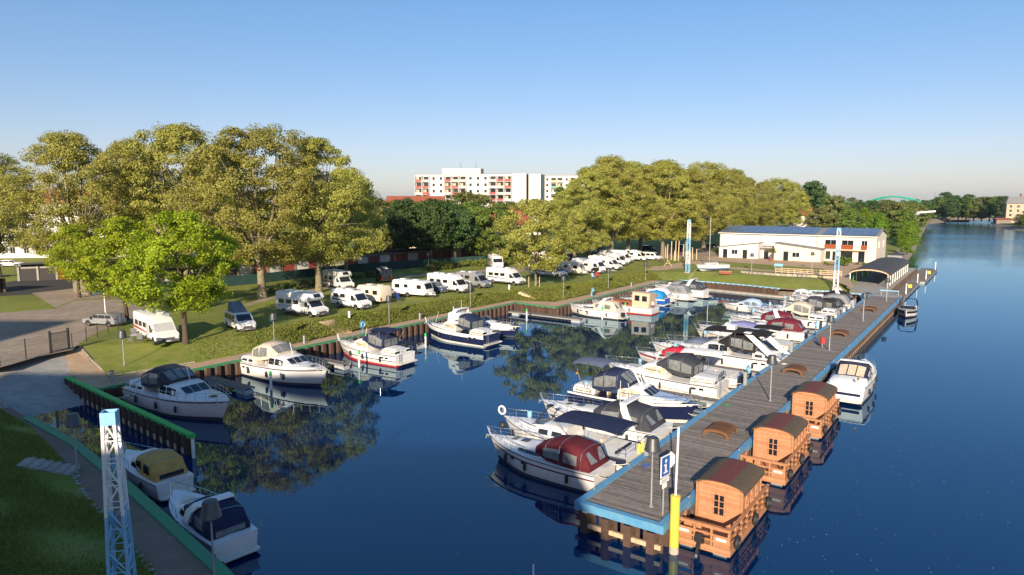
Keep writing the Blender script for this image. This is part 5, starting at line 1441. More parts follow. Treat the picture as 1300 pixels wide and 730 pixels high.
    def stripe(self, f0, f1, material, u0=0.0, u1=0.97):
        m = MB()
        for sg in (1, -1):
            rows = []
            for u in [u0 + (u1 - u0) * k / 14 for k in range(15)]:
                b = self.hb(u); rk = 0.10 * self.L * u ** 4; x = -self.L / 2 + u * self.L; ch = 0.9 - 0.55 * max(0, (u - 0.55) / 0.45) ** 1.5; zs = self.sz(u)
                p1 = Vector((x - rk * 0.45, sg * (b * (ch * 0.45 + 0.55) * 0.99 + 0.012), zs * 0.52)); p2 = Vector((x, sg * (b + 0.012), zs))
                rows.append([p1.lerp(p2, f0), p1.lerp(p2, f1)])
            m.loft(rows, closed=False)
        m.build('hull_stripe', material, self.r); return self
    def script_mark(self, p, along, up, length, h, material='navy_hull', seed=1):
        """a line of painted script too small to read: short joined strokes"""
        rs = random.Random(seed); a = Vector(along).normalized(); q = Vector(up).normalized(); p = Vector(p)
        m = MB(); x = 0.0; k = 0; n = int(length / (h * 0.35)); pts = []
        for k in range(n):
            if k == n // 3: 
                m.tube(pts, h * 0.05, 4); pts = []; continue
            pts.append(p + a * (length * k / n - length / 2) + q * (h * (rs.uniform(0.3, 0.6) if k % 2 else rs.uniform(-0.1, 0.1)) + (h * 0.5 if k in (0, n // 3 + 1) else 0)))
        m.tube(pts, h * 0.05, 4)
        m.build('script_lettering', material, self.r); return self
    def engine(self, y=0.0):
        L = self.L
        o = MB().box(-L / 2 - 0.35, y, 0.75, 0.5, 0.36, 0.55).build('outboard', 'black_hull', self.r); MB().box(-L / 2 - 0.38, y, 0.15, 0.18, 0.12, 0.9).build('leg', 'plastic_grey', o); return self
    def helm(self, x, y, z):
        o = MB().box(x, y, z + 0.25, 0.4, 0.6, 0.5).box(x - 0.75, y, z + 0.2, 0.45, 0.5, 0.4).box(x - 0.95, y, z + 0.55, 0.12, 0.5, 0.5).build('helm_seat', 'cushion', self.r); return self
    def bench(self, x, z, w, material='cushion'):
        MB().box(x, 0, z + 0.2, 0.55, w, 0.4).box(x - 0.27, 0, z + 0.5, 0.12, w, 0.4).build('stern_bench', material, self.r); return self
    def ring(self, x, y, z, axis='X'):
        o = MB().torus((x, y, z), 0.28, 0.07, axis).build('lifebuoy', 'white_paint', self.r, True); return self

# ---- types -------------------------------------------------------------------------------------------
def express(label, s, t, head, L=8.6, B=3.0, fb=1.15, fabric='burgundy', stripe='wine', hull='gelcoat', open_top=False, **k):
    """sports cruiser: long foredeck, raked screen, hood over the cockpit, swim platform"""
    b = Boat(label, s, t, head, L, B, fb, hull=hull, full=0.42, name='cabin_cruiser', **k)
    c0, c1 = -L * 0.46, -L * 0.08
    b.deck((c0, c1), 0.5)
    w = B / 2
    b.cabin([(-L * 0.10, w * 0.74, w * 0.62, fb * 1.0, fb + 0.50), (L * 0.06, w * 0.72, w * 0.56, fb * 1.03, fb + 0.48), (L * 0.22, w * 0.60, w * 0.40, fb * 1.08, fb + 0.40), (L * 0.36, w * 0.32, w * 0.12, fb * 1.15, fb + 0.28)],
            panes=[(-L * 0.04, L * 0.16, 0.25, 0.8)], name='coachroof')
    b.windscreen(-L * 0.02, w * 0.80, fb + 0.42, 0.52, rake=0.75, back=L * 0.16)
    b.hatch(L * 0.16, 0, fb + 0.53, 0.5, 0.5, 0.05); b.hatch(L * 0.26, 0.0, fb + 0.45, 0.35, 0.4, 0.1)
    if not open_top:
        b.canopy([(c0 + 0.05, w * 0.80, fb - 0.02, fb + 0.25), (c0 + L * 0.07, w * 0.84, fb - 0.02, fb + 1.15), (-L * 0.22, w * 0.86, fb + 0.02, fb + 1.36), (-L * 0.10, w * 0.82, fb + 0.10, fb + 1.16), (-L * 0.01, w * 0.74, fb + 0.40, fb + 0.80)], fabric,
                 side=[(-L * 0.36, -L * 0.25, 0.2, 0.7), (-L * 0.22, -L * 0.08, 0.2, 0.72)], back=(1, 0.12, 0.82))
    else:
        b.helm(-L * 0.14, -w * 0.4, 0.5); b.bench(c0 + 0.5, 0.5, B * 0.6)
    b.rails(L * 0.06, h=0.5, n=6); b.platform(0.8); b.anchor()
    b.ports([L * 0.08, L * 0.2]); b.fenders([-L * 0.3, L * 0.05, L * 0.25])
    b.stripe(0.30, 0.46, stripe)
    return b
def yacht(label, s, t, head, L=11.2, B=3.7, fb=1.30, fabric='charcoal', hull='gelcoat', stripe='antifoul', pane='glass_dark', canopy_pane='vinyl', sup='gelcoat', aft=True, fbk=0.34, **k):
    """steel motor yacht: trunk cabin forward, deckhouse, aft cabin, hooded helm in between"""
    b = Boat(label, s, t, head, L, B, fb, hull=hull, stripe=stripe, full=0.46, sheer=fbk, name='motor_yacht', **k)
    b.deck((-L * 0.30, -L * 0.06), 0.9); w = B / 2
    b.cabin([(-L * 0.47, w * 0.70, w * 0.62, fb * 0.98, fb + 0.42), (-L * 0.28, w * 0.74, w * 0.66, fb * 0.98, fb + 0.52)], sup, name='aft_cabin', panes=[(-L * 0.45, -L * 0.38, 0.25, 0.8, pane), (-L * 0.36, -L * 0.30, 0.25, 0.8, pane)])
    b.cabin([(-L * 0.08, w * 0.78, w * 0.68, fb * 1.0, fb + 1.05), (L * 0.04, w * 0.77, w * 0.66, fb * 1.02, fb + 1.07), (L * 0.10, w * 0.75, w * 0.62, fb * 1.03, fb + 0.98), (L * 0.19, w * 0.70, w * 0.60, fb * 1.05, fb + 0.42), (L * 0.30, w * 0.56, w * 0.46, fb * 1.1, fb + 0.38), (L * 0.385, w * 0.30, w * 0.22, fb * 1.15, fb + 0.33)],
            sup, name='deckhouse', panes=[(-L * 0.075, -L * 0.006, 0.32, 0.92, pane), (L * 0.002, L * 0.095, 0.32, 0.92, pane), (L * 0.215, L * 0.27, 0.3, 0.85, pane)], front=(2, 3, 0.16, 0.9), front_pane='glass_dark')
    b.hatch(L * 0.33, 0, fb + 0.47, 0.45, 0.45)
    b.canopy([(-L * 0.30, w * 0.72, fb + 0.48, fb + 1.55), (-L * 0.20, w * 0.74, fb + 0.4, fb + 2.05), (-L * 0.09, w * 0.72, fb + 0.7, fb + 2.02), (L * 0.01, w * 0.66, fb + 1.02, fb + 1.28)], fabric, side=[(-L * 0.285, -L * 0.205, 0.22, 0.78), (-L * 0.195, -L * 0.10, 0.22, 0.8)], front=(3, 0.06, 0.88), back=(2, 0.15, 0.85), pane=canopy_pane)
    b.rails(-L * 0.05, h=0.62, n=8); b.platform(0.6, 0.35); b.anchor(); b.fenders([-L * 0.3, -L * 0.05, L * 0.15])
    b.stern_rail(-L * 0.47, -L * 0.30, 0.55, fb + 0.4 if False else None)
    b.ports([-L * 0.38, -L * 0.32], 0.7, 0.4, 0.18)
    b.stripe(0.80, 0.87, 'navy_hull' if hull == 'gelcoat' else 'gelcoat')
    for y in (-0.5, 0.5): MB().box(-L * 0.47 - 0.012, y * w, fb + 0.2, 0.02, w * 0.42, 0.22).build('rear_window', 'glass_dark', b.r)
    lad = MB()
    for y in (-0.16, 0.16): lad.tube([(-L / 2 - 0.05, w * 0.45 + y, 0.1), (-L / 2 - 0.05, w * 0.45 + y, fb + 0.5)], 0.02, 4)
    for k in range(5): lad.tube([(-L / 2 - 0.05, w * 0.45 - 0.16, 0.3 + k * 0.27), (-L / 2 - 0.05, w * 0.45 + 0.16, 0.3 + k * 0.27)], 0.016, 4)
    lad.build('stern_ladder', 'steel', b.r)
    b.bench(-L * 0.26, 0.9, w * 1.1); b.helm(-L * 0.10, -w * 0.3, 0.9)
    MB().tube([(L * 0.05, 0.3, fb + 1.05), (L * 0.02, 0.3, fb + 2.2)], 0.03, 5).build('signal_mast', 'gelcoat', b.r)
    return b
def cuddy(label, s, t, head, L=6.4, B=2.4, fb=0.95, fabric='navy', hull='gelcoat', stripe='antifoul', roof=False, pane='vinyl', stripe2=None, **k):
    b = Boat(label, s, t, head, L, B, fb, hull=hull, stripe=stripe, full=0.42, name='small_cruiser', **k)
    b.deck((-L * 0.44, -L * 0.06), 0.4); w = B / 2
    b.cabin([(-L * 0.06, w * 0.78, w * 0.64, fb, fb + 0.62), (L * 0.08, w * 0.74, w * 0.58, fb * 1.04, fb + 0.58), (L * 0.20, w * 0.60, w * 0.48, fb * 1.08, fb + 0.26), (L * 0.33, w * 0.32, w * 0.22, fb * 1.14, fb + 0.22)], panes=[(-L * 0.03, L * 0.09, 0.3, 0.8)], front=(1, 2, 0.15, 0.88), name='coachroof')
    if roof: b.cabin([(-L * 0.13, w * 0.74, w * 0.66, fb + 0.62, fb + 0.92), (L * 0.05, w * 0.68, w * 0.58, fb + 0.55, fb + 0.88)], name='hardtop')
    b.canopy([(-L * 0.44, w * 0.78, fb - 0.02, fb + 0.45), (-L * 0.36, w * 0.82, fb - 0.02, fb + 1.05), (-L * 0.20, w * 0.82, fb, fb + 1.22), (-L * 0.06, w * 0.76, fb + 0.05, fb + 1.02), (L * 0.04, w * 0.62, fb + 0.5, fb + 0.68)], fabric, side=[(-L * 0.34, -L * 0.23, 0.25, 0.7), (-L * 0.18, -L * 0.05, 0.25, 0.7)], back=(1, 0.2, 0.8), front=(2, 0.05, 0.85), pane=pane)
    b.rails(L * 0.05, h=0.42, n=4, mid=False); b.platform(0.45, 0.25); b.fenders([-L * 0.25, L * 0.1])
    if stripe2: b.stripe(0.1, 0.75, stripe2)
    return b
OUT_L = ANG_T                    # bow away from the left quay
IN_L = ANG_T + PI                # bow towards the left quay
BOW_P = ANG_T + PI               # pier boats: bow away from the pier
# ---- left quay --------------------------------------------------------------------------------------
b = yacht('white motor yacht with dark grey hood moored behind the green breakwater', 28.6, -53.4, OUT_L + 0.04, 12.4, 3.9, 1.35, 'charcoal', fbk=0.40)
b.cabin([(-12.4 * 0.44, 1.5, 1.45, 1.72, 2.0), (-12.4 * 0.40, 1.5, 1.45, 1.72, 2.0)], 'gelcoat', name='dodger')
b = yacht('white motor yacht with cream hood and tinted screens, second from the slipway', 39.6, -54.8, OUT_L + 0.02, 11.6, 3.7, 1.35, 'cream', pane='glass_dark', fbk=0.42)
b = yacht('white motor yacht with blue hood and red waterline, stern to the basin', 50.2, -54.6, IN_L + 0.03, 10.0, 3.4, 1.2, 'navy', stripe='red_paint', pane='curtain_pane')
b.stripe(-0.2, -0.05, 'navy_hull'); b.bimini(-3.9, -1.0, 1.2, 1.6, 3.55, 'fabric_navy')
b = yacht('navy hulled yacht with white top and tinted arch hood, stern outwards', 63.4, -53.4, IN_L - 0.02, 10.6, 3.6, 1.35, 'navy', hull='navy_hull', pane='curtain_pane', stripe='gelcoat')
b.stripe(0.35, 1.0, 'gelcoat'); b.cabin([(-1.2, 1.35, 1.2, 2.3, 3.5), (0.6, 1.2, 1.0, 2.3, 3.5)], name='flybridge'); b.arch(-0.6, 1.3, 3.0, 4.0, 0.3); b.antenna(-0.6, 0, 4.0, 1.1); b.antenna(3.4, 0.3, 1.9, 1.4, 0.5)
b = express('sports cruiser with navy lower hull, bow pointing into the basin', 68.6, -52.6, OUT_L, 9.6, 3.2, 1.25, 'charcoal', 'navy_hull', hull='navy_hull', open_top=True); b.stripe(0.25, 1.0, 'gelcoat')
b = express('white sports cruiser with cream hood and stern drive beside the corner jetty', 88.8, -48.2, IN_L, 9.0, 3.1, 1.2, 'cream', 'gelcoat_grey'); b.engine(0.5); b.arch(-2.2, 1.35, 1.3, 2.9, 0.9)
# wooden saloon boat
b = Boat('white hulled wooden boat with mahogany deck and tall beige wheelhouse', 95.4, -47.0, IN_L, 11.0, 3.3, 1.1, stripe='red_paint', deck='mahogany', name='wheelhouse_boat', sheer=0.3)
b.deck(); b.cabin([(-5.0, 1.15, 1.05, 1.05, 3.15), (-2.2, 1.2, 1.1, 1.1, 3.25)], 'wheelhouse_beige', 'wheelhouse', [(-4.6, -3.8, 0.45, 0.85), (-3.4, -2.6, 0.45, 0.85)])
b.cabin([(-2.1, 1.2, 1.05, 1.1, 1.75), (3.0, 1.0, 0.85, 1.2, 1.8)], 'mahogany', 'coachroof', [(-1.6, -0.4, 0.3, 0.8), (0.2, 1.4, 0.3, 0.8)]); b.rails(0.5, h=0.5, n=5); b.fenders([-2, 1]); b.ring(-5.3, 0.5, 1.7); b.stern_rail(-5.3, -5.0, 0.5)
b = cuddy('small red hulled boat squeezed beside the wooden wheelhouse boat', 99.6, -46.6, IN_L, 5.6, 2.2, 0.95, 'white', 'red_hull', stripe='gelcoat')
b = cuddy('small boat with blue and white hood next to the red hulled boat', 101.9, -47.6, IN_L, 6.2, 2.3, 0.9, 'royal'); b.ring(-3.1, 0.4, 1.2)
b = cuddy('blue and white hulled boat with bright blue hood', 105.0, -47.0, IN_L, 6.8, 2.5, 1.1, 'brightblue', 'blue_hull', stripe='gelcoat'); b.stripe(0.5, 1.0, 'gelcoat')
b = cuddy('white cruiser with cream hard top between blue hood and bigger white boats', 108.6, -48.0, IN_L, 7.4, 2.7, 1.1, 'white', roof=True)
b = express('white cruiser with small grey hood, left of the pair at the basin corner', 112.6, -46.8, IN_L, 8.6, 3.0, 1.25, 'grey', 'gelcoat_grey')
b = express('tall white cruiser with dark hood and raked arch at the basin corner', 117.2, -46.4, IN_L, 9.8, 3.3, 1.45, 'charcoal', 'gelcoat_grey'); b.arch(-2.6, 1.45, 1.5, 3.2, 0.9); b.antenna(-1.6, 0.3, 3.1, 2.0, 1.6)
b = cuddy('low white boat with open foredeck near the quay by the branch path', 121.0, -49.5, IN_L, 6.6, 2.4, 0.95, 'grey', roof=True)
# ---- near left quay ---------------------------------------------------------------------------------
b = cuddy('small white cruiser with beige canvas hood at the near left quay', 19.6, -41.0, ANG_T + PI - 0.06, 6.6, 2.4, 1.05, 'beige', roof=True, pane='glass_dark')
b.script_mark((-3.32, -0.5, 0.8), (0, 1, 0), (0, 0, 1), 0.9, 0.16, seed=4)
b = cuddy('white cruiser with navy hood and clear panels at the bottom left quay', 17.9, -32.3, ANG_T + PI - 0.12, 7.2, 2.55, 1.05, 'navy', pane='vinyl'); b.flag(-3.9, -1.1, 1.1); b.arch(-1.5, 1.15, 1.2, 2.3, 0.8)
# ---- pier, berth side, from the near end --------------------------------------------------------------
b = express('white sports cruiser with burgundy hood nearest the pier head', 34.9, -22.4, BOW_P - 0.02, 8.7, 3.0, 1.25, 'burgundy', 'wine')

b = Boat('long white boat under a navy bimini with lifebuoy on the bow', 38.6, -23.0, BOW_P, 10.4, 3.3, 1.15, name='motor_yacht', sheer=0.5)
b.deck((-4.7, -0.6), 0.6); b.cabin([(-0.6, 1.25, 1.05, 1.15, 1.95), (1.2, 1.2, 0.95, 1.2, 1.9), (2.6, 0.95, 0.75, 1.3, 1.65), (3.6, 0.6, 0.4, 1.4, 1.6)], panes=[(-0.3, 0.5, 0.3, 0.8), (0.8, 1.6, 0.3, 0.8)], front=(1, 2, 0.1, 0.9))
b.bimini(-4.6, 0.2, 1.45, 1.0, 2.75, 'fabric_navy', 4); b.helm(-1.6, -0.5, 0.6); b.bench(-4.0, 0.6, 2.2, 'fabric_navy'); b.stripe(0.0, 1.0, 'fabric_navy', 0.0, 0.24); b.ring(4.9, 0.7, 2.25, 'Y'); b.fenders([-3, 1.5, 4.0]); b.rails(1.5, h=0.55, n=5)
b.r_m = MB().tube([(2.4, 0.2, 1.7), (1.2, 0.2, 3.1)], 0.05, 6).box(1.2, 0.2, 3.1, 0.3, 0.5, 0.12).build('searchlight_mast', 'dark_metal', b.r)
MB().lathe([(0.02, 0.28), (0.2, 0.2), (0.28, 0), (0.2, -0.2), (0.02, -0.28)], 10, (5.1, 0.35, 1.0)).build('ball_fender', 'rubber', b.r, True); b.stern_rail(-5.1, -4.6, 0.6); b.platform(0.5)
for q in (-0.9, -0.4): MB().lathe([(0.05, 0), (0.13, 0.04), (0.13, 0.6), (0.05, 0.7)], 8, (-5.2, q, 0.9)).build('gas_bottle', 'yellow_paint', b.r, True)
b = express('white cruiser with charcoal hood and white radar arch, third from the pier head', 43.2, -22.9, BOW_P, 10.0, 3.4, 1.4, 'charcoal', 'gelcoat_grey'); b.arch(-2.4, 1.55, 1.4, 3.0, -0.9); b.antenna(-2.0, 0.8, 2.9, 1.6); b.antenna(-2.2, -0.6, 2.9, 1.1, -0.3); b.stripe(-0.3, -0.1, 'navy_hull')
b = yacht('navy hulled yacht with grey blue bimini over its stern, bow to the pier', 49.2, -23.0, ANG_T, 10.6, 3.5, 1.35, 'navy', hull='navy_hull', pane='curtain_pane', stripe='gelcoat')
b.bimini(-5.0, -2.2, 1.35, 1.8, 3.9, 'fabric_greyblue'); b.stripe(0.75, 1.0, 'gelcoat'); b.flag(-5.4, 0.6, 1.8, ('black_hull', 'red_paint', 'yellow_paint')); MB().slab([(1.0, 1.0, 1.95), (4.6, 0.4, 1.85), (4.6, -0.4, 1.85), (1.0, -1.0, 1.95)], 0.05).build('foredeck_cover', 'fabric_lightblue', b.r)
for q in (-0.55, 0.55): MB().tube([(0.9, q, 2.4), (0.1, q, 3.7)], 0.07, 6).build('folded_mast', 'gelcoat', b.r)
b = yacht('white motor yacht with dark hood and a bicycle on its stern', 57.6, -24.2, BOW_P, 11.2, 3.6, 1.3, 'charcoal', pane='curtain_pane'); b.antenna(0.6, 0.4, 2.3, 1.6, 0.8)
bk = MB().torus((-5.5, 0.5, 1.95), 0.32, 0.025, 'X').torus((-5.5, -0.5, 1.95), 0.32, 0.025, 'X').tube([(-5.5, 0.5, 1.95), (-5.5, 0.1, 2.4), (-5.5, -0.3, 2.35), (-5.5, -0.5, 1.95)], 0.025, 5).tube([(-5.5, 0.1, 2.4), (-5.5, 0, 1.95), (-5.5, -0.3, 2.35)], 0.02, 5)
bk.build('bicycle', 'dark_metal', b.r)
b = Boat('open white boat under a pale hard top beside the bicycle yacht', 62.0, -22.6, BOW_P, 8.4, 2.9, 1.15, name='motor_boat')
b.deck((-3.9, 0.2), 0.5); b.cabin([(0.2, 1.0, 0.85, 1.15, 1.7), (1.6, 0.85, 0.65, 1.2, 1.6), (2.8, 0.4, 0.25, 1.3, 1.5)]); b.bimini(-2.6, 1.2, 1.25, 1.1, 3.0, 'fabric_white', 3, 0.25); b.windscreen(0.5, 1.05, 1.6, 0.6); b.helm(-0.8, -0.4, 0.5); b.bench(-3.3, 0.5, 2.0); b.engine(); b.rails(0.8, n=4)
b = cuddy('small boat under a bright red cover, bow towards the basin', 66.0, -27.4, BOW_P, 6.4, 2.2, 0.9, 'red'); b.stripe(0.5, 0.8, 'red_hull')
b = express('grey white sports boat with chrome bow rail and dark cover', 70.2, -27.0, BOW_P, 7.6, 2.7, 1.1, 'greyblue', 'gelcoat_grey')
b = yacht('large white cruiser with black canopy and swept white arch', 69.6, -22.6, BOW_P, 12.0, 4.0, 1.5, 'black', canopy_pane='vinyl'); b.arch(-2.8, 1.85, 1.6, 3.9, -3.0, th=0.42); b.bimini(-4.9, 1.6, 1.7, 2.0, 3.95, 'fabric_black', 3)
MB().box(-1.0, 0.6, 4.25, 0.8, 0.8, 0.5).build('radar_pod', 'gelcoat', b.r)
b = cuddy('low white sloop hull under a pale grey cover near the second lamp', 74.2, -20.9, BOW_P, 6.4, 2.3, 0.9, 'grey')
b = Boat('old black bottomed cabin boat with orange fender and blue tarpaulin', 79.2, -23.6, BOW_P, 11.0, 3.3, 1.25, hull='gelcoat_cream', stripe='black_hull', name='trawler_yacht', sheer=0.45)
b.deck((-5.0, -2.8), 0.7); b.cabin([(-2.8, 1.2, 1.05, 1.25, 2.4), (0.6, 1.15, 0.95, 1.3, 2.4), (1.2, 1.1, 0.9, 1.3, 1.9), (3.2, 0.7, 0.5, 1.5, 1.8)], panes=[(-2.4, -1.5, 0.4, 0.85), (-1.2, -0.3, 0.4, 0.85), (0.0, 0.5, 0.4, 0.85)]); b.bimini(-4.6, -1.6, 1.3, 1.4, 2.9, 'fabric_black', 2); b.rails(1.0, n=5); b.stripe(-0.6, 0.0, 'black_hull')
MB().lathe([(0.02, 0.25), (0.2, 0.17), (0.25, 0), (0.2, -0.17), (0.02, -0.25)], 10, (-3.2, 1.85, 0.6)).build('ball_fender', 'orange', b.r, True)
b = cuddy('white boat with periwinkle blue tarpaulin over its wheelhouse', 83.6, -26.4, BOW_P, 8.0, 2.7, 1.15, 'periwinkle', roof=True)
b = express('white cruiser with wine red hood, nearer of the two red hooded boats', 87.6, -22.9, BOW_P, 9.2, 3.1, 1.25, 'wine', 'gelcoat_grey')
b = express('white cruiser with wine red hood and slanting arch, farther of the red hooded pair', 92.6, -25.0, BOW_P, 8.8, 3.0, 1.25, 'wine', 'gelcoat_grey'); b.arch(-1.8, 1.35, 1.3, 2.9, -0.8)
b = yacht('tall white cruiser with boxy cream hood beyond the red hooded boats', 97.6, -23.0, BOW_P, 10.4, 3.5, 1.35, 'cream')
b = express('white cruiser with grey blue deck cover behind the cream hooded yacht', 101.6, -24.4, BOW_P, 8.8, 3.0, 1.2, 'greyblue', 'navy_hull')
b = yacht('cruiser with low charcoal hood, sixth from the landward end of the pier', 105.2, -22.6, BOW_P, 9.4, 3.2, 1.2, 'charcoal')
b = express('white boat with black hood and clear side panels near the pier root', 109.2, -22.4, BOW_P, 8.4, 2.9, 1.25, 'black', 'gelcoat_grey')
b = cuddy('small dark hooded boat third from the landward end of the pier', 112.8, -21.6, BOW_P, 7.0, 2.6, 1.05, 'charcoal')
b = express('white cruiser with grey hood second from the landward end of the pier', 116.0, -22.2, BOW_P, 8.6, 3.0, 1.2, 'grey', 'navy_hull')
b = express('dark hooded cruiser with tall white arch last before the wing wall', 119.6, -22.6, BOW_P, 9.0, 3.1, 1.3, 'black', 'gelcoat_grey'); b.arch(-1.8, 1.4, 1.3, 3.1, -0.9)
b = cuddy('narrow boat with pale blue cover far out beside the charcoal hooded cruiser', 106.0, -31.5, BOW_P, 6.4, 2.3, 0.9, 'lightblue')
b = cuddy('little white boat lying against the stone apron at the basin end', 122.6, -25.5, ANG_T, 6.0, 2.2, 0.9, 'white', roof=True)
# ---- river side of the pier -----------------------------------------------------------------------------
b = Boat('big white cruiser on the river side of the pier beyond the cabins', 67.6, -9.75, ANG_S, 11.6, 3.9, 1.6, name='cabin_cruiser', full=0.40); b.r.scale = (0.9, 0.85, 0.9)
b.deck((-5.0, -0.6), 0.8, side=0.4); w = 1.95
b.cabin([(-0.8, 1.45, 1.25, 1.6, 2.3), (1.2, 1.4, 1.15, 1.65, 2.25), (3.4, 1.0, 0.7, 1.8, 2.1), (4.6, 0.5, 0.25, 1.9, 2.05)], panes=[(-0.4, 1.6, 0.3, 0.8)], name='coachroof')
b.canopy([(-3.3, 1.55, 1.62, 1.95), (-1.6, 1.62, 1.65, 2.95), (-0.4, 1.55, 1.9, 3.05), (0.9, 1.35, 2.2, 2.5)], 'fabric_navy', side=[(-2.6, -1.8, 0.25, 0.7), (-1.4, -0.5, 0.25, 0.7)], back=(3, 0.08, 0.84), pane='curtain_pane')
b.arch(-1.3, 1.72, 1.7, 3.12, 1.2, th=0.24)
b.cabin([(-5.7, 1.62, 1.55, 1.2, 1.62), (-5.2, 1.68, 1.62, 1.3, 1.92), (-3.35, 1.68, 1.60, 1.4, 1.98)], name='sunbed'); b.platform(1.0, 0.35); b.rails(0.5, n=7); b.stern_rail(-2.4, 0.4, 0.5)
b.script_mark((-4.4, 0.2, 2.05), (0, -1, 0), (1, 0, 0.03), 1.6, 0.3, 'gelcoat_grey')
b.fenders([-3.8, -1.5, 1.5], (1, -1)); b.flag(-5.7, -1.2, 1.8)
MB().bb(-5.86, -5.80, -1.4, 1.4, 0.7, 0.95).build('transom_stripe', 'navy_hull', b.r)
b = Boat('open speedboat with black wake tower lying beyond the pier on the river', 116.4, -10.4, ANG_S + PI + 0.02, 7.2, 2.6, 1.0, stripe='black_hull', name='speedboat', full=0.42, sheer=0.35)
b.deck((-3.2, 1.0), 0.45); b.windscreen(0.9, 1.05, 1.1, 0.42, 0.5, 1.2); b.helm(-0.4, -0.4, 0.4); b.bench(-2.8, 0.4, 1.9); b.stripe(0.05, 0.7, 'black_hull'); b.platform(0.6)
MB().tube([(-0.9, 1.2, 1.0), (-0.5, 1.15, 2.2), (-0.4, 0.8, 2.5), (-0.4, -0.8, 2.5), (-0.5, -1.15, 2.2), (-0.9, -1.2, 1.0)], 0.06, 6).tube([(-1.7, 1.2, 1.0), (-0.6, 0.95, 2.45)], 0.05, 5).tube([(-1.7, -1.2, 1.0), (-0.6, -0.95, 2.45)], 0.05, 5).build('wake_tower', 'black_hull', b.r, True)
# ---- sailing boat ashore by the mast ---------------------------------------------------------------------
pp = PX(903, 344.5, Z_L)
b = Boat('white and blue sailing boat laid up on the grass near the white mast', 0, 0, math.atan2(PX(881, 344, Z_L).y - PX(926, 342, Z_L).y, PX(881, 344, Z_L).x - PX(926, 342, Z_L).x), 7.6, 2.3, 0.85, stripe='blue_hull', name='sailing_boat', full=0.45)
b.r.location = pp + Vector((0, 0, 0.55)); b.deck((-3.0, -1.2), 0.4); b.cabin([(-1.2, 0.75, 0.6, 0.85, 1.25), (1.4, 0.55, 0.4, 0.95, 1.2)], panes=[(-0.8, 0.8, 0.3, 0.75)]); b.rails(-3.2, n=8, h=0.45, mid=False)
MB().tube([(0.6, 0, 1.2), (0.6, 0, 10.5)], 0.07, 6).build('mast', 'steel', b.r); MB().tube([(0.6, 0, 2.0), (-2.8, 0, 1.9)], 0.05, 6).build('boom', 'steel', b.r)
for x in (-2, 1.6):
    for y in (-0.7, 0.7): MB().tube([(x, y, -0.55), (x, y * 0.9, 0.15)], 0.06, 5).build('cradle_leg', 'dark_metal', b.r)
MB().prism([(-0.9, -0.08), (0.9, -0.08), (0.9, 0.08), (-0.9, 0.08)], -0.53, -0.3).build('keel', 'antifoul', b.r)
# distant barge on the right bank
b = Boat('rust red work barge lying far up the river', 0, 0, -0.3, 24, 5.5, 1.4, hull='brick', deck='roof_red', name='barge', full=0.75, stern=0.97)
b.r.location = PX(1212, 281.5, 0); b.deck(); b.cabin([(-11, 2, 1.9, 1.4, 3.4), (-7, 2, 1.9, 1.4, 3.4)], 'gelcoat', panes=[(-10.4, -9.0, 0.5, 0.85)])
# ================================================================== VEHICLES
WHEEL = {}
def wheel(parent, x, y, r=0.33, w=0.22):
    if r not in WHEEL:
        ty = MB(); prof = [(r * 0.62, -w / 2), (r * 0.94, -w / 2), (r, -w * 0.35), (r, w * 0.35), (r * 0.94, w / 2), (r * 0.62, w / 2)]
        n = 16
        vs = [(a * math.cos(2 * PI * j / n), b, a * math.sin(2 * PI * j / n)) for a, b in prof for j in range(n)]
        fs = [(i * n + j, i * n + (j + 1) % n, ((i + 1) % 6) * n + (j + 1) % n, ((i + 1) % 6) * n + j) for i in range(6) for j in range(n)]
        ty.add(vs, fs)
        rm = MB(); prof2 = [(0.01, -w * 0.42), (r * 0.3, -w * 0.46), (r * 0.62, -w * 0.36), (r * 0.62, w * 0.36), (r * 0.3, w * 0.46), (0.01, w * 0.42)]
        vs = [(a * math.cos(2 * PI * j / n), b, a * math.sin(2 * PI * j / n)) for a, b in prof2 for j in range(n)]
        rm.add(vs, [(i * n + j, i * n + (j + 1) % n, (i + 1) * n + (j + 1) % n, (i + 1) * n + j) for i in range(5) for j in range(n)])
        WHEEL[r] = (ty.mesh('wheel', 'rubber', True), rm.mesh('rim', 'steel', True))
    t, m = WHEEL[r]
    o = link('wheel', t, parent, (x, y, r)); link('rim', m, o)
def body(root, name, prof, w, material, inset=0.05, round_=0.10, tumble=0.0, z_t=1.0):
    """side profile (x,z) swept across the width, long edges rounded, flanks leaning in above z_t"""
    m = MB()
    cx = sum(p[0] for p in prof) / len(prof); cz = sum(p[1] for p in prof) / len(prof)
    def ring(y, k):
        out = []
        for x, z in prof:
            xx = cx + (x - cx) * (1 - k * 0.5); zz = cz + (z - cz) * (1 - k)
            yy = y * (1 - tumble * max(0, zz - z_t))
            out.append((xx, yy, zz))
        return out
    m.loft([ring(-w / 2, inset), ring(-w / 2 + round_ * 0.35, inset * 0.25), ring(-w / 2 + round_, 0), ring(w / 2 - round_, 0), ring(w / 2 - round_ * 0.35, inset * 0.25), ring(w / 2, inset)])
    return m.build(name, material, root, True, angle=38)
def flank(root, name, poly, w, material, tumble=0.0, z_t=1.0, proud=0.012, sides=(1, -1), parent=None):
    """flat pane or panel on the flank(s): polygon in (x,z)"""
    for sg in sides:
        m = MB(); n = len(poly)
        y = lambda z, e: sg * (w / 2 * (1 - tumble * max(0, z - z_t)) + e)
        vs = [(x, y(z, -0.03), z) for x, z in poly] + [(x, y(z, proud), z) for x, z in poly]
        m.add(vs, [tuple(range(n)), tuple(range(2 * n - 1, n - 1, -1))] + [(i, (i + 1) % n, n + (i + 1) % n, n + i) for i in range(n)])
        m.build(name, material, parent or root)
def rect(x0, x1, z0, z1): return [(x0, z0), (x1, z0), (x1, z1), (x0, z1)]
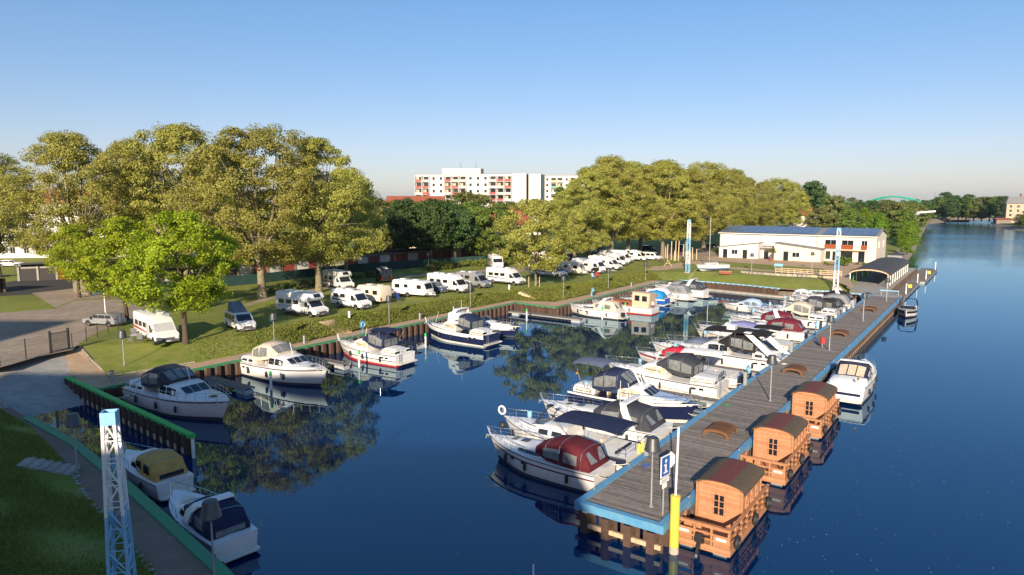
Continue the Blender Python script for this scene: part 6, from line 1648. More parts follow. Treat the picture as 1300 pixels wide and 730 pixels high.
def slope_pane(root, name, p0, p1, w0, w1, material, lift=0.015):
    """pane on a sloping front between (x,z) p0 (lower) and p1 (upper)"""
    dx, dz = p1[0] - p0[0], p1[1] - p0[1]; L = math.hypot(dx, dz); nx, nz = dz / L * lift, -dx / L * lift
    if nx < 0 and p0[0] > 0: nx, nz = -nx, -nz
    MB().slab([(p0[0] + nx, -w0 / 2, p0[1] + nz), (p0[0] + nx, w0 / 2, p0[1] + nz), (p1[0] + nx, w1 / 2, p1[1] + nz), (p1[0] + nx, -w1 / 2, p1[1] + nz)], 0.01).build(name, material, root)
def front_kit(r, xf, w, z=0.75, grille='plastic_grey'):
    for sg in (1, -1):
        MB().box(xf - 0.10, sg * (w / 2 - 0.30), z, 0.22, 0.38, 0.22, sg * -0.25).build('headlight', 'headlight', r)
    MB().box(xf - 0.02, 0, z - 0.12, 0.12, w * 0.5, 0.22).build('grille', grille, r)
    MB().box(xf - 0.04, 0, z - 0.36, 0.2, w * 0.92, 0.22).build('bumper', grille, r)
    MB().box(xf + 0.05, 0, z - 0.34, 0.02, 0.5, 0.11).build('number_plate', 'white_paint', r)
def mirrors(r, x, w, z):
    for sg in (1, -1): MB().box(x, sg * (w / 2 + 0.14), z, 0.14, 0.24, 0.34).build('mirror', 'plastic_grey', r)
def hatches(r, xs, z, sx=0.6):
    for x in xs: MB().box(x, random.uniform(-0.3, 0.3), z + 0.05, sx, 0.6, 0.13).build('roof_hatch', 'gelcoat', r)
def tails(r, x, w, z):
    for sg in (1, -1): MB().box(x, sg * (w / 2 - 0.16), z, 0.06, 0.2, 0.4).build('tail_light', 'tail_red', r)

def V(name, label, u, v, head, cat, z=Z_L, group=None):
    """ground contact of the middle of the vehicle given as a photo pixel on the lawn"""
    return thing(name, label, cat, PX(u, v, z), head, group)
def motorhome(label, u, v, head, L=7.0, style='semi', white='vehicle_white', trim='plastic_grey', cabc=None, bike=False, blind=False, stripe=None, rack=False):
    r = V('motorhome', label, u, v, head, 'motorhome'); w = 2.25; H = 2.85; x0, x1 = -L / 2, L / 2
    if style == 'semi':
        prof = [(x0, 0.45), (x1 - 1.9, 0.45), (x1 - 0.1, 0.42), (x1, 0.62), (x1 - 0.05, 0.98), (x1 - 0.75, 1.22), (x1 - 1.55, 2.10), (x1 - 2.15, 2.62), (x1 - 2.7, H - 0.05), (x0 + 0.2, H), (x0, H - 0.2)]
        body(r, 'body', prof, w, white)
        slope_pane(r, 'windscreen', (x1 - 0.82, 1.28), (x1 - 1.50, 2.04), w * 0.86, w * 0.80, 'glass_dark' if not blind else 'gelcoat_grey')
        flank(r, 'cab_window', [(x1 - 1.95, 1.25), (x1 - 1.0, 1.22), (x1 - 1.55, 1.92), (x1 - 1.95, 1.95)], w, 'glass_dark')
        mx = x1 - 1.05
    elif style == 'alcove':
        prof = [(x0, 0.45), (x1 - 0.1, 0.42), (x1, 0.62), (x1 - 0.05, 0.98), (x1 - 0.8, 1.2), (x1 - 1.45, 2.02), (x1 - 0.95, 2.12), (x1 - 0.75, 2.4), (x1 - 1.1, H + 0.1), (x0 + 0.2, H + 0.12), (x0, H - 0.1)]
        body(r, 'body', prof, w, white)
        slope_pane(r, 'windscreen', (x1 - 0.86, 1.26), (x1 - 1.40, 1.95), w * 0.86, w * 0.80, 'glass_dark')
        flank(r, 'cab_window', [(x1 - 1.95, 1.25), (x1 - 1.05, 1.22), (x1 - 1.5, 1.88), (x1 - 1.95, 1.9)], w, 'glass_dark')
        slope_pane(r, 'alcove_window', (x1 - 0.78, 2.42), (x1 - 1.02, 2.85), w * 0.5, w * 0.46, 'glass_dark'); mx = x1 - 1.1
    elif style == 'integrated':
        prof = [(x0, 0.45), (x1 - 0.15, 0.42), (x1, 0.6), (x1 - 0.02, 1.15), (x1 - 0.25, 1.45), (x1 - 0.75, 2.35), (x1 - 1.2, H - 0.02), (x0 + 0.2, H + 0.02), (x0, H - 0.2)]
        body(r, 'body', prof, w, white)
        slope_pane(r, 'windscreen', (x1 - 0.27, 1.5), (x1 - 0.72, 2.28), w * 0.9, w * 0.84, 'glass_dark')
        flank(r, 'cab_window', [(x1 - 1.6, 1.4), (x1 - 0.6, 1.35), (x1 - 0.9, 2.1), (x1 - 1.6, 2.12)], w, 'glass_dark'); mx = x1 - 0.35
        if cabc: flank(r, 'nose_panel', [(x1 - 2.6, 0.62), (x1 - 0.2, 0.62), (x1 - 0.25, 1.3), (x1 - 1.5, 1.3)], w, cabc)
    else:                                              # panel van
        prof = [(x0, 0.42), (x1 - 0.1, 0.40), (x1, 0.6), (x1 - 0.05, 0.98), (x1 - 0.7, 1.2), (x1 - 1.45, 2.15), (x1 - 2.0, 2.5), (x0 + 0.1, 2.55), (x0, 2.3)]
        w = 2.05; H = 2.55
        body(r, 'body', prof, w, white, tumble=0.02)
        slope_pane(r, 'windscreen', (x1 - 0.76, 1.27), (x1 - 1.38, 2.06), w * 0.86, w * 0.78, 'glass_dark')
        flank(r, 'cab_window', [(x1 - 1.9, 1.25), (x1 - 0.95, 1.2), (x1 - 1.45, 1.9), (x1 - 1.9, 1.95)], w, 'glass_dark', 0.02); mx = x1 - 1.0
    front_kit(r, x1, w)
    mirrors(r, mx, w, 1.45)
    for x in (x1 - 1.0, x0 + 1.5):
        for y in (-w / 2 + 0.12, w / 2 - 0.12): wheel(r, x, y, 0.34)
        flank(r, 'wheel_arch', [(x + 0.44 * math.cos(a), 0.40 + 0.44 * math.sin(a)) for a in [PI * k / 8 for k in range(9)]], w, 'rubber', proud=0.008)
    # habitation windows, door, hatches, skirts
    n = 2 if L < 6.6 else 3
    for k in range(n):
        xa = x0 + 0.6 + k * (L - 3.2) / n
        flank(r, 'side_window', rect(xa, xa + 0.95, 1.5, 2.02), w, 'glass_dark', 0.02 if style == 'van' else 0)
    flank(r, 'entrance_door', rect(x1 - 2.75, x1 - 2.1, 0.55, 2.15), w, 'gelcoat_grey' if style != 'van' else white, sides=(-1,), proud=0.018)
    flank(r, 'skirt', rect(x0 + 0.1, x1 - 1.6, 0.40, 0.62), w, trim, proud=0.010)
    stripe = stripe or random.choice(['gelcoat_grey', 'plastic_grey', 'blue_hull', 'fabric_greyblue', 'red_hull', 'gelcoat_grey'])
    if stripe: flank(r, 'stripe', [(x0 + 0.2, 1.15), (x1 - 2.0, 0.95), (x1 - 2.0, 1.07), (x0 + 0.2, 1.4)], w, stripe, proud=0.006)
    hatches(r, [x0 + 1.0, x0 + 2.6, x0 + L * 0.55], H)
    MB().bb(x0 + 1.0, x1 - 2.6, w / 2 - 0.02, w / 2 + 0.14, H - 0.24, H - 0.10).build('awning_case', 'white_paint', r)
    MB().box(x0 + 3.4, 0.1, H + 0.06, 1.1, 0.7, 0.04).build('solar_panel', 'solar', r)
    tails(r, x0 + 0.02, w, 0.9)
    if bike:
        m = MB()
        for q in (0.25, 0.45): m.torus((x0 - q, 0.5, 1.05), 0.34, 0.025, 'X').torus((x0 - q, -0.55, 1.05), 0.34, 0.025, 'X').tube([(x0 - q, 0.5, 1.05), (x0 - q, 0.1, 1.5), (x0 - q, -0.4, 1.5), (x0 - q, -0.55, 1.05)], 0.03, 5)
        m.bb(x0 - 0.6, x0, -0.8, 0.8, 0.62, 0.68); m.build('bicycle_rack', 'dark_metal', r)
    if rack: MB().bb(x0 + 0.3, x0 + 2.6, -0.7, 0.7, H + 0.02, H + 0.42).build('roof_box', 'gelcoat_grey', r)
    return r
def caravan(label, u, v, head, L=5.6, white='vehicle_white', stripe=None):
    r = V('caravan', label, u, v, head, 'caravan'); w = 2.25; H = 2.55; x0, x1 = -L / 2, L / 2
    body(r, 'body', [(x0 + 0.1, 0.45), (x1 - 0.3, 0.45), (x1, 0.75), (x1 - 0.02, 1.3), (x1 - 0.45, 2.2), (x1 - 0.8, H - 0.03), (x0 + 0.35, H), (x0 + 0.08, H - 0.3), (x0, 1.2)], w, white)
    flank(r, 'side_window', rect(x0 + 0.6, x0 + 1.5, 1.35, 1.95), w, 'glass_dark'); flank(r, 'side_window', rect(x0 + 2.3, x0 + 3.0, 1.45, 1.95), w, 'glass_dark'); flank(r, 'side_window', rect(x1 - 1.6, x1 - 0.8, 1.35, 1.95), w, 'glass_dark')
    slope_pane(r, 'front_window', (x1 - 0.04, 1.34), (x1 - 0.42, 2.14), w * 0.82, w * 0.76, 'glass_dark')
    flank(r, 'door', rect(x0 + 3.3, x0 + 3.9, 0.5, 2.2), w, 'gelcoat', proud=0.018)
    for y in (-w / 2 + 0.1, w / 2 - 0.1): wheel(r, -0.2, y, 0.31)
    flank(r, 'wheel_arch', [(-0.2 + 0.42 * math.cos(a), 0.42 + 0.36 * math.sin(a)) for a in [PI * k / 8 for k in range(9)]], w, 'rubber', proud=0.008)
    flank(r, 'stripe', [(x0 + 0.15, 0.95), (x1 - 0.2, 0.95), (x1 - 0.2, 1.05), (x0 + 0.15, 1.05)], w, stripe or 'gelcoat_grey', proud=0.006)
    o = MB().tube([(x1 - 0.2, 0.7, 0.5), (x1 + 1.1, 0, 0.5), (x1 - 0.2, -0.7, 0.5)], 0.05, 6).build('drawbar', 'galv', r); MB().box(x1 + 0.4, 0, 0.68, 0.6, 0.9, 0.4).build('gas_locker', 'gelcoat', o); MB().tube([(x1 + 0.95, 0, 0.0), (x1 + 0.95, 0, 0.55)], 0.05, 6).build('jockey_wheel', 'dark_metal', o)
    hatches(r, [x0 + 1.2, 0.6], H); tails(r, x0 + 0.02, w, 0.8)
    return r
def car(label, u, v, head, col='vehicle_silver', kind_='estate', z=Z_L, loc=None, tent=False):
    r = V('van' if kind_ == 'van' else 'car', label, u, v, head, 'van' if kind_ == 'van' else 'car', z)
    if loc is not None: r.location = loc
    if kind_ == 'estate': L, w, prof, zt = 4.6, 1.8, [(-2.3, 0.35), (2.2, 0.32), (2.3, 0.55), (2.22, 0.78), (1.15, 0.98), (0.35, 1.42), (-0.2, 1.48), (-1.75, 1.44), (-2.2, 1.0), (-2.3, 0.85)], 0.95
    elif kind_ == 'suv': L, w, prof, zt = 4.5, 1.88, [(-2.25, 0.42), (2.15, 0.40), (2.25, 0.7), (2.15, 1.0), (1.1, 1.12), (0.5, 1.66), (0, 1.72), (-1.9, 1.68), (-2.2, 1.15), (-2.25, 0.9)], 1.1
    else: L, w, prof, zt = 4.95, 1.92, [(-2.45, 0.38), (2.35, 0.36), (2.47, 0.6), (2.4, 0.95), (1.75, 1.12), (1.05, 1.85), (0.6, 1.96), (-2.3, 1.96), (-2.42, 1.6)], 1.1
    body(r, 'body', prof, w, col, tumble=0.13 if kind_ != 'van' else 0.08, z_t=zt, round_=0.08, inset=0.03)
    tb = 0.13 if kind_ != 'van' else 0.08
    if kind_ == 'van':
        slope_pane(r, 'windscreen', (1.70, 1.18), (1.09, 1.80), w * 0.84, w * 0.76, 'glass_dark'); segs = [(-2.2, -1.2), (-1.05, 0.0), (0.15, 1.0)]; zb, zh = 1.18, 1.72
    elif kind_ == 'suv': slope_pane(r, 'windscreen', (1.05, 1.17), (0.54, 1.61), w * 0.84, w * 0.74, 'glass_dark'); segs = [(-1.9, -1.05), (-0.95, -0.05), (0.05, 0.75)]; zb, zh = 1.14, 1.56
    else: slope_pane(r, 'windscreen', (1.08, 1.03), (0.40, 1.39), w * 0.84, w * 0.74, 'glass_dark'); segs = [(-1.8, -1.0), (-0.92, -0.05), (0.03, 0.72)]; zb, zh = 1.0, 1.36
    for a, b in segs: flank(r, 'side_window', rect(a, b, zb, zh), w, 'glass_dark', tb, zt)
    slope_pane(r, 'rear_window', (prof[-2][0] + 0.02, zb), (prof[-3][0] + 0.02, zh), w * 0.8, w * 0.72, 'glass_dark', 0.03)
    for x in (L / 2 - 0.85, -L / 2 + 0.85):
        for y in (-w / 2 + 0.1, w / 2 - 0.1): wheel(r, x, y, 0.32)
        flank(r, 'wheel_arch', [(x + 0.39 * math.cos(a), 0.34 + 0.39 * math.sin(a)) for a in [PI * k / 8 for k in range(9)]], w, 'rubber', proud=0.006)
    front_kit(r, L / 2, w, 0.68); mirrors(r, L * 0.19, w, 1.02 if kind_ == 'estate' else 1.2); tails(r, -L / 2 + 0.04, w, 0.85)
    if tent: MB().loft([[(-1.6, -0.75, 1.98), (0.5, -0.75, 1.98), (0.5, 0.75, 1.98), (-1.6, 0.75, 1.98)], [(-1.6, -0.7, 3.0), (0.35, -0.7, 2.1), (0.35, 0.7, 2.1), (-1.6, 0.7, 3.0)]]).build('pop_up_roof', 'fabric_grey', r)
    return r
HT = ANG_T                                            # noses towards the water
motorhome('white motorhome with silver screen blinds parked by the lime green tree', 199, 431.5, HT - 0.16, 6.9, 'semi', blind=True)
car('white transit van with grey pop-up roof under the lime green tree', 305, 417.5, HT - 0.25, 'vehicle_white', 'van', tent=True)
motorhome('dappled white motorhome with overcab bed above the first bank steps', 384, 399.5, HT + 0.08, 7.2, 'alcove', stripe='gelcoat_grey')
motorhome('white panel van camper right of the dappled motorhome', 446, 391, HT, 6.0, 'van', stripe='plastic_grey')
caravan('cream caravan seen from behind the white panel van camper', 474, 384, HT + PI, 5.2, 'vehicle_cream')
car('dark car between cream caravan and white caravan', 487, 376.5, HT, 'vehicle_blue', 'estate')
caravan('long white caravan with drawbar pointing right above the quay', 524, 376.2, HT + 0.15, 6.2)
car('dark blue car half hidden behind the long white caravan', 551, 371, HT, 'vehicle_blue', 'suv')
motorhome('white motorhome with slanting nose right of the long white caravan', 570, 370, HT, 7.4, 'semi', stripe='gelcoat_grey')
motorhome('silver van camper tucked behind the slant nosed motorhome', 601, 364.5, HT, 6.0, 'van', 'vehicle_silver')
motorhome('white low profile motorhome left of the small plane tree', 642, 360.5, HT, 7.0, 'semi', bike=True)
motorhome('white motorhome in the shade behind the forked plane trunk', 430, 366, HT - 0.15, 6.2, 'alcove')
motorhome('black van camper facing away in the back row', 487, 357.5, HT + PI - 0.75 + 0.2, 5.6, 'van', 'vehicle_black')
motorhome('grey white motorhome facing the camera at the rear lawn', 629, 340.5, HT - 0.75, 6.6, 'integrated', 'gelcoat_cream')
caravan('white caravan with awning tent in the rear row', 691, 332.5, HT, 5.6)
motorhome('white motorhome behind the small plane tree trunk', 697, 351.5, HT, 7.0, 'semi', bike=True)
caravan('pinkish cream caravan between two white motorhomes', 723, 348.5, HT + 0.1, 5.8, 'vehicle_cream')
motorhome('black and white integrated motorhome at the bend of the bank', 747, 346.3, HT - 0.05, 6.8, 'integrated', cabc='vehicle_black')
motorhome('white motorhome right of the black and white one', 768, 342.0, HT, 7.0, 'semi')
motorhome('white motorhome with bicycles set back in the dense row', 778, 336.5, HT, 6.8, 'semi', rack=True)
motorhome('white alcove motorhome third from the right of the camp row', 786, 333.5, HT, 6.4, 'alcove')
motorhome('white van camper second from the right end of the camp row', 806, 331.2, HT + 0.05, 6.0, 'van')
car('white transit van at the right end of the camp row', 827, 330.3, HT, 'vehicle_white', 'van')
motorhome('black delivery van camper in the shade behind the rear row', 706, 330.0, HT, 5.4, 'van', 'vehicle_black')
car('dark blue car in the shade next to the black van', 722, 330.5, HT, 'vehicle_blue', 'suv')
caravan('white caravan far back in the shade under the plane row', 744, 321, HT, 5.6)
caravan('pale caravan behind the shaded white caravan', 757, 318.5, HT, 5.6, 'gelcoat_grey')
car('dark car parked under the planes left of the play poles', 822, 319, HT, 'vehicle_black', 'suv')
car('blue car under the planes behind the play poles', 868, 318, HT, 'vehicle_blue', 'suv')
car('dark car parked beside the left gable of the clubhouse', 903, 315.5, HT - 0.6, 'vehicle_black', 'estate')
car('silver estate car in the gravel yard at the left', 133, 413, R(165), 'vehicle_silver', 'estate')
car('distant white car at the far left edge behind the garages', 14, 338.5, R(10), 'vehicle_white', 'estate')
car('distant silver car left of the lime green trees', 88, 333.5, R(10), 'vehicle_silver', 'suv')
# ================================================================== STREET FURNITURE, CABINS AND SMALL THINGS
# --- lamps with bell shades
lp_pole = MB().tube([(0, 0, 0), (0, 0, 1.6), (0, 0, 3.55)], [0.055, 0.045, 0.035], 8).mesh('pole', 'galv', True)
lp_shade = MB().lathe([(0.40, 2.98), (0.43, 3.02), (0.40, 3.06), (0.30, 3.62), (0.27, 3.68), (0.06, 3.70)], 16).mesh('lamp_shade', 'lamp_grey', True)
lp_inner = MB().lathe([(0.10, 2.95), (0.12, 3.02), (0.08, 3.1)], 10).mesh('lens', 'headlight', True)
lp_foot = MB().lathe([(0.14, -0.02), (0.14, 0.03), (0.06, 0.06)], 10).mesh('foot', 'galv', True)
def lamp(label, loc, group=None, sc=1.0):
    r = thing('street_lamp', label, 'street lamp', loc, 0, group); r.scale = (sc, sc, sc)
    link('pole', lp_pole, r); s_ = link('lamp_shade', lp_shade, r); link('lens', lp_inner, s_); link('foot', lp_foot, r)
    return r
for i, (s, lab) in enumerate([(31.4, 'bell shaded lamp at the pier head beside the information sign'), (54.2, 'bell shaded lamp on the pier next to the three wooden cabins'), (76.8, 'bell shaded lamp halfway along the pier beyond the big white cruiser'), (98.2, 'bell shaded lamp on the far part of the pier'), (120.4, 'bell shaded lamp at the landward end of the pier')]):
    lamp(lab, W(s, -13.6 - 0.15 * (i > 0), Z_Q))
for s, t, lab in [(29.7, -65.6, 'bell shaded lamp by the white motorhome at the slipway lawn'), (43.8, -62.6, 'bell shaded lamp on the promenade beside the dappled motorhome'), (60.6, -62.4, 'bell shaded lamp on the promenade right of the first bank steps'), (77.0, -62.4, 'bell shaded lamp on the promenade behind the navy hulled yacht'), (92.6, -56.0, 'bell shaded lamp on the promenade right of the corner steps'), (107.6, -55.8, 'bell shaded lamp on the promenade below the black and white motorhome'), (123.2, -55.8, 'bell shaded lamp where the promenade meets the branch path')]:
    lamp(lab, W(s, t, Z_Q))
lamp('bell shaded lamp on the near left path by the worn steps', W(16.0, -41.9, Z_Q))
lamp('bell shaded lamp in the lower left corner before the navy hooded boat', W(14.2, -25.0, Z_Q))
for (u, v), lab in [((544, 343.5), 'bell shaded lamp before the green mesh fence'), ((954, 344), 'bell shaded lamp on the grass before the left club annex'), ((1030.7, 342), 'bell shaded lamp before the right club annex'), ((382, 349), 'slim lamp in the shade behind the forked plane tree')]:
    lamp(lab, PX(u, v, Z_L + 0.02))
# tall white pole by the gravel yard
r = thing('flag_pole', 'tall white pole rising behind the silver estate car', 'pole', PX(134, 398, Z_L)); part(r, 'shaft', 'white_paint', lambda m: m.tube([(0, 0, 0), (0, 0, 9.0)], 0.07, 8, 0.045)); part(r, 'foot', 'concrete', lambda m: m.lathe([(0.25, -0.05), (0.25, 0.1), (0.1, 0.15)], 10))

# --- lattice masts
def lattice(label, loc, H, w0, w1, bands, rz=ANG_S, n=12, detail=True):
    r = thing('lattice_mast', label, 'mast', loc, rz)
    hw = lambda z: (w0 + (w1 - w0) * z / H) / 2
    zs = [H * k / n for k in range(n + 1)]
    def colour(z):
        for a, b, c in bands:
            if a <= z / H < b: return c
        return bands[-1][2]
    cuts = [0] + [b[1] * H for b in bands]
    for sx in (-1, 1):
        for sy in (-1, 1):
            for a, b, c in bands:
                a *= H; b *= H
                MB().loft([[(sx * hw(z) + dx, sy * hw(z) + dy, z) for dx, dy in ((-.05, -.05), (.05, -.05), (.05, .05), (-.05, .05))] for z in (a, b)]).build('leg', c, r)
    for k in range(n):
        z0, z1 = zs[k], zs[k + 1]; c = colour((z0 + z1) / 2)
        a, b = hw(z0), hw(z1)
        for f in range(4):
            q = f * PI / 2; rot = Matrix.Rotation(q, 3, 'Z')
            d = 1 if (k + f) % 2 else -1
            p0 = rot @ Vector((d * a, -a - 0.01, z0)); p1 = rot @ Vector((-d * b, -b - 0.01, z1))
            MB().tube([p0, p1], 0.032, 4).build('brace', c, r)
            if k: MB().tube([rot @ Vector((-a, -a - 0.012, z0)), rot @ Vector((a, -a - 0.012, z0))], 0.022, 4).build('rung', c, r)
    part(r, 'head_box', 'mast_blue', lambda m: [m.box(x, y, H - 0.0, sx, sy, 0.45) for x, y, sx, sy in ((0, hw(H) + 0.04, w1 + 0.12, 0.04), (0, -hw(H) - 0.04, w1 + 0.12, 0.04), (hw(H) + 0.04, 0, 0.04, w1 + 0.03), (-hw(H) - 0.04, 0, 0.04, w1 + 0.03))])
    part(r, 'footing', 'concrete', lambda m: m.bb(-w0 * 0.75, w0 * 0.75, -w0 * 0.75, w0 * 0.75, -0.6, 0.05))
    return r
lattice('white and blue lattice mast in the left foreground', PX(160, 800, Z_Q + 0.3), 7.9, 0.74, 0.36, [(0, 0.56, 'mast_blue'), (0.56, 1.0, 'white_paint')], R(14), n=10)
def box_mast(label, loc, H, w, bands, n):
    return lattice(label, loc, H, w, w * 0.72, bands, n=n)
box_mast('white and blue lattice mast standing on the lawn near the laid up sailing boat', PX(873, 345.5, Z_L), 10.4, 0.66, [(0, 0.16, 'mast_blue'), (0.16, 0.42, 'white_paint'), (0.42, 0.66, 'mast_blue'), (0.66, 1.0, 'white_paint')], 10)
box_mast('white and blue lattice mast by the pavilion before the cream club end', PX(1061, 365, 2.2), 10.0, 0.66, [(0, 0.30, 'white_paint'), (0.30, 0.72, 'mast_blue'), (0.72, 1.0, 'white_paint')], 10)

# --- mooring piles
def mooring(label, s, t, top, cap, group=None, h=1.9, shaft='galv', r0=0.13):
    r = thing('mooring_pile', label, 'mooring pile', W(s, t, 0), 0, group)
    part(r, 'shaft', shaft, lambda m: m.tube([(0, 0, -2.2), (0, 0, h - 0.35)], r0, 10), True); part(r, 'cap', cap, lambda m: m.lathe([(r0 + 0.015, h - 0.36), (r0 + 0.015, h - 0.02), (r0 * 0.6, h + 0.03)], 10), True)
    return r
for s, t, lab in [(23.3, -42.7, 'green capped mooring pile at the tip of the breakwater'), (36.4, -52.8, 'green capped mooring pile beside the cream hooded yacht'), (46.9, -52.8, 'green capped mooring pile left of the blue hooded yacht stern'), (57.8, -53.6, 'green capped mooring pile between red waterline and navy hulled yachts'), (79.6, -54.2, 'green capped mooring pile at the corner jetty'), (87.0, -46.0, 'green capped mooring pile by the stern of the cream hooded cruiser'), (93.2, -45.4, 'green capped mooring pile before the beige wheelhouse'), (101.0, -44.6, 'green capped mooring pile before the blue hulled boat')]:
    mooring(lab, s, t, 0, 'green_bright', 'left basin mooring piles', 1.7, 'white_paint', 0.11)
for k, s in enumerate([39.5, 49.0, 59.3, 68.0, 77.0, 86.1, 96.0, 104.5, 113.0]):
    mooring('blue capped grey mooring pile ' + ['beside the burgundy hooded cruiser bow', 'beside the grey blue bimini', 'beside the bicycle yacht bow', 'beside the large black canopied cruiser', 'beside the old trawler style boat', 'beside the nearer wine red hood', 'beside the boxy cream hood', 'among the far charcoal hoods', 'farthest along the pier berths'][k], s, -27.2 if k else -26.6, 0, 'mast_blue', 'pier mooring piles', 2.0, 'galv', 0.16)
r = thing('yellow_pile', 'yellow guide pile with white pole at the pier head corner', 'pile', W(30.1, -11.8, 0))
part(r, 'shaft', 'yellow_paint', lambda m: m.tube([(0, 0, 0.35), (0, 0, 2.9)], 0.235, 14), True); part(r, 'base_ring', 'pile_wash', lambda m: m.tube([(0, 0, -2), (0, 0, 0.34)], 0.238, 14), True); part(r, 'pole', 'white_paint', lambda m: m.tube([(0, 0, 2.85), (0.05, 0, 6.3)], 0.055, 8)); part(r, 'top_plate', 'yellow_paint', lambda m: m.lathe([(0.245, 2.86), (0.245, 2.92), (0.05, 2.95)], 14))
r = thing('marker_pole', 'thin white pole rising from the water at the bottom edge', 'pole', PX(677, 742, 0)); part(r, 'shaft', 'white_paint', lambda m: m.tube([(0, 0, -1.5), (0, 0, 1.0)], 0.05, 8, 0.04)); part(r, 'tip', 'lamp_grey', lambda m: m.lathe([(0.045, 1.0), (0.05, 1.04), (0.01, 1.1)], 8))
# bollards along the promenade
bol = MB().lathe([(0.13, 0), (0.13, 0.75), (0.17, 0.78), (0.17, 0.9), (0.08, 0.95)], 10).mesh('bollard_body', 'galv', True)
for s, t, lab in [(27.0, -62.0, 'grey mooring bollard behind the dark hooded white yacht'), (46.9, -61.6, 'grey bollard by the cyclist railing behind the cream hooded yacht'), (72.5, -61.8, 'grey bollard right of the navy hulled yacht'), (98.6, -54.2, 'grey bollard on the promenade behind the wooden wheelhouse boat'), (113.5, -54.2, 'grey bollard on the promenade by the corner cruisers'), (65.5, -61.7, 'grey bollard left of the navy hulled yacht')]:
    b_ = link('bollard', None, None, W(s, t, Z_Q)); tag(b_, lab, 'bollard', 'promenade bollards'); link('bollard_body', bol, b_); part(b_, 'lid', 'dark_metal', lambda m: m.lathe([(0.18, 0.9), (0.18, 0.96), (0.02, 1.0)], 10))
# supply pillars and life ring stands on the pier edge
for s, lab in [(37.6, 'steel power pillar on the pier edge by the burgundy cruiser'), (57.4, 'steel power pillar with blue ring holder by the bicycle yacht'), (73.0, 'steel power pillar on the pier edge by the large black canopied cruiser'), (92.0, 'steel power pillar on the pier edge by the wine red hoods'), (109.0, 'steel power pillar on the pier edge near the pier root')]:
    r = thing('power_pillar', lab, 'pillar', W(s, -16.65, Z_Q + 0.12), ANG_S, 'pier power pillars')
    part(r, 'column', 'galv', lambda m: m.bb(-0.13, 0.13, -0.13, 0.13, 0, 1.15)); part(r, 'lid', 'lamp_grey', lambda m: m.bb(-0.16, 0.16, -0.16, 0.16, 1.15, 1.22)); part(r, 'socket_panel', 'plastic_grey', lambda m: m.bb(-0.09, 0.09, -0.145, -0.131, 0.6, 1.0))
for s, t, z, rz, lab in [(58.2, -16.75, Z_Q + 0.12, ANG_S, 'blue life ring holder on the pier edge beside the bicycle yacht'), (84.5, -16.75, Z_Q + 0.12, ANG_S, 'blue life ring holder on the pier edge by the wine red hood'), (54.5, -60.6, Z_Q, ANG_S, 'blue life ring holder on the promenade above the blue hooded yacht'), (97.8, -53.6, Z_Q, ANG_S, 'blue life ring holder on the promenade behind the wooden wheelhouse boat')]:
    r = thing('lifebuoy_stand', lab, 'lifebuoy stand', W(s, t, z), rz, 'life ring holders')
    part(r, 'post', 'blue_paint', lambda m: m.tube([(0, 0, 0), (0, 0, 1.3)], 0.05, 6)); part(r, 'board', 'blue_paint', lambda m: m.bb(-0.38, 0.38, -0.05, 0.0, 0.75, 1.5)); part(r, 'ring', 'mast_blue', lambda m: m.torus((0, -0.12, 1.12), 0.27, 0.07, 'Y'), True)
r = thing('fire_box', 'small red fire extinguisher box on the pier near the third lamp', 'box', W(77.6, -14.6, Z_Q)); part(r, 'cabinet', 'red_paint', lambda m: m.bb(-0.2, 0.2, -0.15, 0.15, 0.45, 1.15)); part(r, 'post', 'galv', lambda m: m.tube([(0, 0, 0), (0, 0, 0.46)], 0.04, 6))
# information sign
r = thing('information_sign', 'blue and white information sign on a post at the pier head', 'sign', W(30.9, -12.75, Z_Q), 0)
part(r, 'post', 'galv', lambda m: m.tube([(0, 0, 0), (0, 0, 2.95)], 0.045, 8))
sg_rz = R(46)
def sgn(name, mt, fn):
    m = MB(); fn(m); o = m.build(name, mt, r); o.rotation_euler = (0, 0, sg_rz); return o
bd = sgn('sign_board', 'white_paint', lambda m: m.bb(-0.42, 0.42, -0.09, -0.05, 2.0, 3.1)); 
fld = sgn('blue_field', 'sign_blue', lambda m: m.bb(-0.36, 0.36, -0.098, -0.091, 2.06, 3.04))
def letter_i(m):
    y0, y1 = -0.106, -0.099
    m.bb(-0.07, 0.07, y0, y1, 2.24, 2.66); m.bb(-0.16, -0.07, y0, y1, 2.58, 2.66); m.bb(-0.18, -0.07, y0, y1, 2.2, 2.28); m.bb(0.07, 0.18, y0, y1, 2.2, 2.28); m.bb(-0.07, 0.07, y0, y1, 2.2, 2.24)
    n = 12; c = [(0.1 * math.cos(2 * PI * k / n), 2.82 + 0.1 * math.sin(2 * PI * k / n)) for k in range(n)]
    m.add([(x, y0, z) for x, z in c], [tuple(range(n))])
sgn('letter_i', 'white_paint', letter_i)
sgn('text_plate', 'white_paint', lambda m: m.bb(-0.42, 0.36, -0.09, -0.05, 1.7, 1.94)); sgn('text_plate', 'white_paint', lambda m: m.bb(-0.22, 0.16, -0.09, -0.05, 1.42, 1.66))
sgn('text_line', 'plastic_grey', lambda m: (m.bb(-0.34, 0.28, -0.094, -0.0905, 1.84, 1.87), m.bb(-0.34, 0.1, -0.094, -0.0905, 1.76, 1.79)))
o = MB().bb(-0.3, 0.3, 0.05, 0.09, -0.3, 0.3).build('diamond_plate', 'white_paint', r, loc=(0.42, 0.22, 2.75)); o.rotation_euler = (0, R(45), R(20))

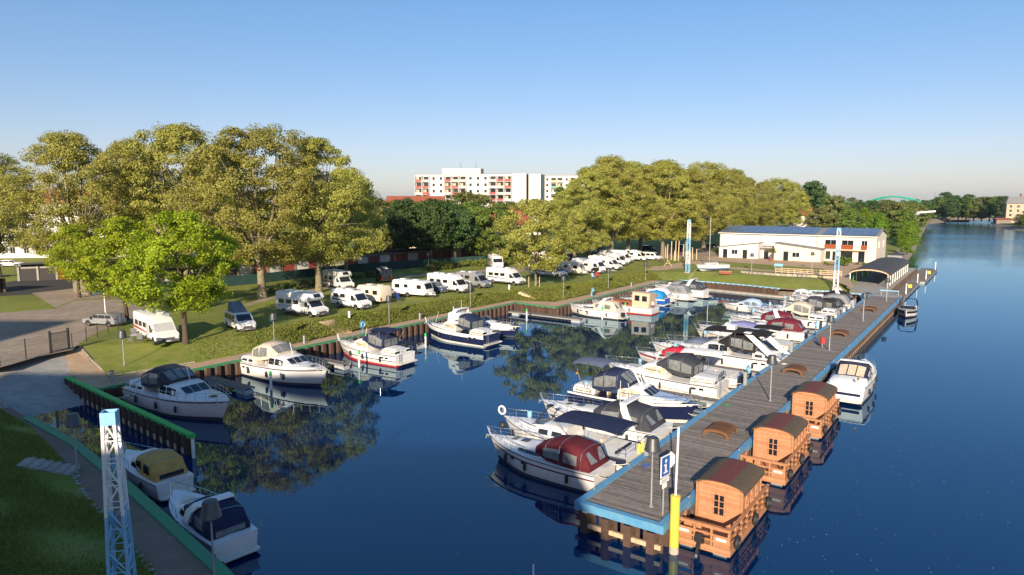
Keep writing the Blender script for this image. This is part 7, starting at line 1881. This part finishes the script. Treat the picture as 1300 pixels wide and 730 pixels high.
# --- pier benches: curved slatted loungers
slat = MB().bb(-0.045, 0.045, -0.85, 0.85, -0.02, 0.02).mesh('slat', 'bench_wood')
def bench(label, s, t):
    r = thing('pier_bench', label, 'bench', W(s, t, Z_Q), ANG_S + PI / 2 + 0.0, 'timber benches on the pier'); r.scale = (1.35, 1.15, 1.1)
    for k in range(13):
        a = PI * (0.10 + 0.80 * k / 12); x, z = -0.62 * math.cos(a), 0.12 + 0.36 * math.sin(a) ** 0.6
        da = 0.62 * math.sin(a); dz = 0.36 * 0.6 * max(0.05, math.sin(a)) ** -0.4 * math.cos(a)
        o = link('slat', slat, r, (x, 0, z)); o.rotation_euler = (0, -math.atan2(dz, da), 0)
    for y in (-0.84, 0.84):
        ap = lambda k, d: (-(0.66 - d) * math.cos(PI * k / 12), y, 0.01 + (0.47 - d) * max(0, math.sin(PI * k / 12)) ** 0.6)
        part(r, 'side_board', 'bench_wood', lambda m: m.loft([[ap(k, 0), ap(k, 0.16), (ap(k, 0.16)[0], y * 0.95, ap(k, 0.16)[2]), (ap(k, 0)[0], y * 0.95, ap(k, 0)[2])] for k in range(13)]))
    for y in (-0.7, 0.7): part(r, 'side_frame', 'dark_metal', lambda m, y=y: m.tube([(-0.60 * math.cos(PI * k / 10), y, 0.02 + 0.40 * math.sin(PI * k / 10) ** 0.6) for k in range(11)], 0.03, 5))
    return r
for s, lab in [(44.4, 'curved timber bench on the pier between first and second cabin shadow'), (64.9, 'curved timber bench on the pier beside the big white cruiser'), (86.4, 'curved timber bench on the pier beyond the third lamp'), (108.4, 'curved timber bench farthest along the pier')]:
    bench(lab, s, -14.4)

# --- floating cabins
def cabin_boat(label, s0, open_win):
    # local x along s, y to -t (towards the pier), origin at the middle of the raft on the water
    r = thing('cabin_raft', label, 'houseboat', W(s0 + 3.3, -10.72, 0), ANG_S); LX2, WY = 3.3, 1.33
    part(r, 'raft', 'galv', lambda m: (m.tube([(-LX2 + 0.1, 0.85, 0.02), (LX2 - 0.1, 0.85, 0.02)], 0.34, 10), m.tube([(-LX2 + 0.1, -0.85, 0.02), (LX2 - 0.1, -0.85, 0.02)], 0.34, 10)), True)
    dk = part(r, 'deck', 'wood_rail', lambda m: [m.bb(-LX2 + k * 0.146, -LX2 + k * 0.146 + 0.138, -WY, WY, 0.36, 0.46) for k in range(45)]); dk['kind'] = 'stuff'
    part(r, 'fascia', 'cabin_wood', lambda m: (m.bb(-LX2 - 0.04, LX2 + 0.04, -WY - 0.05, -WY, 0.14, 0.47), m.bb(-LX2 - 0.05, -LX2, -WY, WY, 0.14, 0.47), m.bb(LX2, LX2 + 0.05, -WY, WY, 0.14, 0.47)))
    # railing: posts and rails
    pm = MB().bb(-0.05, 0.05, -0.05, 0.05, 0.46, 1.42).mesh('post', 'wood_rail')
    pts = [(-LX2 + 0.06 + k * (2 * LX2 - 0.12) / 7, -WY + 0.05) for k in range(8)] + [(-LX2 + 0.06, -WY + 0.05 + k * (2 * WY - 0.1) / 3) for k in range(1, 4)] + [(LX2 - 0.06, -WY + 0.05 + k * (2 * WY - 0.1) / 3) for k in range(1, 4)] + [(-LX2 + 1.0, WY - 0.05), (LX2 - 1.0, WY - 0.05)]
    for x, y in pts: link('post', pm, r, (x, y, 0))
    for z in (0.72, 1.02, 1.36):
        part(r, 'rail', 'wood_rail', lambda m, z=z: m.bb(-LX2, LX2, -WY - 0.012, -WY + 0.03, z - 0.05, z + 0.05))
        part(r, 'rail', 'wood_rail', lambda m, z=z: m.bb(-LX2 - 0.012, -LX2 + 0.03, -WY + 0.035, WY, z - 0.05, z + 0.05))
        part(r, 'rail', 'wood_rail', lambda m, z=z: m.bb(LX2 - 0.03, LX2 + 0.012, -WY + 0.035, WY, z - 0.05, z + 0.05))
        part(r, 'rail', 'wood_rail', lambda m, z=z: m.bb(-LX2 + 0.04, -LX2 + 1.0, WY - 0.07, WY - 0.03, z - 0.05, z + 0.05))
    part(r, 'handrail', 'wood_rail', lambda m: (m.bb(-LX2 - 0.04, LX2 + 0.04, -WY - 0.05, -WY + 0.11, 1.42, 1.47), m.bb(-LX2 - 0.04, -LX2 + 0.11, -WY + 0.115, WY + 0.02, 1.42, 1.47)))
    # lower panels with white plates on the near end
    for y in (-0.92, 0.92):
        part(r, 'end_panel', 'cabin_wood', lambda m, y=y: m.bb(-LX2 - 0.03, -LX2 - 0.014, y - 0.38, y + 0.38, 0.5, 1.0)); part(r, 'name_plate', 'white_paint', lambda m, y=y: m.bb(-LX2 - 0.045, -LX2 - 0.031, y - 0.24, y + 0.24, 0.82, 0.95))
    # the hut
    hx0, hx1, hw, he, hr = -0.95, 2.2, 1.16, 2.40, 2.72
    pts = [(-hw, 0.46), (hw, 0.46), (hw, he)] + [(hw * math.cos(PI * k / 8) , he + (hr - he) * math.sin(PI * k / 8) ** 0.8) for k in range(1, 8)] + [(-hw, he)]
    wl = MB().loft([[(x, y, z) for y, z in pts] for x in (hx0, hx1)]).build('hut_wall', 'cabin_wood', r)
    for x in (hx0 - 0.02, hx1 + 0.02):
        for y in (-hw, hw): part(r, 'corner_board', 'wood_rail', lambda m, x=x, y=y: m.box(x, y, 1.5, 0.12, 0.12, 2.04))
    # arched roof of three panels: brown shingle, red middle, brown shingle
    def arc(a0, a1, th, off):
        out = []
        n = 5
        up = [(-(hw + 0.16) * math.cos(a0 + (a1 - a0) * k / n), he - 0.06 + (hr - he + 0.12) * max(0, math.sin(a0 + (a1 - a0) * k / n)) ** 0.8 + off) for k in range(n + 1)]
        return up + [(y, z - th) for y, z in reversed(up)]
    for a0, a1, mt_ in ((0, PI * 0.36, 'hut_shingle'), (PI * 0.362, PI * 0.62, 'hut_roof_red'), (PI * 0.622, PI, 'hut_shingle')):
        MB().loft([[(x, -y, z) for y, z in arc(a0, a1, 0.05, 0.06 if mt_ != 'hut_roof_red' else 0.065)] for x in (hx0 - 0.22, hx1 + 0.22)]).build('roof_panel', mt_, r, True, angle=50)
    rib = MB().loft([[(x, y, z + 0.03) for y, z in arc(0, PI, 0.03, 0.06)] for x in (-0.02, 0.02)]).mesh('roof_batten', 'hut_shingle')
    # windows: arched casement with glazing bars on the gables, small ones on the flanks
    def win(loc, rz, w, h):
        o = MB().bb(-w / 2 - 0.07, -w / 2, -0.05, 0.02, -0.05, h).bb(w / 2, w / 2 + 0.07, -0.05, 0.02, -0.05, h).bb(-w / 2 - 0.07, w / 2 + 0.07, -0.05, 0.02, -0.12, -0.05).bb(-0.03, 0.03, -0.06, 0.02, -0.05, h).bb(-w / 2, w / 2, -0.055, 0.02, h * 0.32, h * 0.32 + 0.04).bb(-w / 2, w / 2, -0.055, 0.02, h * 0.66, h * 0.66 + 0.04).add(
            [(-w / 2 - 0.07, -0.05, h), (w / 2 + 0.07, -0.05, h), (0.12, -0.05, h + 0.16), (-0.12, -0.05, h + 0.16), (-w / 2 - 0.07, 0.02, h), (w / 2 + 0.07, 0.02, h), (0.12, 0.02, h + 0.16), (-0.12, 0.02, h + 0.16)], [(0, 1, 2, 3), (7, 6, 5, 4), (0, 4, 5, 1), (1, 5, 6, 2), (2, 6, 7, 3), (3, 7, 4, 0)]).build('window', 'cabin_wood', r, loc=loc, rz=rz)
        MB().bb(-w / 2, w / 2, -0.02, 0.015, -0.05, h).build('pane', 'glass_dark', o)
        return o
    win((hx0 - 0.01, 0.0, 1.05), -PI / 2, 0.5, 1.0); win((hx1 + 0.01, 0.0, 1.05), PI / 2, 0.5, 1.0)
    part(r, 'gable_frame', 'cabin_wood', lambda m: (m.bb(hx0 - 0.025, hx0 - 0.002, -0.48, -0.40, 0.5, 2.45), m.bb(hx0 - 0.025, hx0 - 0.002, 0.40, 0.48, 0.5, 2.45)))
    for x in (-0.2, 0.65, 1.5): win((x, -hw - 0.01, 1.15), 0, 0.34, 0.75)
    part(r, 'door', 'wood_rail', lambda m: m.bb(0.2, 1.0, hw, hw + 0.04, 0.5, 2.25))
    # outboard, tyres, deck bench
    ob = part(r, 'outboard', 'black_hull', lambda m: (m.box(-LX2 - 0.25, 0.05, 0.78, 0.42, 0.34, 0.42, 0, 0.5), m.box(-LX2 - 0.42, 0.05, 0.35, 0.2, 0.14, 0.6, 0, 0.5))); part(ob, 'propeller_leg', 'steel', lambda m: m.box(-LX2 - 0.55, 0.05, 0.12, 0.16, 0.1, 0.4, 0, 0.5))
    ty = MB().torus((0, 0, 0), 0.26, 0.09, 'Y', 14, 6).mesh('tyre_fender', 'rubber', True)
    for x in (-2.6, 0.4, 2.8): link('tyre_fender', ty, r, (x, -WY - 0.16, 0.62))
    part(r, 'deck_bench', 'wood_rail', lambda m: (m.bb(-LX2 + 0.25, -LX2 + 0.65, 0.3, 1.2, 0.75, 0.82), m.bb(-LX2 + 0.28, -LX2 + 0.62, 0.34, 0.42, 0.46, 0.75), m.bb(-LX2 + 0.28, -LX2 + 0.62, 1.08, 1.16, 0.46, 0.75), m.bb(-LX2 + 0.65, -LX2 + 0.70, 0.3, 1.2, 0.82, 1.2)))
    return r
mat('hut_shingle', (0.085, 0.06, 0.038), 0.9, var=0.35, scale=9, bump=0.6, bscale=9)
mat('hut_roof_red', (0.125, 0.032, 0.026), 0.85, var=0.25, scale=7, bump=0.4, bscale=9)
cabin_boat('nearest of three timber cabins on rafts beside the pier head', 31.0, True)
cabin_boat('middle of the three timber cabins on rafts beside the pier', 41.2, False)
cabin_boat('farthest of the three timber cabins on rafts, next to the big white cruiser', 51.2, False)

# --- finger jetties
def jetty(label, s, t0, t1, w=0.9, z=0.62):
    r = thing('finger_jetty', label, 'jetty', W(s, t0, 0), ANG_T); L = abs(t1 - t0)
    o = part(r, 'walkway', 'deck_wood', lambda m: [m.bb(k * 0.2, k * 0.2 + 0.185, -w / 2, w / 2, z - 0.06, z) for k in range(int(L / 0.2))]); o['kind'] = 'stuff'
    part(r, 'side_beam', 'galv', lambda m: (m.bb(0, L, -w / 2 - 0.06, -w / 2, z - 0.2, z - 0.02), m.bb(0, L, w / 2, w / 2 + 0.06, z - 0.2, z - 0.02)))
    part(r, 'float', 'gelcoat_grey', lambda m: m.bb(L - 1.5, L - 0.1, -w / 2 + 0.05, w / 2 - 0.05, -0.3, z - 0.22)); part(r, 'float', 'gelcoat_grey', lambda m: m.bb(0.6, 1.8, -w / 2 + 0.05, w / 2 - 0.05, -0.3, z - 0.22))
for s, t0, t1, lab in [(34.4, -59.6, -53.0, 'narrow finger jetty left of the cream hooded yacht'), (45.4, -59.6, -52.9, 'narrow finger jetty between cream hooded and blue hooded yachts'), (57.0, -59.6, -53.7, 'narrow finger jetty left of the navy hulled yacht'), (74.0, -59.6, -53.0, 'narrow finger jetty right of the navy lower hull cruiser')]: jetty(lab, s, t0, t1)
jetty('pale floating jetty in the inner corner of the basin', 83.0, -59.4, -47.0, 1.3, 0.5)
jetty('white and grey finger jetty beside the bicycle yacht', 54.9, -27.0, -17.4, 1.0, 0.5); jetty('finger jetty in front of the large black canopied cruiser', 66.6, -25.0, -17.4, 0.9, 0.5); jetty('finger jetty beside the old trawler style boat', 76.4, -25.0, -17.4, 0.9, 0.5); jetty('finger jetty right of the wine red hoods', 90.3, -25.0, -17.4, 0.9, 0.5)
jetty('low finger jetty between the burgundy cruiser and the navy bimini boat', 36.6, -23.0, -17.4, 0.7, 0.35)
# floating landing stages on the river beyond the pier
for s0, s1, t0, t1, lab in [(135, 162, -14.8, -12.6, 'grey floating landing stage along the river wall beyond the speedboat'), (163, 196, -15.2, -11.8, 'grey floating landing stage farther upstream past the pavilion')]:
    r = thing('landing_stage', lab, 'landing stage', W((s0 + s1) / 2, (t0 + t1) / 2, 0), ANG_S); L2, W2 = (s1 - s0) / 2, (t1 - t0) / 2
    o = part(r, 'planking', 'deck_wood', lambda m: [m.bb(-L2 + k * 0.15, -L2 + k * 0.15 + 0.138, -W2, W2, 0.42, 0.5) for k in range(int(2 * L2 / 0.15))]); o['kind'] = 'stuff'
    part(r, 'float', 'galv', lambda m: m.bb(-L2, L2, -W2 + 0.1, W2 - 0.1, -0.4, 0.41)); part(r, 'yellow_block', 'yellow_paint', lambda m: m.bb(L2 * 0.1, L2 * 0.1 + 0.6, -W2 + 0.4, -W2 + 1.0, 0.5, 1.1))
    for x in (-L2 * 0.7, L2 * 0.8): part(r, 'guide_pile', 'white_paint', lambda m, x=x: m.tube([(x, -W2 + 0.3, -1.5), (x, -W2 + 0.3, 2.4)], 0.1, 8))

# --- pavilion over the walkway
r = thing('pavilion', 'arched dark roofed pavilion on white and green posts at the pier root', 'pavilion', W(139, -19.0, 1.45), ANG_S); LP, WP, HP = 32.0, 3.1, 2.2
def arcp(th): 
    up = [(-(WP + 0.3) * math.cos(PI * k / 10), HP + 1.05 * math.sin(PI * k / 10)) for k in range(11)]
    return up + [(y, z - th) for y, z in reversed(up)]
for k in range(9): MB().loft([[(x, y, z) for y, z in arcp(0.1)] for x in (k * LP / 9 + 0.01, (k + 1) * LP / 9 - 0.01)]).build('roof_panel', 'roof_felt', r, True, angle=50)
part(r, 'gable_arch', 'wood_pale', lambda m: m.loft([[(x, y * 0.985, z - 0.11) for y, z in arcp(0.22)] for x in (-0.1, 0.12)]))
for k in range(10):
    for sg in (-1, 1):
        mt_ = 'white_paint' if k % 2 == 0 or sg < 0 else 'green_paint'
        part(r, 'post', mt_, lambda m, k=k, sg=sg: m.tube([(0.15 + k * (LP - 0.3) / 9, sg * WP, -0.3), (0.15 + k * (LP - 0.3) / 9, sg * WP, HP + 0.02)], 0.085, 8))
for z in (0.5, 1.05): part(r, 'guard_rail', 'green_paint' if z > 1 else 'white_paint', lambda m, z=z: m.bb(0.2, LP, -WP - 0.03, -WP + 0.03, z - 0.04, z + 0.04))
r = thing('pier_barrier', 'blue and white hinged barrier rail at the pier root', 'barrier', W(127.5, -13.4, 1.42), ANG_T); part(r, 'rail', 'mast_blue', lambda m: m.bb(-2.2, 0.6, -0.06, 0.06, 0.75, 0.9)); part(r, 'post', 'galv', lambda m: (m.tube([(0.5, 0, 0), (0.5, 0, 0.9)], 0.06, 6), m.tube([(-2.0, 0, 0), (-2.0, 0, 0.9)], 0.06, 6)))
# container and shed behind the pavilion
r = thing('shed', 'dark grey container between clubhouse and river bank', 'shed', W(180, -19.5, 1.7), ANG_S); part(r, 'shell', 'roof_grey', lambda m: m.bb(0, 6, -1.5, 1.5, 0, 2.8)); part(r, 'corrugation', 'galv', lambda m: [m.bb(-0.03, 0.0, -1.4 + k * 0.28, -1.28 + k * 0.28, 0.1, 2.7) for k in range(10)]); part(r, 'roof', 'roof_felt', lambda m: m.bb(-0.1, 6.1, -1.6, 1.6, 2.8, 2.9))
r = thing('parked_trailer', 'white trailer with blue tarpaulin beside the dark container', 'trailer', W(184, -24.5, Z_L), ANG_S); part(r, 'bed', 'gelcoat', lambda m: m.bb(0, 4, -0.9, 0.9, 0.45, 1.1)); part(r, 'tarpaulin', 'fabric_royal', lambda m: m.loft([[(x, -0.92, 1.1), (x, -0.7, 1.9), (x, 0.7, 1.9), (x, 0.92, 1.1)] for x in (0, 4)]))
for y in (-0.95, 0.95): wheel(r, 2.0, y, 0.32)
# pond terrace: low stone wall, timber rail, pool
r = thing('terrace', 'stone edged pool terrace with timber rail before the clubhouse', 'terrace', W(140, -34, Z_L), ANG_T); 
for k in range(22):
    a = PI + PI * k / 21; MB().box(-1 + 7.0 * math.cos(a), 2.2 * math.sin(a) - 0.5, 0.2, 1.0, 0.5, 0.45, a + PI / 2).build('coping_stone', 'kerb_stone', r)
part(r, 'pool', 'water', lambda m: m.add([(-1 + 6.8 * math.cos(PI + PI * k / 16), 2.0 * math.sin(PI + PI * k / 16) - 0.5, 0.12) for k in range(17)], [tuple(range(17))]))
for x in [-2 + 1.2 * k for k in range(11)]: part(r, 'rail_post', 'wood_pale', lambda m, x=x: m.bb(x - 0.06, x + 0.06, 1.2, 1.32, 0, 1.15))
for z in (0.4, 0.75, 1.1): part(r, 'rail', 'wood_pale', lambda m, z=z: m.bb(-2.1, 10.2, 1.16, 1.2, z - 0.07, z + 0.07))
part(r, 'timber_wall', 'wood_pale', lambda m: m.bb(2.0, 10.0, -1.9, -1.7, -0.6, 0.35)); part(r, 'deck', 'wood_grey', lambda m: m.bb(2.0, 10.0, -1.69, 1.15, 0.05, 0.30))
# stone block, planter, seats
r = thing('stone_block', 'reddish stone block on the lawn in front of the sailing boat', 'stone', PX(921, 347.8, Z_L), ANG_T + 0.2); part(r, 'block', 'brick', lambda m: m.bb(-1.2, 1.2, -0.3, 0.3, 0, 0.55)); part(r, 'top', 'path_sand', lambda m: m.bb(-1.22, 1.22, -0.32, 0.32, 0.55, 0.6))
r = thing('lawn_seat', 'pale green seat on the club lawn', 'bench', PX(988, 340.5, Z_L), ANG_T); part(r, 'seat', 'mast_blue', lambda m: m.bb(-0.9, 0.9, -0.25, 0.25, 0.4, 0.48)); part(r, 'back', 'mast_blue', lambda m: m.bb(-0.9, 0.9, 0.22, 0.28, 0.5, 0.95)); part(r, 'frame', 'galv', lambda m: (m.bb(-0.8, -0.7, -0.2, 0.2, 0, 0.4), m.bb(0.7, 0.8, -0.2, 0.2, 0, 0.4)))
r = thing('potted_palm', 'potted palm beside the clubhouse entrance', 'plant', PX(979, 331.5, Z_L)); part(r, 'pot', 'brick', lambda m: m.lathe([(0.3, 0), (0.45, 0.8), (0.5, 0.85)], 12)); part(r, 'stem', 'bark_dark', lambda m: m.tube([(0, 0, 0.7), (0, 0, 2.2)], 0.08, 6)); link('foliage', bush_me[0], r, (0, 0, 1.9))
b_ = thing('bush', 'round clipped bush before the cream club end', 'bush', PX(1072, 337.5, Z_L)); b_.scale = (1.7, 1.7, 1.7); link('foliage', bush_me[1], b_); link('stem', stem_me, b_)
for k, (u, v) in enumerate([(1088, 336), (1096, 336.5), (1104, 337), (1110, 336.5), (1048, 335.5), (1052, 337)]):
    bush(PX(u, v, Z_L), k % 3, 0.5, 'small planter bush on the club forecourt', 'planter bushes')
# play poles
for k, (u, v, vt) in enumerate([(847, 329.5, 310), (852, 330, 306), (856, 331, 318), (857.5, 330.5, 305.5), (861, 331, 305.5), (867, 331, 310), (879, 330, 314), (884, 330, 316), (845, 327, 309), (875, 333, 312)]):
    h = (v - vt) / (v - HORIZON) * (CAMZ - Z_L)
    r = thing('play_pole', 'upright debarked timber pole of the playground on the lawn', 'pole', PX(u, v, Z_L), 0, 'playground poles'); part(r, 'trunk', 'wood_pale', lambda m: m.tube([(0, 0, 0), (random.uniform(-.1, .1), 0, h)], 0.15, 8, 0.11)); part(r, 'cap', 'wood_grey', lambda m: m.lathe([(0.12, h - 0.02), (0.12, h + 0.02), (0.02, h + 0.06)], 8))
r = thing('picnic_table', 'dark timber picnic table on the lawn by the play poles', 'table', PX(840, 332.5, Z_L), ANG_T); part(r, 'top', 'wood_grey', lambda m: m.bb(-1.2, 1.2, -0.4, 0.4, 0.7, 0.76)); part(r, 'leg', 'wood_grey', lambda m: m.bb(-0.9, -0.8, -0.35, 0.35, 0, 0.7)); part(r, 'leg', 'wood_grey', lambda m: m.bb(0.8, 0.9, -0.35, 0.35, 0, 0.7)); part(r, 'seat', 'wood_grey', lambda m: m.bb(-1.2, 1.2, -0.95, -0.65, 0.42, 0.47)); part(r, 'seat', 'wood_grey', lambda m: m.bb(-1.2, 1.2, 0.65, 0.95, 0.42, 0.47))
r = thing('climbing_frame', 'small A-shaped timber frame on the lawn', 'play frame', PX(848, 338, Z_L), ANG_T); part(r, 'beam', 'wood_pale', lambda m: m.tube([(-0.9, 0, 0), (0, 0, 1.3)], 0.07, 6)); part(r, 'beam', 'wood_pale', lambda m: m.tube([(0.9, 0, 0), (0, 0, 1.3)], 0.07, 6)); part(r, 'crossbar', 'wood_pale', lambda m: m.tube([(-0.5, 0.02, 0.6), (0.5, 0.02, 0.6)], 0.05, 6))
# camping furniture
def camp_table(label, u, v, rz, top='gelcoat_grey'):
    r = thing('camp_table', label, 'table', PX(u, v, Z_L), rz); part(r, 'top', top, lambda m: m.bb(-0.55, 0.55, -0.35, 0.35, 0.68, 0.72))
    for x, y in ((-0.5, -0.3), (0.5, -0.3), (-0.5, 0.3), (0.5, 0.3)): part(r, 'leg', 'steel', lambda m, x=x, y=y: m.tube([(x, y, 0), (x * 0.9, y, 0.68)], 0.02, 5))
def camp_chair(label, u, v, rz, fab='fabric_grey'):
    r = thing('camp_chair', label, 'chair', PX(u, v, Z_L), rz); part(r, 'seat', fab, lambda m: m.bb(-0.25, 0.25, -0.25, 0.25, 0.42, 0.46)); part(r, 'backrest', fab, lambda m: m.slab([(-0.25, -0.25, 0.46), (-0.25, 0.25, 0.46), (-0.48, 0.25, 1.12), (-0.48, -0.25, 1.12)], 0.03))
    for x, y in ((-0.24, -0.26), (0.24, -0.26), (-0.24, 0.26), (0.24, 0.26)): part(r, 'leg', 'steel', lambda m, x=x, y=y: m.tube([(-x, y, 0), (x, y, 0.6)], 0.018, 5))
camp_table('grey camping table beside the motorhome with silver blinds', 171, 433.5, HT); camp_chair('left grey camping chair at the table by the slipway motorhome', 165, 434.5, 0.4); camp_chair('right grey camping chair at the table by the slipway motorhome', 172, 430.5, -0.6); camp_chair('folded grey camping chair nearest the slipway motorhome step', 178, 435.5, 2.0)
camp_table('pale camping table before the cream caravan', 491, 385.5, HT, 'gelcoat'); camp_chair('blue camping chair before the long white caravan', 507, 383.0, -0.8, 'fabric_royal')
camp_chair('red camping lounger on the lawn below the black and white motorhome', 759, 353.5, -1.2, 'fabric_red'); camp_chair('pale blue camping lounger left of the red one', 753.5, 354.5, -1.0, 'fabric_lightblue'); camp_table('small camping table by the white motorhomes at the bend', 779, 347.5, HT, 'gelcoat')
r = thing('awning_tent', 'grey awning tent in front of the rear caravan', 'tent', PX(669, 336.5, Z_L), HT); part(r, 'canopy', 'fabric_white', lambda m: m.loft([[(-1.8, y, 0.0), (-1.7, y, 1.7), (-1.0, y, 2.3), (1.0, y, 2.3), (1.7, y, 1.7), (1.8, y, 0.0)] for y in (-1.3, 1.3)])); part(r, 'window', 'glass_dark', lambda m: m.bb(-0.9, 0.9, -1.33, -1.305, 0.8, 1.7))
for u, v, lab in [(344, 408, 'white service pedestal left of the dappled motorhome'), (443.5, 403, 'white service pedestal on the bank top below the panel van'), (646.5, 367.5, 'white service pedestal below the low profile motorhome')]:
    r = thing('service_pedestal', lab, 'pedestal', PX(u, v, Z_L)); part(r, 'column', 'white_paint', lambda m: m.bb(-0.12, 0.12, -0.12, 0.12, 0, 0.8)); part(r, 'lid', 'lamp_grey', lambda m: m.bb(-0.15, 0.15, -0.15, 0.15, 0.8, 0.87))
# tree guard stakes of the small plane
for dx in (-0.9, 0.9):
    r = thing('tree_stake', 'timber stake beside the trunk of the small plane tree', 'stake', PX(678, 364.5, Z_L) + Vector((dx, -0.3, 0)), 0, 'small plane stakes'); part(r, 'stake', 'wood_pale', lambda m: m.tube([(0, 0, -0.2), (0, 0, 1.8)], 0.06, 6)); part(r, 'tie', 'wood_grey', lambda m: m.tube([(0, 0, 1.5), (-dx * 0.6, 0.2, 1.5)], 0.02, 4))
# mooring lines from cleats to boats on the pier: each hangs in a shallow curve
def rope(label, a, b, sag=0.25, mt_='gelcoat_cream'):
    a, b = Vector(a), Vector(b); pts = [a.lerp(b, k / 6) + Vector((0, 0, -sag * math.sin(PI * k / 6))) for k in range(7)]
    tag(MB().tube([p - a for p in pts], 0.025, 4).build('mooring_rope', mt_, None, loc=a), label, 'rope', 'mooring ropes')
for s, lab in [(34.9, 'burgundy hooded cruiser'), (43.2, 'charcoal hooded cruiser with white arch'), (49.2, 'navy hulled yacht'), (57.6, 'bicycle yacht'), (79.2, 'old trawler style boat'), (87.6, 'nearer wine red hooded cruiser')]:
    for d in (-1, 1): rope('pale mooring rope from the pier to the ' + lab, W(s + d * 1.6, -16.9, Z_Q + 0.1), W(s + d * 1.0, -18.1, 1.15), 0.15)
rope('pale boarding line from the breakwater to the dark hooded white yacht', W(24.4, -56.0, 1.5), W(26.8, -56.4, 1.6), 0.1)

# floating fluff and leaves on the still water
fl = MB(); rf_ = random.Random(9)
for k in range(300):
    if k < 210: p = PX(rf_.uniform(900, 1300), rf_.uniform(470, 740), 0)
    else: p = PX(rf_.uniform(330, 900), rf_.uniform(500, 740), 0)
    a = rf_.random() * 6.28; q = rf_.uniform(0.008, 0.026); st_, tt_ = p.x * E1[0] + p.y * E1[1], p.x * E2[0] + p.y * E2[1]
    if -18.5 < tt_ < -9 and st_ > 28: continue
    fl.add([(p.x + q * math.cos(a + j * 1.57) * (1.6 if j % 2 else 1), p.y + q * math.sin(a + j * 1.57), 0.006) for j in range(4)], [(0, 1, 2, 3)])
tag(fl.build('floating_fluff', 'gelcoat_cream', smooth=None), 'tiny pale specks of fluff drifting on the water', 'fluff', kind='stuff')
# coiled hoses and rope lying on the deck
for k, (s, t, c, lab) in enumerate([(36.2, -16.1, 'blue_hull', 'blue hose coiled on the pier by the burgundy cruiser'), (51.0, -16.1, 'green_paint', 'green hose coiled on the pier near the second lamp'), (67.5, -16.0, 'gelcoat_cream', 'pale rope coiled on the pier by the large black canopied cruiser'), (81.5, -16.1, 'blue_hull', 'blue hose coiled on the pier by the old trawler style boat')]):
    m = MB().tube([((0.34 - 0.012 * q) * math.cos(q * 0.55), (0.34 - 0.012 * q) * math.sin(q * 0.55), 0.02 + 0.0015 * q) for q in range(26)], 0.018, 4)
    tag(m.build('hose_coil', c, None, loc=W(s, t, Z_Q + 0.005)), lab, 'hose', 'coils on the pier')

# ------------------------------------------------------------------ air: thin even haze, sky outside it
mh = bpy.data.materials.new('haze'); mh.use_nodes = True
hn = mh.node_tree
for n in list(hn.nodes): hn.nodes.remove(n)
pv = hn.nodes.new('ShaderNodeVolumePrincipled'); pv.inputs['Color'].default_value = (0.66, 0.84, 1.0, 1); pv.inputs['Density'].default_value = 0.00006; pv.inputs['Anisotropy'].default_value = 0.2
ho = hn.nodes.new('ShaderNodeOutputMaterial'); hn.links.new(pv.outputs[0], ho.inputs['Volume'])
MATS['haze'] = mh
hz = MB().bb(-5200, 5200, -1000, 6200, -1.6, 75).build('haze', 'haze'); hz['kind'] = 'stuff'
